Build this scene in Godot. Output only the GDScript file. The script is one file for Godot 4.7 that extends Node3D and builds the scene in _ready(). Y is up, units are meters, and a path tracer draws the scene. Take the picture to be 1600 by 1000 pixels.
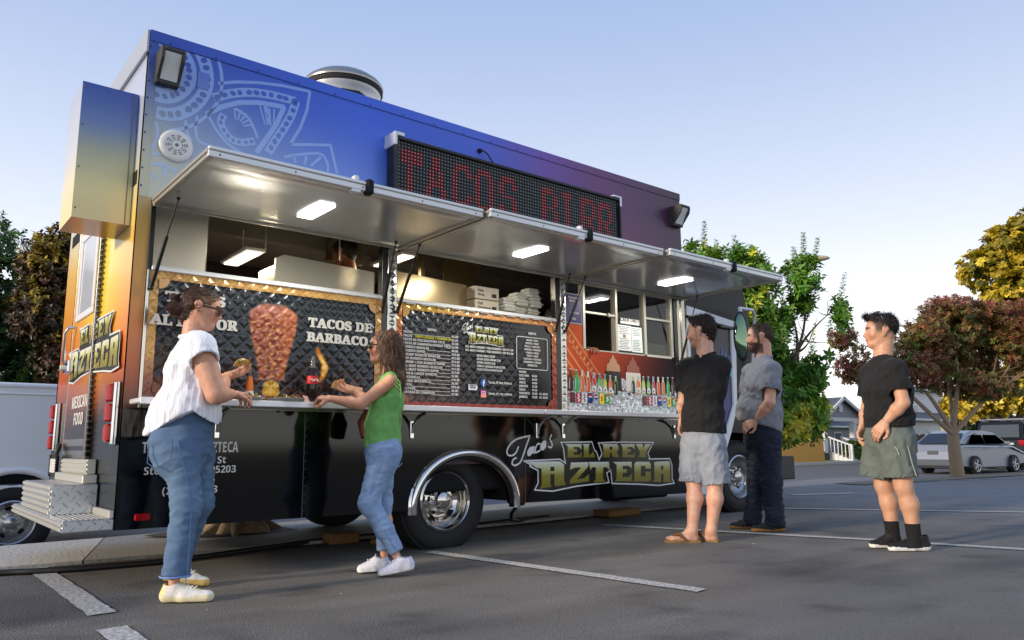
extends Node3D

# ---------------------------------------------------------------- mesh builder
class MB:
	var v := PackedVector3Array()
	var n := PackedVector3Array()
	var uv := PackedVector2Array()
	var c := PackedColorArray()
	var ix := PackedInt32Array()
	var col := Color.WHITE
	var smooth := true

	func vert(p: Vector3, nn: Vector3, u := Vector2.ZERO, cc = null) -> int:
		v.append(p)
		n.append(nn)
		uv.append(u)
		c.append(col if cc == null else cc)
		return v.size() - 1

	func tri(a: Vector3, b: Vector3, d: Vector3) -> void:
		var nn := (b - a).cross(d - a).normalized()
		var i := vert(a, nn)
		vert(b, nn)
		vert(d, nn)
		ix.append_array([i, i + 2, i + 1])

	# corners counter-clockwise seen from the front
	func quad(a: Vector3, b: Vector3, d: Vector3, e: Vector3, u0 := Vector2.ZERO, u1 := Vector2(1, 0), u2 := Vector2(1, 1), u3 := Vector2(0, 1)) -> void:
		var nn := (d - a).cross(e - b).normalized()
		var i := vert(a, nn, u0)
		vert(b, nn, u1)
		vert(d, nn, u2)
		vert(e, nn, u3)
		ix.append_array([i, i + 2, i + 1, i, i + 3, i + 2])

	# box with chamfered edges; bs turns it
	func box(ctr: Vector3, size: Vector3, ch := 0.0, bs := Basis()) -> void:
		var h := size / 2
		ch = minf(ch, minf(h.x, minf(h.y, h.z)) * 0.9)
		var ax := [bs.x, bs.y, bs.z]
		var hh := [h.x, h.y, h.z]
		for k in 3:
			var k1 := (k + 1) % 3
			var k2 := (k + 2) % 3
			for s in [-1.0, 1.0]:
				var o: Vector3 = ctr + ax[k] * (hh[k] * s)
				var a1: Vector3 = ax[k1] * (hh[k1] - ch)
				var a2: Vector3 = ax[k2] * (hh[k2] - ch)
				if s > 0:
					quad(o - a1 - a2, o + a1 - a2, o + a1 + a2, o - a1 + a2)
				else:
					quad(o - a1 + a2, o + a1 + a2, o + a1 - a2, o - a1 - a2)
		if ch <= 0.0:
			return
		for k in 3:
			var k1 := (k + 1) % 3
			var k2 := (k + 2) % 3
			var al: Vector3 = ax[k] * (hh[k] - ch)
			for s in [-1.0, 1.0]:
				for t in [-1.0, 1.0]:
					var p1: Vector3 = ctr + ax[k1] * (s * hh[k1]) + ax[k2] * (t * (hh[k2] - ch))
					var p2: Vector3 = ctr + ax[k1] * (s * (hh[k1] - ch)) + ax[k2] * (t * hh[k2])
					if s * t > 0:
						quad(p1 - al, p2 - al, p2 + al, p1 + al)
					else:
						quad(p2 - al, p1 - al, p1 + al, p2 + al)
		for s in [-1.0, 1.0]:
			for t in [-1.0, 1.0]:
				for w in [-1.0, 1.0]:
					var p1: Vector3 = ctr + ax[0] * (s * hh[0]) + ax[1] * (t * (hh[1] - ch)) + ax[2] * (w * (hh[2] - ch))
					var p2: Vector3 = ctr + ax[0] * (s * (hh[0] - ch)) + ax[1] * (t * hh[1]) + ax[2] * (w * (hh[2] - ch))
					var p3: Vector3 = ctr + ax[0] * (s * (hh[0] - ch)) + ax[1] * (t * (hh[1] - ch)) + ax[2] * (w * hh[2])
					if s * t * w > 0:
						tri(p1, p2, p3)
					else:
						tri(p1, p3, p2)

	func span(a: Vector3, b: Vector3, ch := 0.0) -> void:
		box((a + b) / 2, (b - a).abs(), ch)

	# tube along a path; radius may be a number or an array
	func tube(path: Array, radius, sides := 8, caps := true) -> void:
		var m := path.size()
		var up := Vector3.UP
		var rings := []
		var last := Vector3.ZERO
		for i in m:
			var d: Vector3 = (path[mini(i + 1, m - 1)] - path[maxi(i - 1, 0)]).normalized()
			if i == 0:
				up = Vector3.UP if absf(d.y) < 0.9 else Vector3.RIGHT
			else:
				up = last
			var x := d.cross(up).normalized()
			var y := x.cross(d).normalized()
			last = y
			var r: float = radius[i] if radius is Array else radius
			var st := v.size()
			for k in sides + 1:
				var t := TAU * k / sides
				var nn := x * cos(t) + y * sin(t)
				vert(path[i] + nn * r, nn, Vector2(float(k) / sides, i))
			rings.append(st)
			if caps and (i == 0 or i == m - 1):
				var nn := -d if i == 0 else d
				var ci := vert(path[i], nn)
				for k in sides:
					var a := vert(v[st + k], nn)
					var b := vert(v[st + k + 1], nn)
					if i == 0:
						ix.append_array([ci, b, a])
					else:
						ix.append_array([ci, a, b])
		for i in m - 1:
			for k in sides:
				var a: int = rings[i] + k
				var b: int = rings[i + 1] + k
				ix.append_array([a, b + 1, b, a, a + 1, b + 1])

	# profile: Vector2(radius, height) list turned about axis through o
	func lathe(o: Vector3, axis: Vector3, prof: Array, sides := 24, hard := 0.5, part := TAU) -> void:
		axis = axis.normalized()
		var x := axis.cross(Vector3.UP if absf(axis.y) < 0.9 else Vector3.RIGHT).normalized()
		var y := axis.cross(x).normalized()
		for i in prof.size() - 1:
			var a: Vector2 = prof[i]
			var b: Vector2 = prof[i + 1]
			var d := (b - a).normalized()
			var seg := Vector2(d.y, -d.x)
			var na := seg
			var nb := seg
			if i > 0:
				var e: Vector2 = (a - prof[i - 1]).normalized()
				if e.dot(d) > hard:
					na = (seg + Vector2(e.y, -e.x)).normalized()
			if i < prof.size() - 2:
				var e: Vector2 = (prof[i + 2] - b).normalized()
				if e.dot(d) > hard:
					nb = (seg + Vector2(e.y, -e.x)).normalized()
			var st := v.size()
			for k in sides + 1:
				var t := part * k / sides
				var r := x * cos(t) + y * sin(t)
				vert(o + r * a.x + axis * a.y, r * na.x + axis * na.y, Vector2(float(k) / sides, 0))
				vert(o + r * b.x + axis * b.y, r * nb.x + axis * nb.y, Vector2(float(k) / sides, 1))
			for k in sides:
				var s := st + k * 2
				ix.append_array([s, s + 1, s + 3, s, s + 3, s + 2])

	# flat polygon (2D points, any winding) laid on the plane o + x*px + y*py, with thickness th along x cross y
	func poly(pts: Array, o: Vector3, x: Vector3, y: Vector3, th := 0.0, colf = null) -> void:
		var pp := PackedVector2Array(pts)
		if Geometry2D.is_polygon_clockwise(pp):
			pp.reverse()
		var t := Geometry2D.triangulate_polygon(pp)
		var nn := x.cross(y).normalized()
		var st := v.size()
		for p in pp:
			vert(o + x * p.x + y * p.y + nn * th, nn, p, colf.call(p) if colf != null else col)
		for i in range(0, t.size(), 3):
			var a := t[i]
			var b := t[i + 1]
			var d := t[i + 2]
			if (pp[b] - pp[a]).cross(pp[d] - pp[a]) < 0:
				var s := b
				b = d
				d = s
			ix.append_array([st + a, st + d, st + b])
		if th > 0.0:
			for i in pp.size():
				var p := pp[i]
				var q := pp[(i + 1) % pp.size()]
				var cc = colf.call(p) if colf != null else col
				var keep := col
				col = cc
				var a := o + x * p.x + y * p.y
				var b := o + x * q.x + y * q.y
				quad(a, b, b + nn * th, a + nn * th)
				col = keep

	# stroke a 2D polyline of width w as a flat strip
	func stroke(pts: Array, w: float, o: Vector3, x: Vector3, y: Vector3, th := 0.0, colf = null, closed := false) -> void:
		if closed:
			var h := pts.size() / 2
			stroke(pts.slice(0, h + 1), w, o, x, y, th, colf)
			stroke(pts.slice(h) + [pts[0]], w, o + x.cross(y) * 0.0003, x, y, th, colf)
			return
		var ps := PackedVector2Array(pts)
		for q in Geometry2D.offset_polyline(ps, w / 2, Geometry2D.JOIN_ROUND, Geometry2D.END_ROUND):
			if not Geometry2D.is_polygon_clockwise(q):
				poly(Array(q), o, x, y, th, colf)

	func ellipsoid(o: Vector3, r: Vector3, bs := Basis(), rows := 8, cols := 12) -> void:
		var st := v.size()
		for i in rows + 1:
			var f := PI * i / rows
			for k in cols + 1:
				var t := TAU * k / cols
				var q := Vector3(sin(f) * cos(t), cos(f), sin(f) * sin(t))
				vert(o + bs * (q * r), (bs * (q / r)).normalized(), Vector2(float(k) / cols, float(i) / rows))
		for i in rows:
			for k in cols:
				var a := st + i * (cols + 1) + k
				var b := a + cols + 1
				ix.append_array([a, b, a + 1, a + 1, b, b + 1])

	func append(o: MB, t := Transform3D()) -> void:
		var st := v.size()
		for i in o.v.size():
			v.append(t * o.v[i])
			n.append((t.basis * o.n[i]).normalized())
		uv.append_array(o.uv)
		c.append_array(o.c)
		for i in o.ix:
			ix.append(i + st)

	# separate bodies, those whose boxes touch kept together
	func islands() -> Array:
		var par := PackedInt32Array()
		par.resize(v.size())
		var at := {}
		for i in v.size():
			var k := Vector3i((v[i] * 5000.0).round())
			par[i] = at.get(k, i)
			if par[i] == i:
				at[k] = i
		for i in range(0, ix.size(), 3):
			var a := root(par, ix[i])
			par[root(par, ix[i + 1])] = a
			par[root(par, ix[i + 2])] = a
		var box := {}
		for i in v.size():
			var r := root(par, i)
			box[r] = box[r].expand(v[i]) if box.has(r) else AABB(v[i], Vector3.ZERO)
		var ks := box.keys()
		var grp := {}
		for k in ks:
			grp[k] = k
		for i in ks.size():
			for j in range(i + 1, ks.size()):
				if box[ks[i]].grow(0.002).intersects(box[ks[j]].grow(0.002)):
					var g0: int = grp[ks[i]]
					var g1: int = grp[ks[j]]
					if g0 != g1:
						for k in ks:
							if grp[k] == g1:
								grp[k] = g0
		var out := {}
		var to := PackedInt32Array()
		to.resize(v.size())
		for i in v.size():
			var g: int = grp[root(par, i)]
			if not out.has(g):
				out[g] = MB.new()
			to[i] = out[g].vert(v[i], n[i], uv[i], c[i])
		for i in range(0, ix.size(), 3):
			out[grp[root(par, ix[i])]].ix.append_array([to[ix[i]], to[ix[i + 1]], to[ix[i + 2]]])
		return out.values()

	func root(par: PackedInt32Array, i: int) -> int:
		while par[i] != i:
			i = par[i]
		return i

	func mesh(mt: Material = null) -> ArrayMesh:
		var m := ArrayMesh.new()
		if v.is_empty():
			return m
		var a := []
		a.resize(Mesh.ARRAY_MAX)
		a[Mesh.ARRAY_VERTEX] = v
		a[Mesh.ARRAY_NORMAL] = n
		a[Mesh.ARRAY_TEX_UV] = uv
		a[Mesh.ARRAY_COLOR] = c
		a[Mesh.ARRAY_INDEX] = ix
		m.add_surface_from_arrays(Mesh.PRIMITIVE_TRIANGLES, a)
		if mt:
			m.surface_set_material(0, mt)
		return m

# ---------------------------------------------------------------- scene helpers
var rng := RandomNumberGenerator.new()
var mats := {}
var numbers := {}

func numbered(called: String) -> String:
	var k: int = numbers.get(called, 0)
	numbers[called] = k + 1
	return called if k == 0 else "%s_%03d" % [called, k]

func mt(called: String, hex: String, rough := 0.6, metal := 0.0, spec := 0.5) -> StandardMaterial3D:
	if mats.has(called):
		return mats[called]
	var m := StandardMaterial3D.new()
	m.resource_name = called
	m.albedo_color = Color(hex)
	m.roughness = rough
	m.metallic = metal
	m.metallic_specular = spec
	m.vertex_color_use_as_albedo = true
	m.vertex_color_is_srgb = true
	mats[called] = m
	return m

func glass(called: String, hex: String, alpha: float, rough := 0.03) -> StandardMaterial3D:
	var m := mt(called, hex, rough)
	m.transparency = BaseMaterial3D.TRANSPARENCY_ALPHA
	m.albedo_color.a = alpha
	return m

func glow(called: String, hex: String, energy: float) -> StandardMaterial3D:
	var m := mt(called, hex, 0.5)
	m.emission_enabled = true
	m.emission = Color(hex)
	m.emission_energy_multiplier = energy
	return m

func noise_tex(freq: float, octaves: int, lo: Color, hi: Color, seedn: int, size := 512, normal := false, bump := 4.0, kind := FastNoiseLite.TYPE_SIMPLEX_SMOOTH) -> NoiseTexture2D:
	var f := FastNoiseLite.new()
	f.noise_type = kind
	f.frequency = freq
	f.fractal_octaves = octaves
	f.seed = seedn
	var t := NoiseTexture2D.new()
	t.width = size
	t.height = size
	t.seamless = true
	t.noise = f
	t.as_normal_map = normal
	t.bump_strength = bump
	if not normal:
		var g := Gradient.new()
		g.set_color(0, lo)
		g.set_color(1, hi)
		t.color_ramp = g
	return t

func grain(m: StandardMaterial3D, freq: float, lo: float, hi: float, scale: float, seedn := 1, octaves := 4, bump := 0.0) -> StandardMaterial3D:
	m.albedo_texture = noise_tex(freq, octaves, Color(lo, lo, lo), Color(hi, hi, hi), seedn)
	if bump > 0.0:
		m.normal_enabled = true
		m.normal_texture = noise_tex(freq, octaves, Color.BLACK, Color.WHITE, seedn, 512, true, 6.0)
		m.normal_scale = bump
	m.uv1_triplanar = true
	m.uv1_scale = Vector3.ONE * scale
	return m

func thing(called: String, label: String, category: String, at := Vector3.ZERO, turn := 0.0, group := "") -> Node3D:
	var o := Node3D.new()
	o.name = numbered(called)
	add_child(o, true)
	o.position = at
	o.rotation.y = turn
	tag(o, label, category, group)
	return o

func tag(o: Node, label: String, category: String, group := "") -> void:
	o.set_meta("label", label)
	o.set_meta("category", category)
	if group:
		o.set_meta("group", group)

const EACH := ["opening_post", "diamond_strip", "front_trim", "side_rail", "front_rail", "latch", "lug_nut", "hand_hole", "window_frame", "window_pane", "sill_rail", "rail_clip", "counter_shelf", "counter_edge", "bracket", "edge_trim", "notice_paper", "step_rib", "threshold_step", "eye", "sunglass_lens", "marker_light", "roof_rail", "mirror", "hood_canopy", "inner_counter", "inner_shelf", "bulkhead", "warm_duct", "trim", "seam", "skirt_seam", "handle", "roof", "tail_light", "porch_floor", "cab_body", "front_fender", "plate_frame", "sandal_strap", "lens", "icon_print", "overhead_wire", "spoke", "spokes"]

func obj(called: String, b, m: Material, parent: Node = null) -> MeshInstance3D:
	if b is MB and parent != null and called in EACH:
		var parts: Array = b.islands()
		if parts.size() > 1:
			for q in parts.size() - 1:
				obj(called, parts[q].mesh(), m, parent)
			b = parts[parts.size() - 1]
	var o := MeshInstance3D.new()
	o.mesh = b.mesh() if b is MB else b
	o.material_override = m
	if parent == null:
		o.name = numbered(called)
		add_child(o, true)
	else:
		o.name = called
		var k := 0
		while parent.has_node(NodePath(o.name)):
			k += 1
			o.name = "%s_%03d" % [called, k]
		parent.add_child(o, true)
	return o

func struct(called: String, b, m: Material) -> MeshInstance3D:
	var o := obj(called, b, m)
	o.set_meta("kind", "structure")
	return o

func stuff(called: String, b, m: Material, parent: Node = null) -> MeshInstance3D:
	var o := obj(called, b, m, parent)
	o.set_meta("kind", "stuff")
	return o

func scatter(called: String, mesh: Mesh, m: Material, places: Array, tints: PackedColorArray, parent: Node) -> MultiMeshInstance3D:
	var mm := MultiMesh.new()
	mm.transform_format = MultiMesh.TRANSFORM_3D
	mm.use_colors = true
	mm.mesh = mesh
	mm.instance_count = places.size()
	for i in places.size():
		mm.set_instance_transform(i, places[i])
		mm.set_instance_color(i, tints[i])
	var o := MultiMeshInstance3D.new()
	o.name = called if parent else numbered(called)
	o.multimesh = mm
	o.material_override = m
	(parent if parent else self).add_child(o, true)
	o.set_meta("kind", "stuff")
	return o

# flat lettering, each text centred or set from its left end, joined to one mesh
var fonts := {}
func font(family: String, weight := 400) -> Font:
	var key := family + str(weight)
	if not fonts.has(key):
		var f := SystemFont.new()
		f.font_names = PackedStringArray([family])
		f.font_weight = weight
		fonts[key] = f
	return fonts[key]

func text(b: MB, s: String, at: Vector3, height: float, f: Font, x := Vector3.RIGHT, y := Vector3.UP, align := -1, squeeze := 1.0, depth := 0.0015, grow := 0.0) -> void:
	var t := TextMesh.new()
	t.text = s
	t.font = f
	t.font_size = 64
	t.pixel_size = 1.0 / 64.0
	t.depth = 0.02
	t.curve_step = 3.0
	t.horizontal_alignment = HORIZONTAL_ALIGNMENT_LEFT
	t.vertical_alignment = VERTICAL_ALIGNMENT_BOTTOM
	var a := t.get_mesh_arrays()
	var vv: PackedVector3Array = a[Mesh.ARRAY_VERTEX]
	if vv.is_empty():
		return
	var lo := INF
	var hi := -INF
	for p in vv:
		lo = minf(lo, p.x)
		hi = maxf(hi, p.x)
	var k := height / 0.72
	var off := 0.0 if align < 0 else (lo + hi) / 2 if align == 0 else hi
	var z := x.cross(y).normalized()
	var st := b.v.size()
	var nn: PackedVector3Array = a[Mesh.ARRAY_NORMAL]
	for i in vv.size():
		var p := vv[i]
		b.vert(at + x * ((p.x - off) * k * squeeze) + y * (p.y * k) + z * ((p.z + 0.01) / 0.02 * depth), (x * nn[i].x + y * nn[i].y + z * nn[i].z).normalized())
	for i in a[Mesh.ARRAY_INDEX]:
		b.ix.append(i + st)

func lerp3(stops: Array, t: float) -> Color:
	# stops: [t0, Color, t1, Color ...]
	if t <= stops[0]:
		return stops[1]
	for i in range(0, stops.size() - 2, 2):
		if t <= stops[i + 2]:
			return (stops[i + 1] as Color).lerp(stops[i + 3], (t - stops[i]) / (stops[i + 2] - stops[i]))
	return stops[stops.size() - 1]

func v2(a: Array) -> Array:
	var o := []
	for i in range(0, a.size(), 2):
		o.append(Vector2(a[i], a[i + 1]))
	return o

func smooth_line(pts: Array, per := 6) -> Array:
	var o := []
	for i in pts.size() - 1:
		var p0: Vector2 = pts[maxi(i - 1, 0)]
		var p1: Vector2 = pts[i]
		var p2: Vector2 = pts[i + 1]
		var p3: Vector2 = pts[mini(i + 2, pts.size() - 1)]
		for k in per:
			o.append(p1.cubic_interpolate(p2, p0, p3, float(k) / per))
	o.append(pts[pts.size() - 1])
	return o

func gy(x: float, z: float) -> float:
	# height of the ground: the lot rises gently to the right, then falls to the street
	var d := (x + 1.1) * 0.634 - (z - 4.95) * 0.773
	var h := lerpf(0.0125 * clampf(x, -12.0, 15.0), -0.22, smoothstep(14.3, 20.0, d))
	return lerpf(h, -0.35, smoothstep(-2.72, -2.95, z) * smoothstep(9.0, 5.0, x))

func _ready() -> void:
	rng.seed = 11
	var cam := Camera3D.new()
	cam.name = "camera"
	cam.position = Vector3(-1.10387, 0.79792, 4.95274)
	cam.rotation = Vector3(0.16254, -0.68661, -0.00774)
	cam.fov = rad_to_deg(2.0 * atan(500.0 / 1201.482))
	cam.near = 0.05
	cam.far = 600.0
	add_child(cam)
	cam.current = true
	var env := Environment.new()
	env.background_mode = Environment.BG_SKY
	var sm := ProceduralSkyMaterial.new()
	sm.sky_top_color = Color("#829fd0")
	sm.sky_horizon_color = Color(1.16, 1.15, 1.11)
	sm.sky_curve = 0.2
	sm.sky_energy_multiplier = 1.0
	sm.ground_bottom_color = Color("#3c3a38")
	sm.ground_horizon_color = Color("#8d8a84")
	sm.sun_angle_max = 40.0
	sm.sun_curve = 0.12
	var sky := Sky.new()
	sky.sky_material = sm
	env.sky = sky
	env.background_energy_multiplier = 0.7
	env.tonemap_mode = Environment.TONE_MAPPER_LINEAR
	env.tonemap_exposure = 1.7
	env.sdfgi_enabled = true
	env.ssao_enabled = true
	env.ssil_enabled = true
	var we := WorldEnvironment.new()
	we.name = "environment"
	we.environment = env
	add_child(we)
	var sun := DirectionalLight3D.new()
	sun.name = "sun"
	sun.light_color = Color("#ffe9cf")
	sun.light_energy = 0.7
	sun.light_angular_distance = 6.0
	sun.shadow_enabled = true
	sun.look_at_from_position(Vector3(-0.97, 0.25, -0.1), Vector3.ZERO)
	add_child(sun)
	ground()
	truck()
	houses()
	plants()
	pickup()
	cars()
	people()

# ---------------------------------------------------------------- food truck
const TL := 5.27
const TH := 3.433
const X := Vector3.RIGHT
const Y := Vector3.UP
const Z := Vector3.BACK

func wrap_col(x: float, y: float) -> Color:
	var top := lerp3([0.0, Color("#3353b4"), 1.5, Color("#3f69e4"), 2.6, Color("#4f6ee0"), 3.3, Color("#7658b4"), 4.0, Color("#74427a"), 5.27, Color("#45303f")], x)
	var low := lerp3([0.0, Color("#dcd8b8"), 0.5, Color("#b6c4d4"), 1.4, Color("#98b2ee"), 2.4, Color("#6c8cf0"), 3.3, Color("#9a64a4"), 4.4, Color("#984458"), 5.27, Color("#552c3a")], x)
	return top.lerp(low, smoothstep(3.45, 2.48, y + 0.06 * x))

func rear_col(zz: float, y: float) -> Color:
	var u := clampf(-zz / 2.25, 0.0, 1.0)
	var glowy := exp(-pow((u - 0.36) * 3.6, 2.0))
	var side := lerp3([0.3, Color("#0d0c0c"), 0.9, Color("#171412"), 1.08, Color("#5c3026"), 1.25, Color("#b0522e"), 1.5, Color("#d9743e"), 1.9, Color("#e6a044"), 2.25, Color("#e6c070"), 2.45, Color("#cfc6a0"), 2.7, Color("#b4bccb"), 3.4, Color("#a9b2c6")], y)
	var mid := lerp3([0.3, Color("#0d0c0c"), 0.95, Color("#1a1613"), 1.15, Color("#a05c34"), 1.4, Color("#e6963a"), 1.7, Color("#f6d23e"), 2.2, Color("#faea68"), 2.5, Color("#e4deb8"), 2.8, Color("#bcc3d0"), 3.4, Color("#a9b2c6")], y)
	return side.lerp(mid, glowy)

func grid(b: MB, o: Vector3, xa: Vector3, ya: Vector3, w: float, h: float, nx: int, ny: int, colf: Callable, bump = null) -> void:
	var st := b.v.size()
	var nn := xa.cross(ya).normalized()
	for j in ny + 1:
		for i in nx + 1:
			var p := Vector2(w * i / nx, h * j / ny)
			var q := nn
			var lift := 0.0
			if bump != null:
				var e := 0.002
				lift = bump.call(p.x, p.y)
				var dx: float = (bump.call(p.x + e, p.y) - bump.call(p.x - e, p.y)) / (2 * e)
				var dy: float = (bump.call(p.x, p.y + e) - bump.call(p.x, p.y - e)) / (2 * e)
				q = (nn - xa * dx - ya * dy).normalized()
			b.vert(o + xa * p.x + ya * p.y + nn * lift, q, p, colf.call(p.x, p.y))
	for j in ny:
		for i in nx:
			var a := st + j * (nx + 1) + i
			b.ix.append_array([a, a + nx + 2, a + 1, a, a + nx + 1, a + nx + 2])

func pillow(x: float, y: float) -> float:
	var s := x / 0.098 + y / 0.092
	var t := x / 0.098 - y / 0.092
	var fs := absf(s - floorf(s) - 0.5) * 2.0
	var ft := absf(t - floorf(t) - 0.5) * 2.0
	return 0.0055 * smoothstep(0.0, 0.7, 1.0 - maxf(fs, ft))

func rects(b: MB, list: Array, z0: float, z1: float, ch := 0.002) -> void:
	for r in list:
		b.span(Vector3(r[0], r[1], z0), Vector3(r[2], r[3], z1), ch)

const LOGO := {
	"out": [3.072,.675,3.475,.682,3.542,.646,3.532,.689,3.52,.777,3.495,.825,3.868,.829,3.901,.752,3.92,.747,3.953,.67,3.996,.723,3.972,.784,3.953,.818,4.17,.826,4.189,.818,4.205,.826,4.703,.822,4.617,.72,4.641,.683,4.628,.666,4.938,.664,4.966,.609,4.962,.47,4.991,.429,4.762,.415,4.521,.435,4.115,.457,4.104,.578,4.048,.553,4.073,.467,3.891,.46,3.669,.45,3.385,.419,3.186,.437,3.224,.492,3.224,.595,3.134,.632,3.154,.641],
	"E": [3.535,.812,3.735,.812,3.734,.761,3.7,.786,3.638,.786,3.637,.768,3.678,.768,3.677,.741,3.636,.741,3.636,.719,3.709,.718,3.739,.743,3.727,.695,3.553,.697,3.563,.704,3.566,.792],
	"L": [3.746,.812,3.835,.811,3.824,.79,3.822,.718,3.847,.718,3.878,.747,3.899,.694,3.742,.694,3.76,.707,3.763,.796],
	"R": [3.993,.81,4.185,.81,4.209,.793,4.207,.753,4.182,.742,4.212,.689,4.132,.691,4.11,.732,4.09,.732,4.088,.691,3.988,.693,4.007,.703,4.011,.794],
	"E2": [4.237,.809,4.431,.809,4.428,.755,4.396,.781,4.333,.781,4.332,.763,4.375,.762,4.374,.734,4.331,.734,4.33,.71,4.403,.709,4.434,.736,4.422,.686,4.241,.689,4.258,.698,4.262,.787],
	"Y": [4.448,.809,4.541,.808,4.554,.769,4.577,.808,4.667,.808,4.588,.735,4.587,.701,4.608,.684,4.467,.686,4.493,.702,4.495,.736],
	"A": [3.108,.669,3.474,.665,3.519,.639,3.516,.507,3.537,.465,3.411,.457,3.403,.47,3.405,.56,3.358,.562,3.357,.477,3.372,.455,3.23,.445,3.258,.476,3.26,.609,3.2,.617],
	"Z": [3.602,.652,3.815,.653,3.814,.617,3.67,.507,3.758,.514,3.819,.549,3.817,.486,3.583,.472,3.584,.504,3.724,.608,3.659,.61,3.586,.591],
	"T": [3.822,.653,4.075,.651,4.088,.573,4.05,.601,4.003,.605,3.992,.512,4.022,.474,3.876,.474,3.9,.504,3.908,.607,3.858,.605,3.838,.58],
	"E3": [4.13,.648,4.381,.645,4.383,.582,4.338,.609,4.257,.61,4.256,.58,4.312,.578,4.311,.546,4.254,.547,4.252,.509,4.334,.507,4.384,.538,4.373,.467,4.147,.475,4.172,.496,4.177,.625],
	"C": [4.419,.626,4.448,.644,4.626,.641,4.651,.621,4.649,.576,4.571,.578,4.573,.603,4.508,.605,4.503,.507,4.567,.505,4.57,.55,4.647,.548,4.643,.469,4.616,.457,4.389,.465,4.412,.488],
	"A2": [4.704,.637,4.918,.642,4.935,.621,4.926,.472,4.951,.442,4.826,.446,4.83,.52,4.794,.521,4.79,.448,4.668,.452,4.695,.479],
}

# the painted name: white edge, black ground, letters fading from white to old gold
func logo(parent: Node, o: Vector3, x: Vector3, y: Vector3, script_too := true) -> void:
	var nn := x.cross(y).normalized()
	var lift := 0.0012
	var out := v2(LOGO.out)
	var b := MB.new()
	b.col = Color("#e9ecea")
	for q in Geometry2D.offset_polygon(PackedVector2Array(out), 0.007, Geometry2D.JOIN_MITER):
		b.poly(Array(q), o, x, y)
	b.col = Color("#0b0c0b")
	for q in Geometry2D.offset_polygon(PackedVector2Array(out), -0.005, Geometry2D.JOIN_MITER):
		b.poly(Array(q), o + nn * lift, x, y)
	obj("logo_backing", b, mt("painted lettering", "#ffffff", 0.25), parent)
	var l := MB.new()
	for k in LOGO:
		if k == "out":
			continue
		var big: bool = k in ["A", "Z", "T", "E3", "C", "A2"]
		var hi := 0.655 if big else 0.815
		var lo := 0.45 if big else 0.69
		var cf := func(p: Vector2) -> Color: return lerp3([0.0, Color("#7d741c"), 0.45, Color("#93892c"), 0.72, Color("#c3c684"), 1.0, Color("#eef2f0")], (p.y - lo) / (hi - lo))
		var pts := v2(LOGO[k])
		l.col = Color("#23260f")
		var sh := []
		for p in pts:
			sh.append(p + Vector2(0.012, -0.009))
		l.poly(sh, o + nn * lift * 2, x, y)
		# split at levels so the fade stays straight
		var levels := [-1.0, lo + (hi - lo) * 0.45, lo + (hi - lo) * 0.72, 9.0]
		for i in 3:
			var band := PackedVector2Array([Vector2(0, levels[i]), Vector2(9, levels[i]), Vector2(9, levels[i + 1]), Vector2(0, levels[i + 1])])
			for q in Geometry2D.intersect_polygons(PackedVector2Array(pts), band):
				l.poly(Array(q), o + nn * lift * 3, x, y, 0.0, cf)
	l.col = Color("#14160c")
	for r in [[4.092, 0.758, 4.127, 0.785], [3.36, 0.585, 3.406, 0.622], [4.797, 0.56, 4.832, 0.599]]:
		l.poly(v2([r[0], r[1], r[2], r[1], r[2], r[3], r[0], r[3]]), o + nn * lift * 4, x, y)
	obj("logo_letters", l, mt("painted lettering", "#ffffff", 0.25), parent)
	if script_too:
		var s := MB.new()
		s.col = Color("#eef0ee")
		for st in [[3.14,.882,3.059,.869,2.981,.849,2.917,.805,2.889,.757,2.903,.726,2.948,.723,2.986,.747,3.012,.795],
				[3.138,.889,3.104,.814,3.063,.726,3.03,.668,2.979,.642,2.943,.655,2.954,.689,2.992,.703],
				[3.169,.789,3.136,.779,3.112,.745,3.122,.72,3.155,.74,3.183,.794,3.173,.744,3.195,.744],
				[3.254,.814,3.223,.814,3.196,.774,3.205,.744,3.253,.764],
				[3.291,.834,3.264,.809,3.259,.774,3.283,.768,3.311,.798,3.309,.834,3.291,.834],
				[3.382,.894,3.364,.854,3.387,.813,3.373,.783,3.338,.793]]:
			s.stroke(smooth_line(v2(st), 5), 0.014, o + nn * lift, x, y)
		obj("script_lettering", s, mt("painted lettering", "#ffffff", 0.25), parent)

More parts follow.
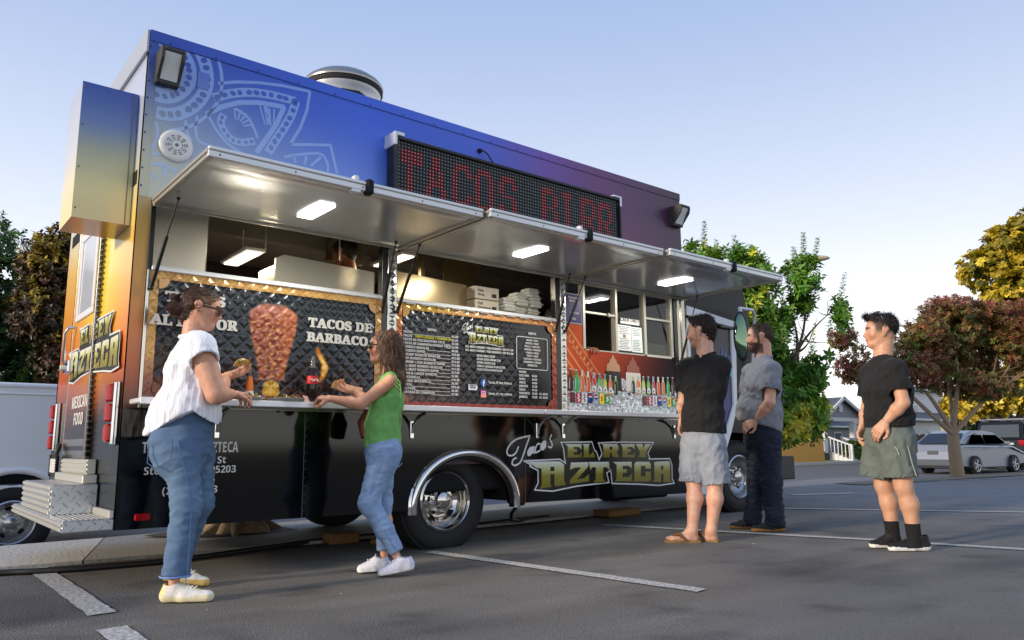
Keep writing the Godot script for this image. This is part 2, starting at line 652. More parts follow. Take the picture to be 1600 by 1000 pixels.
func wheel(parent: Node, c: Vector3, r: float, rim: float, width: float, face: float, chrome: Material, called := "wheel") -> void:
	# face = +1 when its outer side looks towards +z
	var o := Node3D.new()
	o.name = called
	while parent.has_node(NodePath(o.name)):
		o.name = o.name + "_001"
	parent.add_child(o, true)
	var ax := Vector3(0, 0, face)
	var t := MB.new()
	var h := width / 2
	t.lathe(c, ax, [Vector2(rim - 0.01, -h), Vector2(r - 0.03, -h), Vector2(r, -h + 0.04), Vector2(r, h - 0.05), Vector2(r - 0.012, h - 0.02), Vector2(r - 0.04, h - 0.004), Vector2(r - 0.09, h + 0.006), Vector2(rim + 0.03, h), Vector2(rim + 0.012, h - 0.012), Vector2(rim, h - 0.02), Vector2(rim - 0.01, 0)], 56, 0.55)
	# tread grooves as rings proud of the casing
	for k in 5:
		var g := -h + 0.05 + (width - 0.1) * k / 4.0
		t.lathe(c, ax, [Vector2(r - 0.004, g - 0.018), Vector2(r + 0.008, g - 0.014), Vector2(r + 0.008, g + 0.014), Vector2(r - 0.004, g + 0.018)], 56)
	obj("tyre", t, mt("tyre rubber", "#1b1b1c", 0.75), o)
	var m := MB.new()
	m.lathe(c, ax, [Vector2(rim - 0.02, h - 0.03), Vector2(rim + 0.006, h - 0.02), Vector2(rim + 0.01, h - 0.004), Vector2(rim - 0.004, h + 0.004), Vector2(rim - 0.018, h - 0.008), Vector2(rim - 0.03, h - 0.05), Vector2(rim - 0.045, h - 0.085), Vector2(rim * 0.62, h - 0.11), Vector2(rim * 0.5, h - 0.095), Vector2(rim * 0.47, h - 0.07), Vector2(rim * 0.3, h - 0.065), Vector2(rim * 0.29, h - 0.02), Vector2(rim * 0.2, h - 0.006), Vector2(0.0, h - 0.002)], 48, 0.75)
	obj("rim", m, chrome, o)
	var k := MB.new()
	for i in 8:
		var a := TAU * i / 8 + 0.2
		var p := c + Vector3(cos(a), sin(a), 0) * rim * 0.4 + ax * (h - 0.07)
		k.tube([p, p + ax * 0.035], 0.016, 6)
	obj("lug_nut", k, chrome, o)
	var d := MB.new()
	for i in 5:
		var a := TAU * i / 5 + 0.5
		var p := c + Vector3(cos(a), sin(a), 0) * rim * 0.72 + ax * (h - 0.098)
		d.lathe(p, ax + Vector3(cos(a), sin(a), 0) * -0.12, [Vector2(0.034, 0.0), Vector2(0.032, 0.004), Vector2(0.0, 0.004)], 16)
	obj("hand_hole", d, mt("hole dark", "#0a0a0a", 0.9), o)

func flood_light(parent: Node, x0: float, y0: float, w: float, h: float) -> void:
	var o := Node3D.new()
	o.name = "flood_light"
	if parent.has_node("flood_light"):
		o.name = "flood_light_001"
	parent.add_child(o, true)
	var b := MB.new()
	var prof := v2([0.0, 0.0, 0.055, 0.0, 0.06, 0.025, 0.15, h * 0.62, 0.16, h * 0.9, 0.15, h, 0.0, h])
	# side profile in (z, y), extruded across
	for s in [0, 1]:
		var oo := Vector3(x0 + (w - 0.018) * s, y0, 0)
		b.poly(prof, oo + Vector3(0, 0, 0), Z, Y, 0.0)
		b.poly(prof, oo + Vector3(0.018, 0, 0), Z, Y, 0.0)
		for i in prof.size():
			var p: Vector2 = prof[i]
			var q: Vector2 = prof[(i + 1) % prof.size()]
			b.quad(oo + Vector3(0, p.y, p.x), oo + Vector3(0.018, p.y, p.x), oo + Vector3(0.018, q.y, q.x), oo + Vector3(0, q.y, q.x))
	b.span(Vector3(x0 + 0.018, y0 + h * 0.86, 0.0), Vector3(x0 + w - 0.018, y0 + h, 0.158), 0.006)
	b.span(Vector3(x0 + 0.018, y0, 0.0), Vector3(x0 + w - 0.018, y0 + h * 0.1, 0.058), 0.004)
	b.span(Vector3(x0 + 0.018, y0 + h * 0.1, 0.0), Vector3(x0 + w - 0.018, y0 + h * 0.86, 0.02))
	obj("housing", b, mt("bronze casting", "#3a3733", 0.55), o)
	var l := MB.new()
	var a0 := Vector3(x0 + 0.02, y0 + h * 0.1, 0.062)
	var a1 := Vector3(x0 + w - 0.02, y0 + h * 0.1, 0.062)
	var b1 := Vector3(x0 + w - 0.02, y0 + h * 0.85, 0.15)
	var b0 := Vector3(x0 + 0.02, y0 + h * 0.85, 0.15)
	l.quad(a0, a1, b1, b0)
	l.quad(a0 - Z * 0.03, a0, b0, b0 - Z * 0.03)
	l.quad(a1, a1 - Z * 0.03, b1 - Z * 0.03, b1)
	obj("lens", l, mt("prismatic lens", "#d6d9d4", 0.22), o)

func strut(parent: Node, a: Vector3, b: Vector3) -> void:
	var m := MB.new()
	var mid := a.lerp(b, 0.58)
	m.tube([a, mid], 0.012, 10)
	m.tube([mid, b], 0.005, 8)
	m.ellipsoid(a, Vector3.ONE * 0.015)
	m.ellipsoid(b, Vector3.ONE * 0.012)
	obj("gas_strut", m, mt("strut black", "#131313", 0.35), parent)

func awning(parent: Node, x0: float, x1: float, zo: float, lamp: Array) -> void:
	var o := Node3D.new()
	o.name = numbered("awning_panel") if false else "awning_panel"
	var k := 0
	while parent.has_node(NodePath(o.name)):
		k += 1
		o.name = "awning_panel_%03d" % k
	parent.add_child(o, true)
	var y0 := 2.285
	var sk := MB.new()
	var wob := func(px: float, pz: float) -> float: return 0.0018 * sin(px * 5.0 + pz * 7.0) + 0.0014 * sin(pz * 13.0 - px * 2.0) + 0.004 * exp(-pow((pz - (zo - 0.16)) / 0.06, 2.0))
	grid(sk, Vector3(x0 + 0.02, y0 + 0.012, 0.02), X, Z, x1 - x0 - 0.04, zo - 0.06, 40, 30, func(_a, _b): return Color.WHITE, wob)
	obj("stainless_sheet", sk, mt("awning stainless", "#ccd0d2", 0.2, 0.5), o)
	var t := MB.new()
	t.span(Vector3(x0, y0 + 0.022, 0.012), Vector3(x1, y0 + 0.05, zo), 0.004)
	obj("outer_skin", t, mt("awning top", "#b9babb", 0.4, 0.5), o)
	var f := MB.new()
	f.span(Vector3(x0, y0, zo - 0.004), Vector3(x1, y0 + 0.034, zo + 0.012), 0.003)
	f.span(Vector3(x0, y0 + 0.036, zo - 0.01), Vector3(x1, y0 + 0.056, zo + 0.018), 0.004)
	f.span(Vector3(x0 + 0.03, y0 - 0.001, zo - 0.05), Vector3(x1 - 0.03, y0 + 0.008, zo - 0.006), 0.002)
	obj("front_rail", f, mt("bright aluminium", "#e4e5e4", 0.35, 0.25), o)
	var s := MB.new()
	for xx in [x0, x1 - 0.03]:
		s.span(Vector3(xx, y0 - 0.003, 0.03), Vector3(xx + 0.03, y0 + 0.021, zo - 0.006), 0.003)
	for xx in [x0 - 0.006, x1]:
		s.span(Vector3(xx, y0 + 0.024, 0.02), Vector3(xx + 0.006, y0 + 0.046, zo), 0.002)
	obj("side_rail", s, mt("aluminium", "#b7b4a8", 0.35, 0.6), o)
	var h := MB.new()
	h.tube([Vector3(x0, y0 + 0.02, 0.018), Vector3(x1, y0 + 0.02, 0.018)], 0.014, 10)
	h.span(Vector3(x0, y0 - 0.012, 0.03), Vector3(x1, y0 + 0.002, 0.05), 0.002)
	obj("hinge", h, mt("aluminium", "#b7b4a8", 0.35, 0.6), o)
	var sc := MB.new()
	var n := int((x1 - x0) / 0.42)
	for i in n + 1:
		var xx := x0 + 0.06 + (x1 - x0 - 0.12) * i / n
		sc.ellipsoid(Vector3(xx, y0 + 0.017, zo + 0.012), Vector3(0.006, 0.006, 0.004), Basis(), 4, 8)
	stuff("screws", sc, mt("screw steel", "#77766f", 0.4, 0.8), o)
	var lc := MB.new()
	for xx in [lerpf(x0, x1, 0.46)]:
		lc.span(Vector3(xx, y0 - 0.022, zo - 0.03), Vector3(xx + 0.06, y0, zo + 0.016), 0.005)
		lc.span(Vector3(xx + 0.015, y0 + 0.05, zo - 0.03), Vector3(xx + 0.05, y0 + 0.085, zo + 0.01), 0.006)
	obj("latch", lc, mt("bright aluminium", "#e4e5e4", 0.35, 0.25), o)
	var st := MB.new()
	var xs := lerpf(x0, x1, 0.51)
	st.span(Vector3(xs, y0 - 0.02, zo - 0.03), Vector3(xs + 0.05, y0 + 0.074, zo + 0.034), 0.012)
	obj("strap", st, mt("black webbing", "#0f0f10", 0.85), o)
	var l := MB.new()
	l.span(Vector3(lamp[0], y0 - 0.004, lamp[2]), Vector3(lamp[1], y0 + 0.006, lamp[3]), 0.002)
	obj("lamp", l, glow("lamp white", "#fffdf8", 3.0), o)
	var al := AreaLight3D.new()
	al.name = "lamp_glow"
	al.area_size = Vector2(lamp[1] - lamp[0], lamp[3] - lamp[2])
	al.position = Vector3((lamp[0] + lamp[1]) / 2, y0 - 0.012, (lamp[2] + lamp[3]) / 2)
	al.rotation.x = -PI / 2
	al.light_color = Color("#fffaf2")
	al.light_energy = 0.55
	al.shadow_enabled = true
	al.area_range = 8.0
	al.area_attenuation = 2.0
	o.add_child(al)

func truck() -> void:
	var t := thing("food_truck", "black, blue and orange taco food truck with three raised awnings over its service counter", "food truck")
	truck_shell(t)
	truck_wrap(t)
	truck_front(t)
	truck_rear(t)
	truck_service(t)
	truck_inside(t)

func truck_shell(t: Node) -> void:
	var skin := mt("shell aluminium", "#aeb3bb", 0.4, 0.3)
	# upper wall, painted face
	var u := MB.new()
	grid(u, Vector3(0.0, 2.335, 0.0), X, Y, TL, TH - 2.335 - 0.075, 60, 14, func(px, py): return wrap_col(px, 2.335 + py))
	grid(u, Vector3(0.0, TH - 0.073, 0.008), X, Y, TL, 0.073, 60, 2, func(px, py): return wrap_col(px, TH))
	grid(u, Vector3(0.0, 2.335, 0.004), X, Y, 0.05, TH - 2.41, 2, 14, func(px, py): return wrap_col(0.0, 2.335 + py).darkened(0.05))
	u.col = Color("#31488f")
	u.quad(Vector3(0, TH - 0.073, 0.0), Vector3(TL, TH - 0.073, 0.0), Vector3(TL, TH - 0.073, 0.008), Vector3(0, TH - 0.073, 0.008))
	obj("upper_wall", u, mt("vinyl wrap", "#ffffff", 0.32), t)
	var rv := MB.new()
	for i in 18:
		rv.ellipsoid(Vector3(0.12 + i * 0.29, TH - 0.06, 0.008), Vector3(0.007, 0.007, 0.004), Basis(), 4, 8)
		if i < 9:
			rv.ellipsoid(Vector3(0.008, 2.4 + i * 0.115, 0.006), Vector3(0.006, 0.006, 0.004), Basis(), 4, 8)
	stuff("rivets", rv, mt("rivet blue", "#2c3f86", 0.35, 0.5), t)
	var wb := MB.new()
	wb.span(Vector3(0.0, 2.335, -0.04), Vector3(TL, TH - 0.002, -0.002))
	wb.span(Vector3(0.0, TH - 0.06, -2.25), Vector3(TL, TH, -0.042), 0.01)
	obj("roof", wb, skin, t)
	# front bulkhead above the cab, far wall and floor
	var fb := MB.new()
	fb.span(Vector3(TL - 0.04, 0.7, -2.21), Vector3(TL, TH - 0.062, -0.042))
	fb.span(Vector3(0.0, 0.42, -2.25), Vector3(TL, TH - 0.062, -2.212))
	fb.span(Vector3(0.042, 0.66, -2.21), Vector3(TL - 0.042, 0.72, -0.06))
	obj("bulkhead", fb, mt("bulkhead dark", "#3b2c38", 0.45), t)
	# black skirt with the wheel arch cut out
	var sk := MB.new()
	var pts := [Vector2(0, 0.338), Vector2(2.03, 0.338)]
	for i in 17:
		var a := PI - PI * i / 16
		pts.append(Vector2(2.475 + cos(a) * 0.44, 0.36 + sin(a) * 0.345))
	pts.append_array([Vector2(2.92, 0.338), Vector2(TL, 0.322), Vector2(TL, 1.04), Vector2(0, 1.04)])
	sk.poly(pts, Vector3(0, 0, -0.03), X, Y, 0.03)
	var paint := mt("black gloss paint", "#08080a", 0.07, 0.0, 0.5)
	obj("skirt", sk, paint, t)
	var sm := MB.new()
	for r in [[1.133, 0.34, 1.138, 1.03], [3.081, 0.33, 3.086, 1.03]]:
		sm.span(Vector3(r[0], r[1], 0.0005), Vector3(r[2], r[3], 0.003))
	for i in 12:
		sm.ellipsoid(Vector3(0.12 + i * 0.44, 1.02, 0.0), Vector3(0.006, 0.006, 0.004), Basis(), 4, 8)
		sm.ellipsoid(Vector3(1.15, 0.38 + i * 0.055, 0.0), Vector3(0.004, 0.004, 0.003), Basis(), 4, 8)
	stuff("skirt_seam", sm, mt("seam steel", "#6d7078", 0.35, 0.8), t)
	# chrome fender: a rolled lip that follows the arch
	var fe := MB.new()
	var rows := []
	var prof := [Vector2(-0.005, 0.0), Vector2(0.012, 0.022), Vector2(0.034, 0.034), Vector2(0.056, 0.024), Vector2(0.066, 0.008), Vector2(0.072, -0.05)]
	for i in 33:
		var a := PI * 1.03 - PI * 1.06 * i / 32
		var row := []
		for p in prof:
			var rr: float = 0.105 - p.x
			row.append(Vector3(2.49 + cos(a) * (0.425 + rr), 0.345 + sin(a) * (0.335 + rr), p.y + 0.004))
		rows.append(row)
	var ndx := []
	for i in 33:
		var line := []
		for j in prof.size():
			var du: Vector3 = rows[mini(i + 1, 32)][j] - rows[maxi(i - 1, 0)][j]
			var dv: Vector3 = rows[i][mini(j + 1, prof.size() - 1)] - rows[i][maxi(j - 1, 0)]
			line.append(fe.vert(rows[i][j], dv.cross(du).normalized()))
		ndx.append(line)
	for i in 32:
		for j in prof.size() - 1:
			fe.ix.append_array([ndx[i][j], ndx[i + 1][j], ndx[i + 1][j + 1], ndx[i][j], ndx[i + 1][j + 1], ndx[i][j + 1]])
	obj("wheel_fender", fe, mt("chrome", "#d9dadb", 0.09, 1.0), t)
	var wl := MB.new()
	for i in 16:
		var a0 := PI - PI * i / 16
		var a1 := PI - PI * (i + 1) / 16
		var p0 := Vector3(2.475 + cos(a0) * 0.445, 0.36 + sin(a0) * 0.35, -0.031)
		var p1 := Vector3(2.475 + cos(a1) * 0.445, 0.36 + sin(a1) * 0.35, -0.031)
		wl.quad(p0, p1, p1 - Z * 0.6, p0 - Z * 0.6)
	wl.span(Vector3(2.0, 0.34, -0.68), Vector3(2.95, 0.75, -0.64))
	obj("wheel_well", wl, mt("underbody black", "#0c0c0c", 0.9), t)
	var chrome := mt("wheel chrome", "#cfcdc8", 0.1, 1.0)
	wheel(t, Vector3(2.36, 0.385, -0.21), 0.385, 0.225, 0.23, 1.0, chrome)
	wheel(t, Vector3(6.22, 0.45, -0.2), 0.385, 0.225, 0.23, 1.0, mt("cast wheel", "#bdbdbd", 0.25, 0.9))
	wheel(t, Vector3(2.36, 0.45, -2.0), 0.385, 0.225, 0.23, -1.0, chrome)
	wheel(t, Vector3(2.36, 0.4, -0.47), 0.385, 0.225, 0.22, 1.0, chrome)
	wheel(t, Vector3(6.22, 0.49, -2.0), 0.385, 0.225, 0.23, -1.0, chrome)
	# frame and running gear under the body
	var fr := MB.new()
	fr.span(Vector3(0.1, 0.42, -0.75), Vector3(6.9, 0.58, -0.66), 0.01)
	fr.span(Vector3(0.1, 0.42, -1.6), Vector3(6.9, 0.58, -1.51), 0.01)
	fr.tube([Vector3(2.36, 0.4, -0.5), Vector3(2.36, 0.4, -1.9)], 0.07, 12)
	fr.ellipsoid(Vector3(2.36, 0.4, -1.15), Vector3(0.19, 0.19, 0.15))
	fr.tube([Vector3(6.22, 0.46, -0.4), Vector3(6.22, 0.46, -1.9)], 0.06, 12)
	fr.tube([Vector3(4.6, 0.36, -0.3), Vector3(5.2, 0.36, -0.32)], 0.09, 14)
	fr.span(Vector3(3.4, 0.34, -1.9), Vector3(4.6, 0.6, -1.65), 0.03)
	for i in 3:
		fr.tube([Vector3(4.86 + i * 0.05, 0.33, -0.5), Vector3(4.86 + i * 0.05, 0.27, -0.5)], 0.01, 6)
	fr.span(Vector3(0.05, 0.45, -2.2), Vector3(5.2, 0.66, -0.1), 0.02)
	obj("chassis", fr, mt("underbody black", "#0c0c0c", 0.9), t)
	# roof fan
	var fan := Node3D.new()
	fan.name = "exhaust_fan"
	t.add_child(fan)
	var c := Vector3(1.79, TH, -0.9)
	var f1 := MB.new()
	f1.lathe(c, Y, [Vector2(0.3, 0.0), Vector2(0.3, 0.36), Vector2(0.32, 0.39), Vector2(0.33, 0.43)], 40)
	obj("drum", f1, mt("galvanised steel", "#c9cccf", 0.35, 0.5), fan)
	var f2 := MB.new()
	f2.lathe(c, Y, [Vector2(0.335, 0.425), Vector2(0.345, 0.44), Vector2(0.345, 0.455), Vector2(0.335, 0.47)], 40)
	obj("rubber_seal", f2, mt("seal black", "#161616", 0.7), fan)
	var f3 := MB.new()
	f3.lathe(c, Y, [Vector2(0.345, 0.468), Vector2(0.35, 0.485), Vector2(0.33, 0.52), Vector2(0.27, 0.565), Vector2(0.2, 0.6), Vector2(0.15, 0.62), Vector2(0.0, 0.625)], 40)
	obj("cap", f3, mt("spun aluminium", "#a3a29a", 0.3, 0.85), fan)
	var f4 := MB.new()
	f4.tube([c + Vector3(-0.16, 0.29, 0.27), c + Vector3(-0.02, 0.29, 0.31), c + Vector3(0.02, 0.27, 0.31)], 0.05, 12)
	obj("motor_duct", f4, mt("seal black", "#161616", 0.7), fan)

func truck_wrap(t: Node) -> void:
	var pale := func(p: Vector2) -> Color: return wrap_col(p.x, p.y).lerp(Color("#b4d2ff") if p.x < 2.5 else Color("#a8789c"), 0.62 if p.x < 2.5 else 0.6)
	var base := func(p: Vector2) -> Color: return wrap_col(p.x, p.y).darkened(0.04)
	var o := Vector3(0, 0, 0.0012)
	var m := MB.new()
	var clip := PackedVector2Array(v2([0.052, 2.34, 1.7, 2.34, 1.7, TH - 0.075, 0.052, TH - 0.075]))
	var put := func(poly: PackedVector2Array, lift: float, cf: Callable) -> void:
		for q in Geometry2D.intersect_polygons(poly, clip):
			m.poly(Array(q), o + Z * lift, X, Y, 0.0, cf)
	var band := func(pts: Array, w: float, lift: float, cf: Callable) -> void:
		for q in Geometry2D.offset_polyline(PackedVector2Array(pts), w / 2, Geometry2D.JOIN_ROUND, Geometry2D.END_BUTT):
			if not Geometry2D.is_polygon_clockwise(q):
				put.call(q, lift, cf)
	var arc := func(c: Vector2, r: float, a0: float, a1: float) -> Array:
		var q := []
		for i in 41:
			var a := lerpf(a0, a1, i / 40.0)
			q.append(c + Vector2(cos(a), sin(a)) * r * Vector2(1.0, 1.0 + 0.03 * sin(a * 4)))
		return q
	var oval := func(c: Vector2, d: Vector2, l: float, w: float) -> PackedVector2Array:
		var q := PackedVector2Array()
		var e := Vector2(-d.y, d.x)
		for i in 12:
			var a := TAU * i / 12
			q.append(c + d * cos(a) * l * (1.0 + 0.18 * sin(a * 2 + c.x * 30)) + e * sin(a) * w)
		return q
	var beads := func(pts: Array, step: float, l: float, w: float, lift: float) -> void:
		var acc := step * 0.5
		for i in pts.size() - 1:
			var a: Vector2 = pts[i]
			var b: Vector2 = pts[i + 1]
			acc += a.distance_to(b)
			if acc >= step:
				acc -= step
				put.call(oval.call((a + b) / 2, (b - a).normalized(), l, w), lift, base)
	var c0 := Vector2(0.06, 3.2)
	# rosette: rings with beads
	band.call(arc.call(c0, 0.4, -1.35, 1.7), 0.022, 0.0, pale)
	band.call(arc.call(c0, 0.305, -1.55, 1.7), 0.085, 0.0, pale)
	beads.call(arc.call(c0, 0.305, -1.55, 1.7), 0.058, 0.021, 0.022, 0.001)
	band.call(arc.call(c0, 0.187, -1.7, 1.8), 0.1, 0.0, pale)
	beads.call(arc.call(c0, 0.19, -1.7, 1.8), 0.047, 0.017, 0.02, 0.001)
	band.call(arc.call(c0, 0.1, -1.8, 1.9), 0.02, 0.0, pale)
	# the petal to its right
	var st := {
		"o1": [0.435,3.2,0.549,3.247,0.71,3.291,0.879,3.321,1.083,3.338,1.066,3.192,1.021,3.046,0.95,2.901],
		"i3": [0.37,2.964,0.462,3.041,0.577,3.106,0.717,3.147,0.896,3.166,0.848,3.032,0.771,2.883,0.713,2.783],
		"i4": [0.39,2.949,0.452,2.863,0.533,2.791,0.614,2.759], "i5": [0.559,3.059,0.652,3.011,0.719,2.891],
		"i6": [0.484,2.996,0.468,2.929,0.531,2.842,0.61,2.831,0.699,2.864], "i7": [0.759,3.137,0.793,3.071,0.785,3.015],
		"r1": [0.95,2.901,1.092,2.937,1.256,2.973,1.315,2.773], "r2": [0.911,2.8,1.04,2.852,1.184,2.887,1.238,2.822,1.24,2.767],
		"r3": [0.975,2.826,0.999,2.777], "r4": [1.073,2.849,1.064,2.782], "r5": [1.185,2.865,1.109,2.781],
		"l1": [0.049,2.611,0.134,2.632,0.215,2.622], "l2": [0.053,2.545,0.121,2.561,0.203,2.531], "l3": [0.069,2.831,0.084,2.746,0.063,2.663,0.039,2.628],
		"l4": [0.065,2.49,0.093,2.458], "l5": [0.131,2.553,0.143,2.488], "d1": [0.315,2.938,0.311,2.846,0.334,2.771,0.4,2.758], "d2": [0.244,2.888,0.258,2.812,0.289,2.76],
	}
	for k in st:
		var pts := v2(st[k])
		var w := 0.02
		if k == "o1" or k == "r1":
			w = 0.022
		elif k == "i3":
			w = 0.034
		elif k == "i6":
			w = 0.05
		# corners stay sharp, the rest is smoothed
		band.call(pts if k in ["o1", "i3", "r1"] else smooth_line(pts, 5), w, 0.0, pale)
		if k == "i6":
			beads.call(smooth_line(pts, 8), 0.045, 0.014, 0.012, 0.001)
	var b2 := smooth_line(v2([0.411,3.089,0.515,3.151,0.653,3.203,0.808,3.228,0.98,3.234]), 9)
	var b3 := smooth_line(v2([0.98,3.234,0.952,3.126,0.902,3.014,0.843,2.901,0.795,2.803]), 9)
	for q in [b2, b3]:
		band.call(q, 0.062, 0.0, pale)
		beads.call(q, 0.056, 0.02, 0.018, 0.001)
	put.call(PackedVector2Array(v2([0.56,2.9,0.62,2.88,0.66,2.92,0.6,2.96])), 0.001, base)
	for i in 5:
		var a := 0.4 + i * 0.33
		band.call([Vector2(0.57, 2.93) + Vector2(cos(a), sin(a)) * 0.05, Vector2(0.57, 2.93) + Vector2(cos(a), sin(a)) * 0.13], 0.012, 0.0005, pale)
	for i in 4:
		band.call([Vector2(0.72 + i * 0.035, 3.13), Vector2(0.765 + i * 0.02, 3.0)], 0.012, 0.0005, pale)
	# second rosette on the maroon end
	clip = PackedVector2Array(v2([4.2, 2.34, 5.2, 2.34, 5.2, TH - 0.1, 4.2, TH - 0.1]))
	var c1 := Vector2(4.42, 2.74)
	for r in [[0.52, 0.016], [0.4, 0.02], [0.3, 0.014], [0.19, 0.03]]:
		band.call(arc.call(c1, r[0], -0.3, 2.4), r[1], 0.0, pale)
	for i in 16:
		var a := -0.2 + i * 0.16
		band.call([c1 + Vector2(cos(a), sin(a)) * 0.405, c1 + Vector2(cos(a), sin(a)) * 0.47], 0.014, 0.0, pale)
		band.call([c1 + Vector2(cos(a), sin(a)) * 0.2, c1 + Vector2(cos(a), sin(a)) * 0.29], 0.02, 0.0, pale)
	obj("wrap_pattern", m, mt("vinyl wrap", "#ffffff", 0.32), t)
	# access plate, lamps and the round speaker
	var ap := MB.new()
	ap.poly(v2([0.302, 3.131, 0.375, 3.131, 0.375, 3.246, 0.302, 3.246]), Vector3(0, 0, 0.002), X, Y, 0.004, func(p): return wrap_col(p.x, p.y).lerp(Color("#a8c8ff"), 0.25))
	obj("access_plate", ap, mt("vinyl wrap", "#ffffff", 0.32), t)
	flood_light(t, 0.04, 3.075, 0.14, 0.205)
	flood_light(t, 5.09, 3.05, 0.15, 0.205)
	var sp := Node3D.new()
	sp.name = "speaker"
	t.add_child(sp)
	var c := Vector3(0.195, 2.7, 0.0)
	var d := MB.new()
	d.lathe(c, Z, [Vector2(0.105, 0.0), Vector2(0.106, 0.012), Vector2(0.098, 0.022), Vector2(0.08, 0.026), Vector2(0.0, 0.028)], 40, 0.6)
	obj("cover", d, mt("white plastic", "#e6e4dc", 0.4), sp)
	var e := MB.new()
	for i in 10:
		for j in 3:
			var a := TAU * i / 10 + 0.15
			var p := c + Vector3(cos(a), sin(a), 0) * (0.036 + j * 0.013) + Z * 0.0285
			e.box(p, Vector3(0.005, 0.014 + j * 0.004, 0.002), 0.0, Basis(Z, a))
	e.lathe(c, Z, [Vector2(0.011, 0.027), Vector2(0.009, 0.034), Vector2(0.0, 0.035)], 12)
	stuff("slots", e, mt("slot grey", "#77736a", 0.7), sp)

func led_sign(t: Node) -> void:
	var s := Node3D.new()
	s.name = "led_sign"
	t.add_child(s)
	var x0 := 1.715
	var x1 := 4.185
	var y1 := 3.105
	var p := 0.0279
	var y0 := y1 - p * 16 - 0.02
	var b := MB.new()
	b.span(Vector3(x0, y0 - 0.012, 0.02), Vector3(x1, y1 + 0.014, 0.118), 0.006)
	b.span(Vector3(x0 - 0.008, y0 - 0.02, 0.118), Vector3(x0 + 0.03, y1 + 0.02, 0.15), 0.004)
	b.span(Vector3(x1 - 0.012, y0 - 0.02, 0.118), Vector3(x1 + 0.008, y1 + 0.02, 0.15), 0.004)
	b.span(Vector3(x0 + 0.031, y1 - 0.004, 0.118), Vector3(x1 - 0.013, y1 + 0.02, 0.15), 0.004)
	obj("housing", b, mt("sign black", "#1f2022", 0.5), s)
	var br := MB.new()
	br.span(Vector3(x0 - 0.014, y1 - 0.055, 0.0), Vector3(x0 + 0.012, y1 + 0.05, 0.156), 0.004)
	br.span(Vector3(x0 + 0.014, y1 + 0.022, 0.1), Vector3(x0 + 0.075, y1 + 0.05, 0.156), 0.004)
	br.span(Vector3(x1 - 0.1, y1 + 0.022, 0.1), Vector3(x1 - 0.012, y1 + 0.04, 0.156), 0.004)
	br.span(Vector3(x1 - 0.01, y1 - 0.06, 0.1), Vector3(x1 + 0.014, y1 + 0.04, 0.156), 0.004)
	obj("bracket", br, mt("bright aluminium", "#e4e5e4", 0.35, 0.25), s)
	var g := {
		"T": ["1111111", "1111111", "0011000", "0011000", "0011000", "0011000", "0011000"], "A": ["0011100", "0011100", "0110110", "0110110", "0111110", "1100011", "1100011"],
		"C": ["0111110", "1100011", "1100000", "1100000", "1100000", "1100011", "0111110"], "O": ["0111110", "1100011", "1100011", "1100011", "1100011", "1100011", "0111110"],
		"S": ["0111110", "1100011", "1100000", "0111110", "0000011", "1100011", "0111110"], "B": ["1111100", "1100011", "1100011", "1111100", "1100011", "1100011", "1111110"],
		"I": ["0111100", "0011000", "0011000", "0011000", "0011000", "0011000", "0111100"], "R": ["1111110", "1100011", "1100011", "1111110", "1101100", "1100110", "1100011"], " ": [],
	}
	var cols := int((x1 - x0 - 0.05) / p)
	var lit := {}
	var at := 1.0
	for ch in "TACOS BIRR":
		var rows: Array = g[ch]
		for r in rows.size():
			for k in 7:
				if rows[r][k] == "1":
					lit[Vector2i(int(at) + k, 2 + r * 2 - (1 if r > 3 else 0))] = true
					if r < 6:
						lit[Vector2i(int(at) + k, 3 + r * 2 - (1 if r > 2 else 0))] = true
		at += 8.55
	var off := MB.new()
	var on := MB.new()
	var tray := MB.new()
	for i in cols:
		for j in 16:
			var c := Vector3(x0 + 0.045 + i * p, y1 - 0.018 - j * p, 0.124)
			var red := lit.has(Vector2i(i, j))
			tray.col = Color("#4a0a12") if red else Color("#1b1d20")
			tray.span(c + Vector3(-0.0125, -0.0125, -0.006), c + Vector3(0.0125, 0.0125, 0.0))
			var d := on if red else off
			d.box(c + Vector3(0, 0, 0.003), Vector3(0.0095, 0.0105, 0.006), 0.002)
	stuff("led_cells", tray, mt("led tray", "#ffffff", 0.55), s)
	stuff("led_dots", off, mt("led clear", "#8d948e", 0.35), s)
	stuff("led_dots_lit", on, glow("led red", "#ff3a34", 0.12), s)
	mats["led red"].albedo_color = Color("#e8817c")
	var w := MB.new()
	w.tube([Vector3(2.62, 3.26, 0.0), Vector3(2.62, 3.262, 0.03), Vector3(2.66, 3.24, 0.045), Vector3(2.72, 3.17, 0.05), Vector3(2.76, 3.12, 0.08)], 0.006, 8)
	w.ellipsoid(Vector3(2.61, 3.262, 0.01), Vector3(0.022, 0.02, 0.02))
	obj("power_cable", w, mt("seal black", "#161616", 0.7), s)

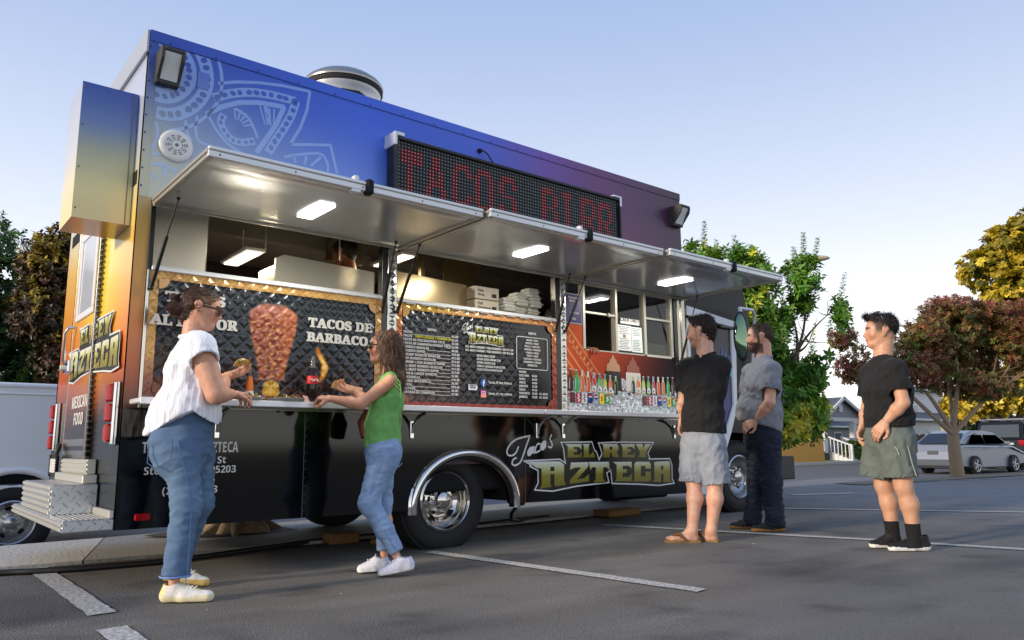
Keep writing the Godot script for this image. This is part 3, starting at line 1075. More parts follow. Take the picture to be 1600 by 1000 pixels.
func truck_rear(t: Node) -> void:
	# rear wall, painted face looking back along -x
	var r := MB.new()
	grid(r, Vector3(0, 0.34, -2.25), Z, Y, 2.25, TH - 0.34, 30, 40, func(pz, py): return rear_col(pz - 2.25, 0.34 + py))
	obj("rear_wall", r, mt("rear wrap", "#ffffff", 0.2), t)
	var rb := MB.new()
	rb.span(Vector3(0.003, 0.34, -2.21), Vector3(0.04, TH - 0.062, -0.032))
	obj("rear_frame", rb, mt("bulkhead dark", "#3b2c38", 0.45), t)
	# corner strip, service side, from the counter up to the awning hinge
	var cs := MB.new()
	grid(cs, Vector3(0, 1.04, 0.0), X, Y, 0.075, 1.295, 2, 20, func(px, py): return rear_col(-0.1, 1.04 + py).lerp(Color("#8a5a50"), 0.25))
	cs.col = Color("#9a6a40")
	cs.span(Vector3(0.0, 1.04, -0.04), Vector3(0.075, 2.335, -0.002))
	obj("corner_post", cs, mt("rear wrap", "#ffffff", 0.2), t)
	var vs := MB.new()
	vs.span(Vector3(-0.004, 2.43, -2.1), Vector3(-0.001, 2.52, -0.07))
	obj("vent_slot", vs, mt("hole dark", "#0a0a0a", 0.9), t)
	var lip := MB.new()
	lip.span(Vector3(-0.02, 3.28, -2.25), Vector3(0.0, TH, 0.0), 0.004)
	obj("rear_lip", lip, mt("shell aluminium", "#aeb3bb", 0.4, 0.3), t)
	# box hung on the rear wall
	var bx := MB.new()
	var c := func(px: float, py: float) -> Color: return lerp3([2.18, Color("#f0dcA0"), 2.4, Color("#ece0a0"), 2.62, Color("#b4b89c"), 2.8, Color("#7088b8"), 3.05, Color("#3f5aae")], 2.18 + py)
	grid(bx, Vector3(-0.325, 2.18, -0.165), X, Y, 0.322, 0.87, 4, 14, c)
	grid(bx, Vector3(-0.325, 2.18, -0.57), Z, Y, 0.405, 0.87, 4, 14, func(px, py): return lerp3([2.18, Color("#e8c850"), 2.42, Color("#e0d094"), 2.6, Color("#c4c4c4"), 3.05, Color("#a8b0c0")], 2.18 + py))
	bx.col = Color("#b08a5a")
	bx.quad(Vector3(-0.325, 2.18, -0.57), Vector3(-0.003, 2.18, -0.57), Vector3(-0.003, 2.18, -0.165), Vector3(-0.325, 2.18, -0.165))
	bx.col = Color("#5a6a9c")
	bx.quad(Vector3(-0.325, 3.05, -0.165), Vector3(-0.003, 3.05, -0.165), Vector3(-0.003, 3.05, -0.57), Vector3(-0.325, 3.05, -0.57))
	bx.quad(Vector3(-0.003, 2.18, -0.57), Vector3(-0.325, 2.18, -0.57), Vector3(-0.325, 3.05, -0.57), Vector3(-0.003, 3.05, -0.57))
	obj("equipment_box", bx, mt("rear wrap", "#ffffff", 0.2), t)
	var rv := MB.new()
	for y in [2.24, 2.5, 2.77, 3.02]:
		rv.ellipsoid(Vector3(-0.31, y, -0.163), Vector3(0.006, 0.006, 0.004), Basis(), 4, 8)
	rv.span(Vector3(-0.035, 2.18, -0.164), Vector3(-0.03, 3.05, -0.161))
	stuff("box_rivets", rv, mt("screw steel", "#77766f", 0.4, 0.8), t)
	# rear door with window, hinge and handle
	var d := Node3D.new()
	d.name = "rear_door"
	t.add_child(d)
	var db := MB.new()
	grid(db, Vector3(-0.012, 0.72, -1.72), Z, Y, 0.85, 1.8, 12, 30, func(pz, py): return rear_col(pz - 1.72, 0.72 + py).lightened(0.04))
	obj("leaf", db, mt("rear wrap", "#ffffff", 0.2), d)
	var dt := MB.new()
	dt.span(Vector3(-0.013, 0.7, -1.74), Vector3(-0.004, 2.52, -1.7), 0.003)
	dt.span(Vector3(-0.016, 0.7, -0.9), Vector3(-0.004, 2.52, -0.86), 0.003)
	dt.span(Vector3(-0.014, 0.74, -1.7), Vector3(-0.01, 0.79, -0.9), 0.001)
	dt.span(Vector3(-0.014, 0.82, -1.7), Vector3(-0.01, 0.87, -0.9), 0.001)
	obj("edge_trim", dt, mt("polished steel", "#b4b0a4", 0.2, 0.9), d)
	var hg := MB.new()
	hg.tube([Vector3(-0.022, 0.72, -0.84), Vector3(-0.022, 2.5, -0.84)], 0.014, 8)
	for i in 45:
		hg.span(Vector3(-0.03, 0.74 + i * 0.039, -0.82), Vector3(-0.004, 0.752 + i * 0.039, -0.79), 0.002)
	obj("hinge", hg, mt("hinge steel", "#6f6e6c", 0.3, 0.8), d)
	var wf := MB.new()
	for q in [[1.74, -1.56, 1.79, -0.96], [2.35, -1.56, 2.4, -0.96], [1.79, -1.56, 2.35, -1.5], [1.79, -1.02, 2.35, -0.96]]:
		wf.span(Vector3(-0.026, q[0], q[1]), Vector3(-0.013, q[2], q[3]), 0.004)
	obj("window_frame", wf, mt("white trim", "#d8dadf", 0.35), d)
	var wp := MB.new()
	wp.span(Vector3(-0.018, 1.79, -1.5), Vector3(-0.014, 2.35, -1.02))
	obj("window_pane", wp, mt("frosted pane", "#b8bfcc", 0.12), d)
	var hd := MB.new()
	hd.tube([Vector3(-0.02, 1.42, -1.62), Vector3(-0.07, 1.45, -1.62), Vector3(-0.075, 1.66, -1.6), Vector3(-0.06, 1.7, -1.56), Vector3(-0.02, 1.7, -1.56)], 0.014, 10)
	hd.span(Vector3(-0.06, 1.36, -1.7), Vector3(-0.013, 1.46, -1.5), 0.01)
	hd.span(Vector3(-0.1, 1.38, -1.66), Vector3(-0.06, 1.42, -1.56), 0.006)
	obj("handle", hd, mt("chrome", "#d9dadb", 0.09, 1.0), d)
	# lettering on the rear
	var q := MB.new()
	text(q, "MEXICAN", Vector3(-0.0145, 1.06, -1.2), 0.085, font("Droid Sans", 700), Z, Y, 0, 1.0)
	text(q, "FOOD", Vector3(-0.0145, 0.94, -1.2), 0.085, font("Droid Sans", 700), Z, Y, 0, 1.0)
	obj("lettering", q, mt("white lettering", "#e4e2dc", 0.35), d)
	var k := 0.86
	logo(t, Vector3(-0.0165, 1.47 - 0.62 * 0.95, -0.93 - 4.03 * k), Vector3(0, 0, k), Vector3(0, 0.95, 0), false)
	# tail lights: three red lenses in a chrome housing each
	for s in [[-0.09, 0.84], [-2.0, 0.8]]:
		var tl := Node3D.new()
		tl.name = "tail_light" if not t.has_node("tail_light") else "tail_light_001"
		t.add_child(tl)
		var h := MB.new()
		h.span(Vector3(-0.025, s[1] - 0.02, s[0] - 0.085), Vector3(-0.001, s[1] + 0.36, s[0] + 0.03), 0.008)
		h.tube([Vector3(-0.03, s[1] - 0.01, s[0] + 0.022), Vector3(-0.03, s[1] + 0.35, s[0] + 0.022)], 0.011, 10)
		obj("housing", h, mt("chrome", "#d9dadb", 0.09, 1.0), tl)
		for i in 3:
			var l := MB.new()
			l.span(Vector3(-0.065, s[1] + i * 0.118, s[0] - 0.08), Vector3(-0.026, s[1] + 0.105 + i * 0.118, s[0] + 0.006), 0.012)
			obj("lens", l, mt("red lens", "#a80f14", 0.12), tl)
	var lp := MB.new()
	lp.span(Vector3(-0.06, 0.6, -1.86), Vector3(-0.045, 0.76, -1.6), 0.006)
	for i in 8:
		lp.ellipsoid(Vector3(-0.062, 0.61 + i * 0.02, -1.86), Vector3.ONE * 0.011, Basis(), 4, 6)
		lp.ellipsoid(Vector3(-0.062, 0.61 + i * 0.02, -1.6), Vector3.ONE * 0.011, Basis(), 4, 6)
	lp.tube([Vector3(-0.05, 0.76, -1.7), Vector3(-0.03, 0.84, -1.72)], 0.015, 6)
	obj("plate_frame", lp, mt("seal black", "#161616", 0.7), t)
	var pl := MB.new()
	pl.span(Vector3(-0.066, 0.63, -1.84), Vector3(-0.061, 0.73, -1.62))
	obj("plate", pl, mt("plate white", "#cfcfca", 0.4), t)
	# steps of bright checker plate
	var checker := mt("checker plate", "#c9ccce", 0.3, 0.75)
	checker.normal_enabled = true
	checker.normal_texture = checker_tex()
	checker.normal_scale = 1.0
	checker.uv1_triplanar = true
	checker.uv1_scale = Vector3.ONE * 7.0
	var ribbed := mt("ribbed aluminium", "#d8d6c8", 0.35, 0.6)
	var s1 := MB.new()
	s1.span(Vector3(-0.265, 0.34, -1.95), Vector3(0.0, 0.405, -0.006), 0.006)
	obj("lower_step", s1, checker, t)
	var s2 := MB.new()
	s2.span(Vector3(-0.26, 0.407, -1.55), Vector3(-0.004, 0.585, -0.46), 0.006)
	obj("upper_step", s2, checker, t)
	var rb2 := MB.new()
	for i in 9:
		rb2.span(Vector3(-0.255 + i * 0.028, 0.405, -0.455), Vector3(-0.243 + i * 0.028, 0.412, -0.012), 0.002)
	for i in 5:
		rb2.span(Vector3(-0.268, 0.415 + i * 0.036, -1.55), Vector3(-0.26, 0.436 + i * 0.036, -0.462), 0.003)
	for i in 2:
		rb2.span(Vector3(-0.273, 0.348 + i * 0.028, -1.95), Vector3(-0.265, 0.366 + i * 0.028, -0.008), 0.003)
	rb2.span(Vector3(-0.03, 0.407, -0.45), Vector3(-0.004, 0.45, -0.01), 0.003)
	obj("step_rib", rb2, ribbed, t)
	var s3 := MB.new()
	s3.span(Vector3(-0.09, 0.587, -1.45), Vector3(-0.004, 0.64, -0.5), 0.006)
	s3.span(Vector3(-0.06, 0.642, -1.4), Vector3(-0.004, 0.735, -0.56), 0.006)
	for i in 3:
		s3.span(Vector3(-0.066, 0.652 + i * 0.028, -1.4), Vector3(-0.06, 0.67 + i * 0.028, -0.56), 0.002)
	obj("threshold_step", s3, ribbed, t)
	var ml := MB.new()
	ml.span(Vector3(0.1, 0.385, 0.001), Vector3(0.19, 0.425, 0.02), 0.008)
	obj("side_marker", ml, mt("red lens", "#a80f14", 0.12), t)

func checker_tex() -> ImageTexture:
	var n := 256
	var im := Image.create(n, n, false, Image.FORMAT_RGBA8)
	for y in n:
		for x in n:
			var h := 0.0
			for k in 2:
				for cx in [0.0, 128.0]:
					var ox := fposmod(x - cx - (64.0 if k else 0.0) + 64.0, 128.0) - 64.0
					var oy := fposmod(y - (64.0 if k else 0.0) + 64.0, 128.0) - 64.0
					var a := 0.785 if k else -0.785
					var u := ox * cos(a) + oy * sin(a)
					var w := -ox * sin(a) + oy * cos(a)
					h = maxf(h, 1.0 - smoothstep(0.6, 1.0, sqrt(pow(u / 40.0, 2) + pow(w / 9.0, 2))))
			im.set_pixel(x, y, Color(h, h, h))
	im.bump_map_to_normal_map(6.0)
	return ImageTexture.create_from_image(im)

func truck_front(t: Node) -> void:
	var dark := mt("cab paint", "#120f14", 0.38, 0.0, 0.35)
	var white := mt("cab white", "#dfe3e8", 0.3)
	var b := MB.new()
	# side of the cab above and ahead of the door, with its slanted windscreen post
	b.poly(v2([TL, 2.22, 6.15, 2.14, 6.15, 1.1, 6.56, 1.1, 6.56, 1.6, 6.47, 2.02, 6.33, 2.6, 6.2, 2.68, TL, 2.68]), Vector3(0, 0, -0.05), X, Y, 0.045)
	b.poly(v2([TL, 2.6, 6.33, 2.6, 6.33, 2.66, TL, 2.7]), Vector3(0, 0, -2.2), X, Y, 2.14)
	b.poly(v2([6.2, 0.92, 6.95, 0.92, 6.95, 1.22, 6.56, 1.36, 6.2, 1.36]), Vector3(0, 0, -2.15), X, Y, 2.09)
	obj("cab_body", b, dark, t)
	var rv := MB.new()
	for i in 5:
		rv.ellipsoid(Vector3(5.75 + i * 0.12, 2.42, -0.005), Vector3(0.008, 0.008, 0.005), Basis(), 4, 8)
	stuff("cab_rivets", rv, mt("screw steel", "#77766f", 0.4, 0.8), t)
	var ws := MB.new()
	ws.quad(Vector3(6.56, 1.36, -0.06), Vector3(6.56, 1.36, -2.15), Vector3(6.34, 2.58, -2.15), Vector3(6.34, 2.58, -0.06))
	obj("windscreen", ws, glass("dark glass", "#20282a", 0.75), t)
	# door with a white frame
	var d := Node3D.new()
	d.name = "cab_door"
	t.add_child(d)
	var fr := MB.new()
	fr.poly(v2([TL + 0.03, 2.23, 6.15, 2.14, 6.15, 2.07, TL + 0.03, 2.13]), Vector3(0, 0, -0.012), X, Y, 0.022)
	fr.poly(v2([6.06, 2.085, 6.15, 2.07, 6.1, 1.2, 5.98, 0.95, 5.9, 0.98, 6.04, 1.22]), Vector3(0, 0, -0.012), X, Y, 0.022)
	fr.poly(v2([5.9, 0.98, 5.985, 0.955, 5.6, 0.3, 5.47, 0.3]), Vector3(0, 0, -0.012), X, Y, 0.022)
	fr.poly(v2([TL + 0.02, 0.32, 5.48, 0.3, 5.56, 0.42, TL + 0.02, 0.42]), Vector3(0, 0, -0.012), X, Y, 0.02)
	fr.span(Vector3(TL + 0.03, 1.2, -0.012), Vector3(TL + 0.075, 2.1, 0.006), 0.004)
	obj("frame", fr, white, d)
	var pn := MB.new()
	pn.poly(v2([TL + 0.076, 2.125, 6.058, 2.075, 6.03, 1.2, 5.92, 1.0, 5.54, 0.425, TL + 0.076, 0.425]), Vector3(0, 0, -0.03), X, Y, 0.022, func(p): return Color("#101014").lerp(Color("#1c2a78"), smoothstep(1.7, 1.2, p.y)))
	obj("panel", pn, mt("vinyl wrap", "#ffffff", 0.32), d)
	var fe := MB.new()
	for i in 6:
		var a := 0.35 + i * 0.25
		var p0 := Vector2(5.9, 1.5)
		var p1 := p0 + Vector2(cos(a), sin(a)) * (0.3 + 0.06 * (i % 2))
		fe.col = [Color("#48d8c8"), Color("#3aa0e8"), Color("#57e0a0"), Color("#2b5fd8"), Color("#52c8e6"), Color("#3f7cf0")][i]
		var e := (p1 - p0).orthogonal().normalized() * 0.022
		fe.poly([p0, p0.lerp(p1, 0.5) + e, p1, p0.lerp(p1, 0.5) - e], Vector3(0, 0, -0.006 + i * 0.0006), X, Y)
	fe.col = Color("#c2562c")
	fe.poly(v2([5.62, 0.62, 5.72, 0.72, 5.72, 0.86, 5.64, 0.78]), Vector3(0, 0, -0.005), X, Y)
	obj("feather_print", fe, mt("vinyl wrap", "#ffffff", 0.32), d)
	var tr := MB.new()
	tr.tube([Vector3(5.42, 2.1, 0.022), Vector3(6.1, 2.05, 0.022)], 0.007, 8)
	tr.span(Vector3(5.85, 2.045, 0.0), Vector3(6.12, 2.075, 0.03), 0.006)
	obj("door_track", tr, mt("strut black", "#131313", 0.35), d)
	# front fender with its marker lamps, wheel house and bumper
	var fn := MB.new()
	fn.poly(v2([6.56, 1.34, 6.8, 1.33, 6.95, 1.25, 7.0, 1.1, 7.0, 0.62, 6.72, 0.62, 6.68, 0.72, 6.56, 0.82]), Vector3(0, 0, -0.35), X, Y, 0.31)
	fn.poly(v2([5.98, 0.93, 6.56, 0.9, 6.56, 1.1, 6.08, 1.15]), Vector3(0, 0, -0.06), X, Y, 0.04)
	fn.span(Vector3(6.6, 0.68, -1.9), Vector3(6.98, 1.24, -0.36), 0.05)
	obj("front_fender", fn, dark, t)
	var mk := MB.new()
	mk.span(Vector3(6.89, 1.02, -0.042), Vector3(6.97, 1.075, -0.02), 0.008)
	mk.lathe(Vector3(6.92, 0.9, -0.042), Z, [Vector2(0.04, 0.0), Vector2(0.038, 0.016), Vector2(0.0, 0.024)], 20, 0.3)
	obj("marker_light", mk, mt("amber lens", "#e2641c", 0.2), t)
	var hl := MB.new()
	hl.lathe(Vector3(6.99, 0.95, -0.25), X, [Vector2(0.1, 0.0), Vector2(0.1, 0.02), Vector2(0.08, 0.03), Vector2(0.0, 0.045)], 24, 0.3)
	obj("headlight", hl, mt("prismatic lens", "#d6d9d4", 0.22), t)
	var bm := MB.new()
	bm.span(Vector3(6.72, 0.395, -2.15), Vector3(7.235, 0.66, -0.03), 0.012)
	obj("bumper", bm, mt("bumper black", "#1a1a1b", 0.5), t)
	# long-arm mirror
	var m := Node3D.new()
	m.name = "side_mirror"
	t.add_child(m)
	var mh := MB.new()
	var bs := Basis(Y, -0.35)
	mh.ellipsoid(Vector3(5.9, 1.93, 0.25), Vector3(0.1, 0.27, 0.05), bs, 12, 18)
	obj("shell", mh, mt("bumper black", "#1a1a1b", 0.5), m)
	var mg := MB.new()
	mg.ellipsoid(Vector3(5.9, 1.93, 0.25) + bs * Vector3(-0.035, 0, 0.03), Vector3(0.08, 0.24, 0.035), bs, 10, 16)
	obj("mirror_glass", mg, mt("mirror", "#6f8a74", 0.05, 1.0), m)
	var ma := MB.new()
	ma.tube([Vector3(5.93, 2.24, 0.22), Vector3(6.2, 2.25, 0.2), Vector3(6.3, 2.22, 0.16), Vector3(6.34, 2.1, 0.12), Vector3(6.36, 1.7, 0.06), Vector3(6.4, 1.3, -0.02)], 0.017, 10)
	ma.tube([Vector3(5.93, 2.24, 0.22), Vector3(5.92, 2.16, 0.24)], 0.022, 10)
	obj("arm", ma, mt("white trim", "#d8dadf", 0.35), m)

func panel_border(b: MB, x0: float, x1: float, y0: float, y1: float, w: float, colf: Callable) -> void:
	# quilted strips round a panel with rounded inner corners
	var bump := func(px: float, py: float) -> float: return pillow(px, py) + 0.0035
	for r in [[x0, y1 - w, x1, y1], [x0, y0, x1, y0 + w], [x0, y0 + w, x0 + w, y1 - w], [x1 - w, y0 + w, x1, y1 - w]]:
		var ox: float = r[0]
		var oy: float = r[1]
		grid(b, Vector3(ox, oy, 0.006), X, Y, r[2] - ox, r[3] - oy, int((r[2] - ox) / 0.011) + 1, int((r[3] - oy) / 0.011) + 1, func(px, py): return colf.call(ox + px, oy + py), func(px, py): return bump.call(ox + px, oy + py))
	for c in [[x0 + w, y0 + w, 0], [x1 - w, y0 + w, 1], [x1 - w, y1 - w, 2], [x0 + w, y1 - w, 3]]:
		var q := [Vector2(0, 0)]
		for i in 9:
			var a: float = PI / 2 * i / 8 + PI / 2 * c[2]
			q.append(Vector2(cos(a), sin(a)) * 0.062)
		b.col = colf.call(c[0], c[1])
		b.poly(q, Vector3(c[0], c[1], 0.0205), X, Y)

func bottle_print(b: MB, x: float, y: float, h: float, glass_c: String, drink: String, label: String, z: float) -> void:
	var w := h * 0.15
	var o := Vector3(x, y, z)
	var prof := [[1.0, 0.0], [1.0, 0.55], [0.82, 0.66], [0.42, 0.82], [0.4, 0.93], [0.5, 0.94], [0.5, 1.0]]
	var l := []
	var r := []
	for p in prof:
		l.push_front(Vector2(-w * p[0], h * p[1]))
		r.append(Vector2(w * p[0], h * p[1]))
	b.col = Color(glass_c)
	b.poly(r + l, o, X, Y)
	b.col = Color(drink)
	b.poly(v2([-w * 0.86, h * 0.02, w * 0.86, h * 0.02, w * 0.86, h * 0.56, w * 0.4, h * 0.74, -w * 0.4, h * 0.74, -w * 0.86, h * 0.56]), o + Z * 0.0008, X, Y)
	if label:
		b.col = Color(label)
		b.poly(v2([-w * 0.95, h * 0.08, w * 0.95, h * 0.08, w * 0.95, h * 0.3, 0, h * 0.4, -w * 0.95, h * 0.3]), o + Z * 0.0016, X, Y)
		b.col = Color("#1d4a2c")
		b.poly(v2([-w * 0.4, h * 0.14, w * 0.4, h * 0.14, 0, h * 0.3]), o + Z * 0.0024, X, Y)
	b.col = Color("#c9d6da")
	b.poly(v2([-w * 0.7, h * 0.1, -w * 0.45, h * 0.1, -w * 0.35, h * 0.6, -w * 0.6, h * 0.55]), o + Z * 0.0028, X, Y)
	b.col = Color("#c8cfd6")
	b.poly(v2([-w * 0.5, h * 0.955, w * 0.5, h * 0.955, w * 0.5, h, -w * 0.5, h]), o + Z * 0.0012, X, Y)

func can_print(b: MB, x: float, y: float, w: float, h: float, k: int, z: float) -> void:
	var o := Vector3(x, y, z)
	var c: String = ["#3a1216", "#b01c26", "#e4e6e8", "#14306e", "#9fb2cc", "#f0d416", "#3c9a3a"][k]
	b.col = Color("#b9bec4")
	b.poly(v2([-w / 2 + 0.006, 0, w / 2 - 0.006, 0, w / 2 - 0.006, h, -w / 2 + 0.006, h]), o, X, Y)
	b.col = Color(c)
	b.poly(v2([-w / 2, 0.008, w / 2, 0.008, w / 2, h - 0.008, -w / 2, h - 0.008]), o + Z * 0.0008, X, Y)
	var mark: Array = [["#b3262c"], ["#f2eeee"], ["#6d2026", "#3c3f44"], ["#f0f0f0", "#c8202c", "#1d3f96"], ["#f0f0f0", "#c8202c", "#1d3f96"], ["#c83a24", "#f6ee98"], ["#f2f4ee", "#d8332c"]][k]
	if k == 3 or k == 4:
		for i in 3:
			b.col = Color(mark[[1, 0, 2][i]])
			var q := []
			for j in 13:
				var a: float = PI * j / 12 * [1.0, 1.0, -1.0][i]
				q.append(Vector2(cos(a) * 0.024, h * 0.62 + sin(a) * 0.026) if i != 1 else Vector2(-0.024 + 0.004 * j, h * 0.62 + (0.006 if j % 2 else -0.006)))
			if i != 1:
				b.poly(q, o + Z * (0.0016 + i * 0.0004), X, Y)
			else:
				b.stroke([Vector2(-0.02, h * 0.6), Vector2(0, h * 0.62), Vector2(0.02, h * 0.63)], 0.01, o + Z * 0.003, X, Y)
	elif k == 2 or k == 1 or k == 0:
		b.col = Color(mark[0])
		b.stroke(smooth_line(v2([-0.01, 0.02, 0.012, 0.035, -0.012, 0.05, 0.012, 0.066, -0.01, 0.08, 0.01, 0.092]), 4), 0.009, o + Z * 0.0016, X, Y)
	else:
		b.col = Color(mark[0])
		b.stroke(smooth_line(v2([-0.012, 0.03, 0.01, 0.05, -0.008, 0.06, 0.012, 0.08]), 4), 0.01, o + Z * 0.0016, X, Y)
		b.col = Color(mark[1])
		b.poly(v2([-w * 0.4, h * 0.7, w * 0.4, h * 0.76, w * 0.4, h * 0.85, -w * 0.4, h * 0.8]), o + Z * 0.0016, X, Y)

func truck_service(t: Node) -> void:
	var steel := mt("polished steel", "#b4b0a4", 0.2, 0.9)
	var alum := mt("window aluminium", "#c9c4b4", 0.35, 0.55)
	# posts between the openings
	var po := MB.new()
	rects(po, [[1.7, 1.04, 1.745, 2.285], [3.445, 1.04, 3.5, 2.285], [5.085, 1.04, 5.13, 2.285]], -0.05, 0.012)
	rects(po, [[0.075, 1.88, 0.105, 2.285]], -0.05, 0.01)
	obj("opening_post", po, mt("dark steel", "#4a4946", 0.25, 0.85), t)
	var dp := MB.new()
	rects(dp, [[1.747, 1.04, 1.826, 2.285], [3.502, 1.04, 3.566, 2.285], [0.077, 1.04, 0.096, 1.88]], -0.05, 0.016)
	# pressed diamonds on the strips
	for xx in [1.786, 3.534]:
		for i in 20:
			var c := Vector3(xx, 1.08 + i * 0.06, 0.016)
			for s in [-1, 1]:
				dp.tri(c + Vector3(0, 0, 0.006), c + Vector3(0.03 * s, -0.026 * s, 0), c + Vector3(0.03 * s, 0.026 * s, 0))
				dp.tri(c + Vector3(0, 0, 0.006), c + Vector3(0.03 * s, 0.026, 0), c + Vector3(-0.03 * s, 0.026, 0)) if s > 0 else dp.tri(c + Vector3(0, 0, 0.006), c + Vector3(-0.03, -0.026, 0), c + Vector3(0.03, -0.026, 0))
	obj("diamond_strip", dp, mt("diamond steel", "#d2cfc6", 0.16, 0.95), t)
	var rs := MB.new()
	rects(rs, [[5.131, 1.04, 5.165, 2.285], [5.2, 1.04, 5.235, 2.3]], -0.05, 0.018)
	rects(rs, [[5.166, 1.04, 5.199, 2.285], [5.236, 1.04, TL, 2.335]], -0.05, 0.004)
	obj("front_trim", rs, steel, t)
	# ---- board one: quilted sheet with the spit of meat
	var gold := func(px: float, py: float) -> Color:
		return Color("#d2a45c").lerp(Color("#b98444"), clampf(sin(px * 31.0) * 0.5 + 0.5, 0, 1) * 0.6) if py > 1.35 else Color("#c99a5c").lerp(Color("#7c4638"), smoothstep(1.4, 1.12, py))
	var nz := FastNoiseLite.new()
	nz.seed = 7
	nz.frequency = 9.0
	nz.fractal_octaves = 3
	var b1 := func(px: float, py: float) -> Color:
		var c := Color("#20262a").lerp(Color("#171314"), smoothstep(1.55, 1.2, py))
		var n := nz.get_noise_2d(px * 1.3, py * 1.6)
		# dim plates of food round the foot of the spit
		c = c.lerp(Color("#70302a"), clampf((n - 0.05) * 2.2, 0, 1) * smoothstep(1.45, 1.2, py) * 0.8)
		var cx := px - 0.885
		var hw := lerpf(0.088, 0.165, smoothstep(1.24, 1.66, py)) - 0.1 * smoothstep(1.68, 1.77, py)
		var inside := smoothstep(hw + 0.01, hw - 0.006, absf(cx)) * smoothstep(1.765, 1.735, py) * smoothstep(1.235, 1.25, py)
		var m := nz.get_noise_2d(px * 2.6 + 40, py * 4.5)
		var meat := Color("#b96a44").lerp(Color("#7a3526"), clampf(0.5 - m * 1.6, 0, 1)).lerp(Color("#f0b860"), clampf(m * 2.4 - 0.35, 0, 1))
		meat = meat.lerp(Color("#c58476"), smoothstep(1.6, 1.74, py) * 0.7).lerp(Color("#e07a3a"), smoothstep(0.02, 0.1, cx) * 0.35)
		c = c.lerp(meat, inside)
		for k in [[1.21, 0.052, 0.03], [1.165, 0.062, 0.04]]:
			var e := pow(cx / k[1], 2) + pow((py - k[0]) / k[2], 2)
			c = c.lerp(Color("#f4cf52").lerp(Color("#c07a20"), clampf(absf(sin(cx * 130)) * 0.7, 0, 1)), smoothstep(1.15, 0.85, e))
		# flame beside the lettering
		var f := pow((px - 1.235 - 0.03 * sin(py * 20)) / 0.028, 2) + pow((py - 1.36) / 0.13, 2)
		c = c.lerp(Color("#e88a1e").lerp(Color("#ffe27a"), smoothstep(0.6, 0.0, f)), smoothstep(1.1, 0.7, f))
		return c
	var quilt := mt("quilted sheet", "#ffffff", 0.24, 0.2, 0.8)
	var q1 := MB.new()
	grid(q1, Vector3(0.1, 1.085, 0.004), X, Y, 1.6, 0.79, 150, 74, func(px, py): return b1.call(0.1 + px, 1.085 + py), func(px, py): return pillow(0.1 + px, 1.085 + py))
	var p1 := Node3D.new()
	p1.name = "menu_board"
	t.add_child(p1)
	obj("sheet", q1, quilt, p1)
	var bd := MB.new()
	panel_border(bd, 0.098, 1.7, 1.083, 1.878, 0.05, gold)
	obj("gold_border", bd, quilt, p1)
	var tx := MB.new()
	tx.col = Color("#f4f2ec")
	var serif := font("Droid Serif", 700)
	for k in 5:
		# stroked five times for the heavy face
		var d := Vector3([0.0, 0.0035, -0.0035, 0.0035, -0.0035][k], [0.0, 0.0025, 0.0025, -0.0025, -0.0025][k], 0.0002 * k)
		text(tx, "TACOS", Vector3(0.37, 1.672, 0.0175) + d, 0.062, serif, X, Y, 0, 1.25, 0.003)
		text(tx, "AL PASTOR", Vector3(0.375, 1.525, 0.0175) + d, 0.062, serif, X, Y, 0, 1.06, 0.003)
		text(tx, "TACOS DE", Vector3(1.372, 1.6, 0.0175) + d, 0.062, serif, X, Y, 0, 1.12, 0.003)
		text(tx, "BARBACOA", Vector3(1.39, 1.5, 0.0175) + d, 0.062, serif, X, Y, 0, 1.1, 0.003)
	obj("lettering", tx, mt("white lettering", "#e4e2dc", 0.35), p1)
	# ---- board two: the menu
	var b2 := func(px: float, py: float) -> Color:
		var c := Color("#23282a").lerp(Color("#151314"), smoothstep(1.84, 2.7, px))
		c = c.lerp(Color("#5a2a22"), smoothstep(1.65, 1.4, py) * smoothstep(2.7, 2.0, px) * 0.55)
		return c.lerp(Color("#6a5a34"), clampf(nz.get_noise_2d(px * 1.1, py * 1.7) * 1.6, 0, 1) * smoothstep(1.55, 1.25, py) * smoothstep(3.0, 2.2, px) * 0.7)
	var p2 := Node3D.new()
	p2.name = "menu_board_001"
	t.add_child(p2)
	var q2 := MB.new()
	grid(q2, Vector3(1.83, 1.085, 0.004), X, Y, 1.615, 0.79, 150, 74, func(px, py): return b2.call(1.83 + px, 1.085 + py), func(px, py): return pillow(1.83 + px, 1.085 + py) * smoothstep(3.35, 2.7, 1.83 + px))
	obj("sheet", q2, quilt, p2)
	var bd2 := MB.new()
	panel_border(bd2, 1.828, 3.445, 1.083, 1.878, 0.05, func(px, py): return lerp3([1.12, Color("#8e2f20"), 1.5, Color("#b04a2a"), 1.8, Color("#d08a3a"), 1.88, lerp3([1.85, Color("#d8a832"), 2.1, Color("#d6b72a"), 2.5, Color("#d2aa88"), 3.4, Color("#c87a38")], px)], py))
	obj("gold_border", bd2, quilt, p2)
	var w := MB.new()
	var yl := MB.new()
	var sans := font("Droid Sans", 700)
	var zz := 0.0172
	var lines := ["TACOS", "TACOS", "TACOS DE PESCADO/FISH TACO", "TACOS DE CAMARON/SHRIMP TACO", "BURRITO REGULAR", "BURRITO SUPER", "SHRIMP BURRITO REGULAR", "FISH BURRITO REGULAR", "SHRIMP / FISH BURRITO SUPER", "ALL MEAT BURRITO REGULAR", "ALL MEAT BURRITO SUPER", "BEAN & CHEESE BURRITO", "QUESADILLA", "CHEESE QUESADILLA", "TORTA", "TOSTADA", "TOSTADA DE CAMARON"]
	var prices := ["$3.00", "$3.00", "$3.00", "$3.00", "$9.00", "$10.00", "$12.00", "$12.00", "$13.00", "$12.00", "$13.00", "$5.00", "$10.00", "$5.00", "$10.00", "$6.00", "$7.00"]
	text(w, "MENU", Vector3(2.143, 1.672, zz), 0.02, sans, X, Y, 0)
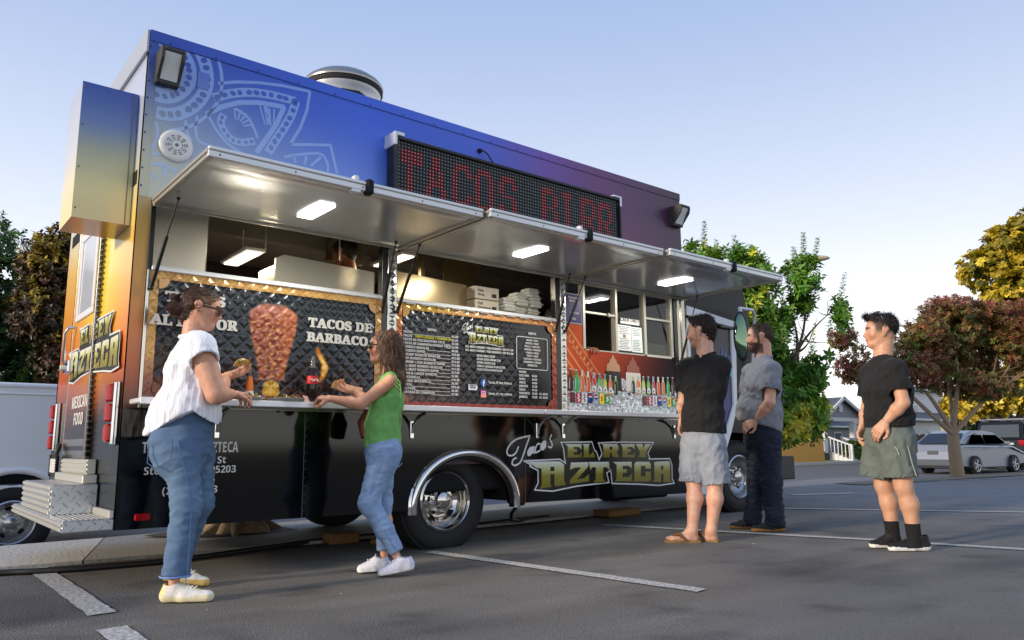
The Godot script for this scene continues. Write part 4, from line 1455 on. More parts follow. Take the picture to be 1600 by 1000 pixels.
	for i in lines.size():
		var yy := 1.64 - i * 0.0283
		text(w, lines[i], Vector3(1.884, yy, zz), 0.0185, sans, X, Y, -1, 1.0)
		if i == 1:
			text(yl, "TRIPA LENGUA Y BARBACOA", Vector3(1.985, yy, zz), 0.0185, sans, X, Y, -1, 0.98)
		var x1: float = 1.884 + 0.0137 * lines[i].length()
		if i != 1:
			w.quad(Vector3(x1 + 0.01, yy, zz), Vector3(2.318, yy, zz), Vector3(2.318, yy + 0.003, zz), Vector3(x1 + 0.01, yy + 0.003, zz)) if x1 < 2.29 else null
		text(w, prices[i], Vector3(2.325, yy - 0.004, zz), 0.0185, sans, X, Y, -1, 1.0)
	text(w, "MEXICAN FOOD", Vector3(2.665, 1.61, zz), 0.022, sans, X, Y, 0)
	text(w, "ALL MEAT SHRIMP / FISH BURRITO  REG $11.00", Vector3(2.705, 1.572, zz), 0.0175, sans, X, Y, 0, 0.92)
	text(w, "ALL MEAT SHRIMP / FISH BURRITO  SUP $14.00", Vector3(2.705, 1.543, zz), 0.0175, sans, X, Y, 0, 0.92)
	var ex := ["EXTRA MEAT $2.00", "EXTRA SOUR CREAM $.50", "EXTRA CHEESE $.50", "TRIPA Y LENGUA $1.00 EXTRA", "PLATE RICE & BEANS $5.00"]
	for i in ex.size():
		text(w, ex[i], Vector3(2.572, 1.505 - i * 0.0278, zz), 0.0175, sans, X, Y, -1, 0.86)
	text(w, "Tacos El Rey Azteca", Vector3(2.69, 1.293, zz), 0.02, sans, X, Y, -1, 0.95)
	text(w, "tacos_el_rey_azteca", Vector3(2.69, 1.203, zz), 0.02, sans, X, Y, -1, 0.95)
	text(w, "MEATS", Vector3(3.165, 1.73, zz), 0.02, sans, X, Y, 0)
	var meats := ["ASADA / BEEF", "PASTOR / PORK", "POLLO / CHICKEN", "LENGUA / TONGUE", "CABEZA / HEAD", "TRIPA / TRIPE", "CHORIZO / SAUSAGE", "CAMARON / SHRIMP", "BARBACOA"]
	for i in meats.size():
		text(w, meats[i], Vector3(3.163, 1.674 - i * 0.0268, zz), 0.0165, sans, X, Y, 0, 0.9)
	w.stroke([Vector2(3.0, 1.712), Vector2(3.327, 1.712), Vector2(3.337, 1.7), Vector2(3.337, 1.452), Vector2(3.327, 1.44), Vector2(3.0, 1.44), Vector2(2.99, 1.452), Vector2(2.99, 1.7)], 0.006, Vector3(0, 0, zz), X, Y, 0.0, null, true)
	var dr := ["DRINKS", "COCA MEX", "FANTA", "SPRITE", "JARRITOS", "SODAS", "HORCHATA", "JAMAICA"]
	for i in dr.size():
		text(w, dr[i], Vector3(3.012, 1.398 - i * 0.0298, zz), 0.0185, sans, X, Y, -1, 0.85)
		if i > 0:
			text(w, ["", "$4.00", "$4.00", "$4.00", "$3.50", "$1.50", "$3.00", "$3.00"][i], Vector3(3.155, 1.398 - i * 0.0298, zz), 0.0185, sans, X, Y, -1, 0.9)
		if i > 5:
			text(w, "LG. $4.00", Vector3(3.235, 1.398 - i * 0.0298, zz), 0.0185, sans, X, Y, -1, 0.85)
	obj("lettering", w, mt("white lettering", "#e4e2dc", 0.35), p2)
	obj("yellow_lettering", yl, mt("yellow lettering", "#e2d81e", 0.35), p2)
	var ic := MB.new()
	ic.col = Color("#2f4f9c")
	var circ := func(r: float, n: int) -> Array:
		var q := []
		for i in n:
			q.append(Vector2(cos(TAU * i / n), sin(TAU * i / n)) * r)
		return q
	ic.poly(circ.call(0.032, 24), Vector3(2.638, 1.303, zz), X, Y)
	ic.col = Color("#f4f4f4")
	ic.stroke(v2([0.012, 0.018, 0.004, 0.02, -0.001, 0.012, -0.001, -0.03]), 0.009, Vector3(2.642, 1.303, zz + 0.0008), X, Y)
	ic.stroke(v2([-0.012, 0.0, 0.011, 0.0]), 0.008, Vector3(2.642, 1.303, zz + 0.0009), X, Y)
	for i in 3:
		ic.col = [Color("#c13584"), Color("#e1306c"), Color("#f77737")][i]
		ic.poly(v2([-0.028, 0.03 - i * 0.02, -0.028, 0.01 - i * 0.02, 0.028, 0.01 - i * 0.02, 0.028, 0.03 - i * 0.02]), Vector3(2.64, 1.213, zz), X, Y)
	ic.col = Color("#f4f4f4")
	ic.stroke(circ.call(0.009, 14), 0.004, Vector3(2.64, 1.213, zz + 0.0008), X, Y, 0.0, null, true)
	ic.stroke(v2([-0.02, -0.018, 0.02, -0.018, 0.02, 0.02, -0.02, 0.02]), 0.004, Vector3(2.64, 1.213, zz + 0.0009), X, Y, 0.0, null, true)
	ic.poly(v2([-0.045, -0.022, 0.035, -0.022, 0.047, 0.0, 0.035, 0.022, -0.045, 0.022]), Vector3(2.535, 1.262, zz), X, Y)
	obj("icon_print", ic, mt("painted lettering", "#ffffff", 0.25), p2)
	var bt := MB.new()
	text(bt, "FIND US", Vector3(2.532, 1.266, zz + 0.001), 0.011, sans, X, Y, 0)
	text(bt, "ONLINE", Vector3(2.532, 1.25, zz + 0.001), 0.011, sans, X, Y, 0)
	obj("badge_lettering", bt, mt("dark lettering", "#2a2a2a", 0.5), p2)
	logo(p2, Vector3(2.66 - 4.03 * 0.2, 1.682 - 0.62 * 0.36, zz), Vector3(0.2, 0, 0), Vector3(0, 0.36, 0))
	# ---- board three: red wrap, sauce jars, drinks on ice
	var p3 := Node3D.new()
	p3.name = "drink_board"
	t.add_child(p3)
	var q3 := MB.new()
	q3.poly(v2([3.567, 1.085, 5.084, 1.085, 5.084, 1.66, 3.8, 1.66, 3.78, 1.88, 3.567, 1.88]), Vector3(0, 0, -0.002), X, Y, 0.006, func(p): return lerp3([3.56, Color("#e0602e"), 3.9, Color("#cc4a2a"), 4.3, Color("#8a2a24"), 4.7, Color("#441a1e"), 5.1, Color("#1a1216")], p.x + (1.6 - p.y) * 0.3))
	obj("sheet", q3, mt("satin wrap", "#ffffff", 0.5, 0.0, 0.3), p3)
	var q4 := MB.new()
	var cl := PackedVector2Array(v2([3.575, 1.3, 4.3, 1.3, 4.3, 1.655, 3.79, 1.655, 3.77, 1.87, 3.575, 1.87]))
	q4.col = Color("#cf7a4c")
	var lines2 := []
	for i in 7:
		var off := 1.95 - i * 0.105
		lines2.append([Vector2(3.5, off), Vector2(4.4, off - 0.95)])
	for i in 34:
		var u := i * 0.045
		lines2.append([Vector2(3.55 + u, 1.78 - u * 1.05), Vector2(3.55 + u + 0.03, 1.78 - u * 1.05 + 0.05)])
		lines2.append([Vector2(3.45 + u, 1.66 - u * 1.05), Vector2(3.45 + u - 0.03, 1.66 - u * 1.05 - 0.05)])
	for l in lines2:
		for q in Geometry2D.offset_polyline(PackedVector2Array(l), 0.011, Geometry2D.JOIN_MITER, Geometry2D.END_BUTT):
			for s in Geometry2D.intersect_polygons(q, cl):
				q4.poly(Array(s), Vector3(0, 0, 0.0055), X, Y, 0.0, func(p): return Color("#f09a62").lerp(Color("#9a3a2c"), smoothstep(3.7, 4.4, p.x)))
	obj("pattern_print", q4, mt("satin wrap", "#ffffff", 0.5), p3)
	var dk := MB.new()
	# ice
	rng.seed = 5
	for i in 2600:
		var px := rng.randf_range(3.585, 5.075)
		var top := 1.33 + 0.06 * sin(px * 5.0) + 0.05 * smoothstep(0.35, 0.0, absf(px - 4.32)) + (0.07 if px < 3.75 else 0.0)
		var py := lerpf(1.095, top, rng.randf())
		var g := rng.randf_range(0.62, 1.0)
		dk.col = Color(g * 0.96, g * 0.99, g)
		var s := rng.randf_range(0.008, 0.02)
		var a := rng.randf() * TAU
		var q := []
		for j in 5:
			q.append(Vector2(clampf(px + cos(a + j * 1.257) * s, 3.572, 5.082), py + sin(a + j * 1.257) * s * rng.randf_range(0.6, 1.1)))
		if Geometry2D.triangulate_polygon(PackedVector2Array(q)).size():
			dk.poly(q, Vector3(0, 0, 0.0055 + i * 0.0000015), X, Y)
	# two jars
	for j in [[4.167, "#2a1412", "#b98a66"], [4.44, "#d6cbc0", "#8a4a38"]]:
		dk.col = Color(j[2])
		dk.poly(v2([-0.1, 0.0, 0.1, 0.0, 0.085, 0.1, 0.05, 0.12, 0.045, 0.15, 0.02, 0.16, 0.012, 0.19, -0.012, 0.19, -0.02, 0.16, -0.045, 0.15, -0.05, 0.12, -0.085, 0.1]), Vector3(j[0], 1.44, 0.01), X, Y)
		dk.col = Color(j[1])
		dk.poly(v2([-0.11, -0.14, 0.11, -0.14, 0.102, 0.04, -0.102, 0.04]), Vector3(j[0], 1.44, 0.0108), X, Y)
	var kinds := [["#7a1c1c", "#3a1210", ""], ["#2f9a4e", "#3fae58", ""], ["#d8cfc0", "#e0701e", ""], ["#e8e0d4", "#e05a14", ""], ["#9fb0c0", "#c92a2e", "#ece6dc"], ["#4f7f9a", "#6cb83a", "#ece6dc"], ["#6f9a80", "#cdd02a", "#ece6dc"], ["#b8a48a", "#ea6a1c", "#ece6dc"], ["#9ab87a", "#14201c", ""]]
	for i in 9:
		bottle_print(dk, 3.612 + i * 0.0725, 1.275 - 0.002 * i, 0.2 - 0.003 * i, kinds[i][0], kinds[i][1], kinds[i][2], 0.012)
		bottle_print(dk, 5.018 - i * 0.073, 1.28, 0.185 - 0.002 * i, kinds[i][0], kinds[i][1], kinds[i][2], 0.012)
	for i in 7:
		can_print(dk, 3.628 + i * 0.0735, 1.165, 0.058, 0.108, i, 0.016)
		can_print(dk, 4.588 + i * 0.0722, 1.165, 0.056, 0.108, i, 0.016)
	obj("drinks_print", dk, mt("print gloss", "#ffffff", 0.3), p3)
	# ---- windows of the third opening
	var wi := Node3D.new()
	wi.name = "service_window"
	t.add_child(wi)
	var fr := MB.new()
	rects(fr, [[3.785, 1.665, 3.815, 2.285], [4.215, 1.665, 4.245, 2.285], [4.625, 1.665, 4.655, 2.285], [5.03, 1.665, 5.06, 2.285]], -0.05, 0.012)
	rects(fr, [[3.816, 1.999, 4.214, 2.019], [4.656, 2.022, 5.029, 2.044], [4.656, 1.65, 5.029, 1.675]], -0.03, 0.008)
	rects(fr, [[3.567, 2.262, 5.084, 2.285]], -0.04, 0.0)
	rects(fr, [[3.816, 1.655, 4.624, 1.667]], -0.06, 0.006)
	obj("window_frame", fr, alum, wi)
	var kn := MB.new()
	kn.ellipsoid(Vector3(4.12, 2.006, 0.016), Vector3(0.016, 0.022, 0.012))
	obj("latch_knob", kn, mt("white plastic", "#e6e4dc", 0.4), wi)
	var gl := MB.new()
	for r in [[3.816, 2.02, 4.214, 2.262], [4.246, 1.668, 4.624, 2.262], [4.656, 2.045, 5.029, 2.262], [4.656, 1.676, 5.029, 2.021], [3.567, 1.885, 3.784, 2.262]]:
		gl.quad(Vector3(r[0], r[1], -0.015), Vector3(r[2], r[1], -0.015), Vector3(r[2], r[3], -0.015), Vector3(r[0], r[3], -0.015))
	obj("window_pane", gl, glass("smoked glass", "#14170f", 0.45), wi)
	var pp := MB.new()
	pp.col = Color("#e9ebe8")
	pp.poly(v2([4.25, 1.69, 4.45, 1.69, 4.45, 1.935, 4.25, 1.935]), Vector3(0, 0, -0.008), X, Y, 0.001)
	pp.col = Color("#e2ece4")
	pp.poly(v2([4.455, 1.685, 4.61, 1.685, 4.6, 1.93, 4.455, 1.93]), Vector3(0, 0, -0.008), X, Y, 0.001)
	pp.col = Color("#e8e6de")
	pp.poly(v2([4.3, 1.95, 4.57, 1.95, 4.57, 2.005, 4.3, 2.005]), Vector3(0, 0, -0.006), X, Y, 0.001)
	pp.col = Color("#8a8a8a")
	for i in 14:
		var yy := 1.915 - i * 0.016
		if i == 6 or i == 5:
			continue
		pp.poly(v2([4.27 + 0.01 * (i % 3), yy, 4.43 - 0.012 * (i % 4), yy, 4.43 - 0.012 * (i % 4), yy + 0.006, 4.27 + 0.01 * (i % 3), yy + 0.006]), Vector3(0, 0, -0.006), X, Y)
		pp.poly(v2([4.468, yy - 0.004, 4.58 - 0.012 * (i % 3), yy - 0.004, 4.58 - 0.012 * (i % 3), yy + 0.002, 4.468, yy + 0.002]), Vector3(0, 0, -0.006), X, Y)
	pp.col = Color("#a07a3a")
	pp.poly(v2([4.33, 1.815, 4.37, 1.815, 4.37, 1.845, 4.33, 1.845]), Vector3(0, 0, -0.0055), X, Y)
	obj("notice_paper", pp, mt("paper", "#ffffff", 0.7), wi)
	var co := MB.new()
	text(co, "CASH ONLY", Vector3(4.435, 1.962, -0.0045), 0.034, sans, X, Y, 0, 1.05)
	obj("notice_lettering", co, mt("dark lettering", "#2a2a2a", 0.5), wi)
	var ps := MB.new()
	ps.col = Color("#dcdce4")
	ps.poly(v2([3.572, 1.885, 3.782, 1.885, 3.782, 2.16, 3.572, 2.16]), Vector3(0, 0, 0.0), X, Y, 0.003)
	ps.col = Color("#33286e")
	ps.poly(v2([3.58, 1.892, 3.774, 1.892, 3.774, 2.153, 3.58, 2.153]), Vector3(0, 0, 0.0036), X, Y)
	obj("payment_poster", ps, mt("print gloss", "#ffffff", 0.3), wi)
	var pt := MB.new()
	text(pt, "Payment", Vector3(3.677, 2.105, 0.004), 0.022, sans, X, Y, 0)
	text(pt, "Method", Vector3(3.677, 2.075, 0.004), 0.022, sans, X, Y, 0)
	text(pt, "ANYTIME", Vector3(3.685, 1.968, 0.004), 0.018, sans, X, Y, 0)
	text(pt, "Sale", Vector3(3.677, 1.915, 0.004), 0.018, sans, X, Y, 0)
	obj("poster_lettering", pt, mt("white lettering", "#e4e2dc", 0.35), wi)
	# ---- the sill rails above the boards and the folding counter
	var rl := MB.new()
	rects(rl, [[0.1, 1.878, 1.7, 1.902], [1.828, 1.878, 3.445, 1.9]], -0.05, 0.026, 0.004)
	rects(rl, [[0.1, 1.903, 1.7, 1.912], [1.828, 1.901, 3.445, 1.91]], -0.4, 0.01, 0.003)
	obj("sill_rail", rl, mt("bright aluminium", "#e4e5e4", 0.35, 0.25), t)
	var sm := MB.new()
	for i in 11:
		sm.span(Vector3(1.9 + i * 0.14, 1.868, 0.018), Vector3(1.99 + i * 0.14, 1.88, 0.03), 0.003)
	obj("rail_clip", sm, steel, t)
	var ct := MB.new()
	for r in [[0.03, 3.08], [3.09, 5.2]]:
		ct.span(Vector3(r[0], 1.058, 0.006), Vector3(r[1], 1.088, 0.25), 0.006)
	obj("counter_shelf", ct, mt("counter white", "#dcdcd8", 0.25, 0.2), t)
	var ce := MB.new()
	for r in [[0.03, 3.08], [3.09, 5.2]]:
		ce.span(Vector3(r[0], 1.052, 0.2505), Vector3(r[1], 1.09, 0.258), 0.003)
	obj("counter_edge", ce, mt("bright aluminium", "#e4e5e4", 0.35, 0.25), t)
	var bs := MB.new()
	bs.span(Vector3(0.1, 1.04, 0.002), Vector3(5.2, 1.083, 0.012), 0.002)
	obj("back_strip", bs, steel, t)
	for xx in [0.55, 1.98, 3.22, 3.52, 5.02]:
		var br := MB.new()
		br.tube([Vector3(xx, 0.9, 0.012), Vector3(xx, 0.96, 0.03), Vector3(xx, 1.02, 0.1), Vector3(xx, 1.05, 0.2)], 0.013, 8)
		br.span(Vector3(xx - 0.015, 0.86, 0.001), Vector3(xx + 0.015, 0.99, 0.014), 0.004)
		obj("counter_bracket", br, mt("chrome", "#d9dadb", 0.09, 1.0), t)
	# awnings with their gas struts
	awning(t, 0.078, 1.852, 1.046, [0.88, 0.985, 0.33, 0.67])
	awning(t, 1.87, 3.61, 1.1, [2.66, 2.765, 0.375, 0.69])
	awning(t, 3.63, 5.25, 1.15, [4.44, 4.56, 0.35, 0.67])
	for s in [[0.1, 1.763, 0.16, 0.27], [1.694, 1.784, 1.70, 0.2], [1.82, 1.796, 1.88, 0.24], [3.426, 1.795, 3.45, 0.2], [3.54, 1.8, 3.64, 0.2], [5.14, 1.63, 5.17, 0.25]]:
		strut(t, Vector3(s[0], s[1], 0.034), Vector3(s[2], 2.275, s[3]))
	led_sign(t)
	# painted lettering on the black skirt
	logo(t, Vector3(0, 0, 0.0025), X, Y)
	var ad := MB.new()
	var f := font("Droid Sans", 700)
	text(ad, "TACOS EL REY AZTECA", Vector3(0.405, 0.752, 0.002), 0.064, f, X, Y, 0, 0.62)
	text(ad, "730          ia St", Vector3(0.42, 0.692, 0.002), 0.042, f, X, Y, 0, 1.06)
	text(ad, "Stockton, CA 95203", Vector3(0.41, 0.632, 0.002), 0.044, f, X, Y, 0, 0.98)
	text(ad, "H              a", Vector3(0.41, 0.572, 0.002), 0.042, f, X, Y, 0, 1.0)
	text(ad, "(2           33", Vector3(0.41, 0.512, 0.002), 0.044, f, X, Y, 0, 1.1)
	obj("address_lettering", ad, mt("white lettering", "#e4e2dc", 0.35), t)

func truck_inside(t: Node) -> void:
	var ss := mt("brushed steel", "#b9b2a0", 0.34, 0.6)
	var a := MB.new()
	a.span(Vector3(0.06, 0.73, -2.2), Vector3(5.2, 2.2, -2.16))
	a.span(Vector3(0.1, 2.5, -2.15), Vector3(5.2, 3.3, -1.2), 0.02)
	a.span(Vector3(0.05, 3.3, -2.2), Vector3(5.2, 3.34, -0.06), 0.01)
	obj("hood_canopy", a, mt("hood steel", "#8a867c", 0.4, 0.4), t)
	var f := MB.new()
	f.span(Vector3(0.06, 0.74, -0.75), Vector3(0.46, 2.36, -0.1), 0.01)
	obj("fridge", f, ss, t)
	var h := MB.new()
	h.poly(v2([1.02, 1.9, 1.83, 1.9, 1.83, 2.165, 1.08, 2.195, 1.02, 2.16]), Vector3(0, 0, -0.36), X, Y, 0.02)
	h.span(Vector3(1.05, 1.86, -0.75), Vector3(1.82, 2.14, -0.37), 0.01)
	obj("steam_cabinet", h, ss, t)
	var s := MB.new()
	s.poly(v2([1.86, 1.9, 2.7, 1.9, 2.7, 2.165, 1.86, 2.2]), Vector3(0, 0, -0.32), X, Y, 0.02)
	obj("splash_panel", s, mt("warm steel", "#b9a37a", 0.22, 0.85), t)
	var d := MB.new()
	d.span(Vector3(2.62, 2.12, -0.95), Vector3(2.66, 2.6, -0.9))
	d.poly(v2([1.8, 2.42, 2.16, 2.42, 2.14, 2.75, 1.84, 2.75]), Vector3(0, 0, -1.18), X, Y, 0.01)
	d.poly(v2([2.9, 2.2, 3.22, 2.2, 3.32, 2.6, 2.86, 2.6]), Vector3(0, 0, -0.93), X, Y, 0.01)
	obj("warm_duct", d, mt("warm steel", "#b9a37a", 0.22, 0.85), t)
	var sh := MB.new()
	sh.span(Vector3(2.62, 1.9, -0.62), Vector3(3.44, 1.925, -0.05), 0.004)
	sh.span(Vector3(2.7, 1.925, -0.3), Vector3(3.4, 1.955, -0.28), 0.003)
	obj("inner_shelf", sh, ss, t)
	var bk := MB.new()
	bk.span(Vector3(3.6, 1.4, -0.7), Vector3(5.1, 1.44, -0.1), 0.01)
	bk.span(Vector3(4.9, 1.1, -1.6), Vector3(5.2, 2.3, -0.7), 0.02)
	obj("inner_counter", bk, mt("hood dark", "#39352f", 0.35, 0.6), t)
	var ba := MB.new()
	for i in 8:
		ba.span(Vector3(4.67, 1.69 + i * 0.014, -0.06), Vector3(5.02, 1.694 + i * 0.014, -0.055))
	for i in 26:
		ba.span(Vector3(4.67 + i * 0.014, 1.685, -0.062), Vector3(4.674 + i * 0.014, 1.8, -0.06))
	stuff("wire_basket", ba, mt("basket green", "#8a9468", 0.5), t)
	# lit kitchen lamps
	for lx in [0.99, 2.35]:
		var o := Node3D.new()
		o.name = "kitchen_lamp" if lx < 1.0 else "kitchen_lamp_001"
		t.add_child(o)
		var ly := 2.262 if lx < 1.0 else 2.44
		var l := MB.new()
		l.span(Vector3(lx - 0.055, ly, -1.2), Vector3(lx + 0.055, ly + 0.01, -0.68), 0.002)
		obj("diffuser", l, glow("kitchen lamp white", "#fff2d8", 1.6), o)
		var lf := MB.new()
		lf.span(Vector3(lx - 0.08, ly + 0.011, -1.22), Vector3(lx + 0.08, ly + 0.038, -0.66), 0.004)
		lf.tube([Vector3(lx, ly + 0.04, -0.94), Vector3(lx, 2.5, -0.94)], 0.004, 6)
		obj("lamp_housing", lf, mt("white trim", "#d8dadf", 0.35), o)
		for i in 9:
			var g := MB.new()
			g.span(Vector3(lx - 0.055, ly - 0.005, -1.17 + i * 0.058), Vector3(lx + 0.055, ly - 0.001, -1.164 + i * 0.058))
			obj("louvre", g, mt("white trim", "#d8dadf", 0.35), o)
		var al := AreaLight3D.new()
		al.name = "kitchen_glow"
		al.area_size = Vector2(0.11, 0.52)
		al.position = Vector3(lx, ly - 0.012, -0.94)
		al.rotation.x = -PI / 2
		al.light_color = Color("#fff1d8")
		al.light_energy = 1.7
		al.shadow_enabled = true
		al.area_range = 8.0
		al.area_attenuation = 2.0
		o.add_child(al)
	for r in [[2.4, 2.18], [0.4, 2.4], [1.0, 2.4], [1.6, 2.4]]:
		var tb := MB.new()
		tb.tube([Vector3(r[0], r[1] + 0.06, -0.5), Vector3(r[0], r[1] - 0.14, -0.5)], 0.006, 6)
		if r[1] > 2.3:
			obj("hanging_rod", tb, ss, t)

func terrain(b: MB, x0: float, x1: float, z0: float, z1: float, step: float, lift: float, colf = null) -> void:
	var nx := int(ceil((x1 - x0) / step))
	var nz := int(ceil((z1 - z0) / step))
	var st := b.v.size()
	for j in nz + 1:
		for i in nx + 1:
			var x := x0 + (x1 - x0) * i / nx
			var z := z0 + (z1 - z0) * j / nz
			var e := 0.2
			var n := Vector3(gy(x - e, z) - gy(x + e, z), 2 * e, gy(x, z - e) - gy(x, z + e)).normalized()
			b.vert(Vector3(x, gy(x, z) + lift, z), n, Vector2(x, z), colf.call(x, z) if colf != null else Color.WHITE)
	for j in nz:
		for i in nx:
			var a := st + j * (nx + 1) + i
			b.ix.append_array([a, a + 1, a + nx + 2, a, a + nx + 2, a + nx + 1])

# a flat strip that follows the ground between points
func ribbon(b: MB, pts: Array, w: float, lift: float, ragged := 0.0) -> void:
	var fine := []
	for i in pts.size() - 1:
		var n := int(ceil(pts[i].distance_to(pts[i + 1]) / 0.06))
		for k in n:
			fine.append(pts[i].lerp(pts[i + 1], float(k) / n))
	fine.append(pts[pts.size() - 1])
	var prev := -1
	for i in fine.size():
		var d: Vector2 = (fine[mini(i + 1, fine.size() - 1)] - fine[maxi(i - 1, 0)]).normalized().orthogonal()
		var a: Vector2 = fine[i] + d * (w / 2 + rng.randf_range(-ragged, ragged))
		var c: Vector2 = fine[i] - d * (w / 2 + rng.randf_range(-ragged, ragged))
		var s := b.vert(Vector3(a.x, gy(a.x, a.y) + lift, a.y), Y, a)
		b.vert(Vector3(c.x, gy(c.x, c.y) + lift, c.y), Y, c)
		if prev >= 0:
			b.ix.append_array([prev, s + 1, prev + 1, prev, s, s + 1])
		prev = s

func ground() -> void:
	var nz := FastNoiseLite.new()
	nz.seed = 3
	nz.frequency = 0.35
	nz.fractal_octaves = 4
	var tone := func(x: float, z: float) -> Color:
		var c := Color("#6f6d69")
		# worn brown bands along the lane, darker seal coat between, paler far off
		var band := nz.get_noise_2d(x * 0.5 + 7, z * 2.6)
		c = c.lerp(Color("#757069"), clampf(0.35 + band * 1.6, 0, 1) * smoothstep(0.6, 1.6, z + 0.25 * sin(x)) * smoothstep(7.0, 3.0, x))
		c = c.lerp(Color("#68635c"), clampf(nz.get_noise_2d(x * 0.7, z * 3.0 + 30) * 2.0, 0, 1) * 0.6 * smoothstep(4.0, 1.5, x))
		c = c.lerp(Color("#4c4b4a"), clampf(nz.get_noise_2d(x * 1.2 + 50, z * 1.8) * 2.4 - 0.2, 0, 1) * 0.62)
		# dark drips and oil spots, pale scuffs drawn out along the lane
		c = c.lerp(Color("#3c3a38"), clampf(nz.get_noise_2d(x * 5.0 + 90, z * 6.0) * 3.0 - 0.75, 0, 1) * 0.45)
		c = c.lerp(Color("#86827a"), clampf(nz.get_noise_2d(x * 1.5 - 60, z * 9.0 + 12) * 2.6 - 0.4, 0, 1) * 0.5)
		return c.lerp(Color("#8e9092"), smoothstep(5.5, 10.0, x) * 0.75)
	var asphalt := mt("asphalt", "#ffffff", 0.82, 0.0, 0.4)
	asphalt.albedo_texture = noise_tex(0.06, 5, Color(0.84, 0.84, 0.84), Color(1.16, 1.16, 1.16), 4, 1024)
	asphalt.normal_enabled = true
	asphalt.normal_texture = noise_tex(0.12, 4, Color.BLACK, Color.WHITE, 9, 1024, true, 8.0)
	asphalt.normal_scale = 0.35
	asphalt.uv1_triplanar = true
	asphalt.uv1_scale = Vector3.ONE * 0.55
	var lot := MB.new()
	terrain(lot, -14, 24, -2.7, 12, 0.11, 0.0, tone)
	struct("parking_lot", lot, asphalt)
	var s := MB.new()
	terrain(s, -30, 24, -16, -2.7, 0.3, 0.0, func(x, z): return Color("#6c6c6c"))
	terrain(s, 24, 160, -15.4, 30, 2.0, 0.0, func(x, z): return Color("#6c6a66"))
	struct("street", s, asphalt)
	var g := MB.new()
	terrain(g, -400, 24, -400, -16, 20.0, -0.03)
	terrain(g, 24, 500, -400, -15.4, 20.0, -0.03)
	terrain(g, 160, 500, -15.4, 400, 20.0, -0.03)
	terrain(g, -400, -14, -2.7, 400, 20.0, -0.03)
	terrain(g, -14, 24, 12, 400, 20.0, -0.03)
	terrain(g, -400, -30, -16, -2.7, 10.0, -0.03)
	terrain(g, 24, 160, 30, 400, 20.0, -0.03)
	var soil := mt("dry ground", "#6f6850", 0.95)
	grain(soil, 0.03, 0.75, 1.2, 0.2, 12)
	struct("ground", g, soil)
	# pavement slabs behind the truck, each with its joint
	var sw := Node3D.new()
	sw.name = "sidewalk"
	sw.set_meta("kind", "structure")
	add_child(sw)
	var con := mt("concrete", "#9b9992", 0.85)
	grain(con, 0.05, 0.8, 1.12, 0.9, 21, 5, 0.3)
	var pale := mt("pale concrete", "#c6c1b4", 0.85)
	grain(pale, 0.05, 0.85, 1.1, 0.9, 23, 5, 0.3)
	var front := func(x: float) -> float: return lerpf(-1.38, -1.05, clampf((x + 0.4) / 2.1, 0, 1)) + 0.035 * maxf(x - 1.7, 0)
	var xs := [-5.0, -3.4, -1.9, -0.45, 0.16, 1.55, 3.0, 4.5, 6.0, 7.5]
	for i in xs.size() - 1:
		var b := MB.new()
		var x0: float = xs[i] + 0.006
		var x1: float = xs[i + 1] - 0.006
		var sk := 0.28 if i == 3 else 0.0
		var sk0 := 0.28 if i == 4 else 0.0
		var f0: float = front.call(x0) if i < 3 else front.call(x0)
		var f1: float = front.call(x1)
		var h0 := gy(x0, -2) + 0.028
		var h1 := gy(x1, -2) + 0.028
		var p := [Vector3(x0 + sk0 + (0.1 if i == 4 else 0.0), h0, -2.74), Vector3(x1 + sk + (0.1 if i == 3 else 0.0), h1, -2.74), Vector3(x1 - sk * 0.2, h1, f1), Vector3(x0 - sk0 * 0.2, h0, f0)]
		b.quad(p[3], p[2], p[1], p[0])
		for k in 4:
			var q: Vector3 = p[k]
			var r: Vector3 = p[(k + 1) % 4]
			b.quad(r - Y * 0.3, q - Y * 0.3, q, r)
		obj("slab", b, pale if i < 4 else con, sw)
	# painted lines
	var paint := mt("road paint", "#c9c8c4", 0.85)
	paint.albedo_texture = noise_tex(0.035, 5, Color(0.62, 0.61, 0.59), Color(1.12, 1.12, 1.12), 31, 1024)
	paint.uv1_triplanar = true
	paint.uv1_scale = Vector3.ONE * 0.9
	for l in [[[2.15, 0.0, 2.24, 0.9, 2.37, 2.29], 0.105], [[-0.17, -1.32, -0.16, 0.62], 0.125], [[-0.2, 0.98, -0.18, 2.4], 0.125], [[4.3, -0.3, 4.88, 1.87, 5.2, 3.4], 0.1], [[6.6, -0.35, 6.83, 0.083, 7.9, 2.06, 9.4, 4.6], 0.1], [[8.63, -0.95, 9.42, -0.46], 0.2], [[12.2, -1.0, 13.4, -0.5, 14.6, 0.2], 0.09]]:
		var b := MB.new()
		ribbon(b, v2(l[0]), l[1], 0.006, 0.005)
		struct("parking_line", b, paint)
	# cracks in the asphalt
	var cr := MB.new()
	rng.seed = 21
	for c in [[6.4, 2.2, 1.1, 0.5, 26], [7.2, 3.2, 0.9, -0.7, 18], [5.6, 3.3, 1.0, 0.35, 26], [8.2, 1.2, 0.8, 0.9, 22], [9.2, 0.6, 0.9, 0.6, 20]]:
		var p := Vector2(c[0], c[1])
		var d := Vector2(c[2], c[3]).normalized()
		var q := [p]
		for i in int(c[4]):
			d = d.rotated(rng.randf_range(-0.5, 0.5)).lerp(Vector2(c[2], c[3]).normalized(), 0.3).normalized()
			p += d * 0.1
			q.append(p)
		ribbon(cr, q, 0.011, 0.004, 0.004)
	var crk := struct("asphalt_crack", cr, mt("crack dark", "#262524", 0.95))
	crk.set_meta("kind", "structure")
	# gutter grime between asphalt and pavement
	var gr := MB.new()
	ribbon(gr, v2([-3.0, -1.5, -0.4, -1.34, 1.7, -1.03, 4.0, -0.93, 7.0, -0.85]), 0.09, 0.004, 0.02)
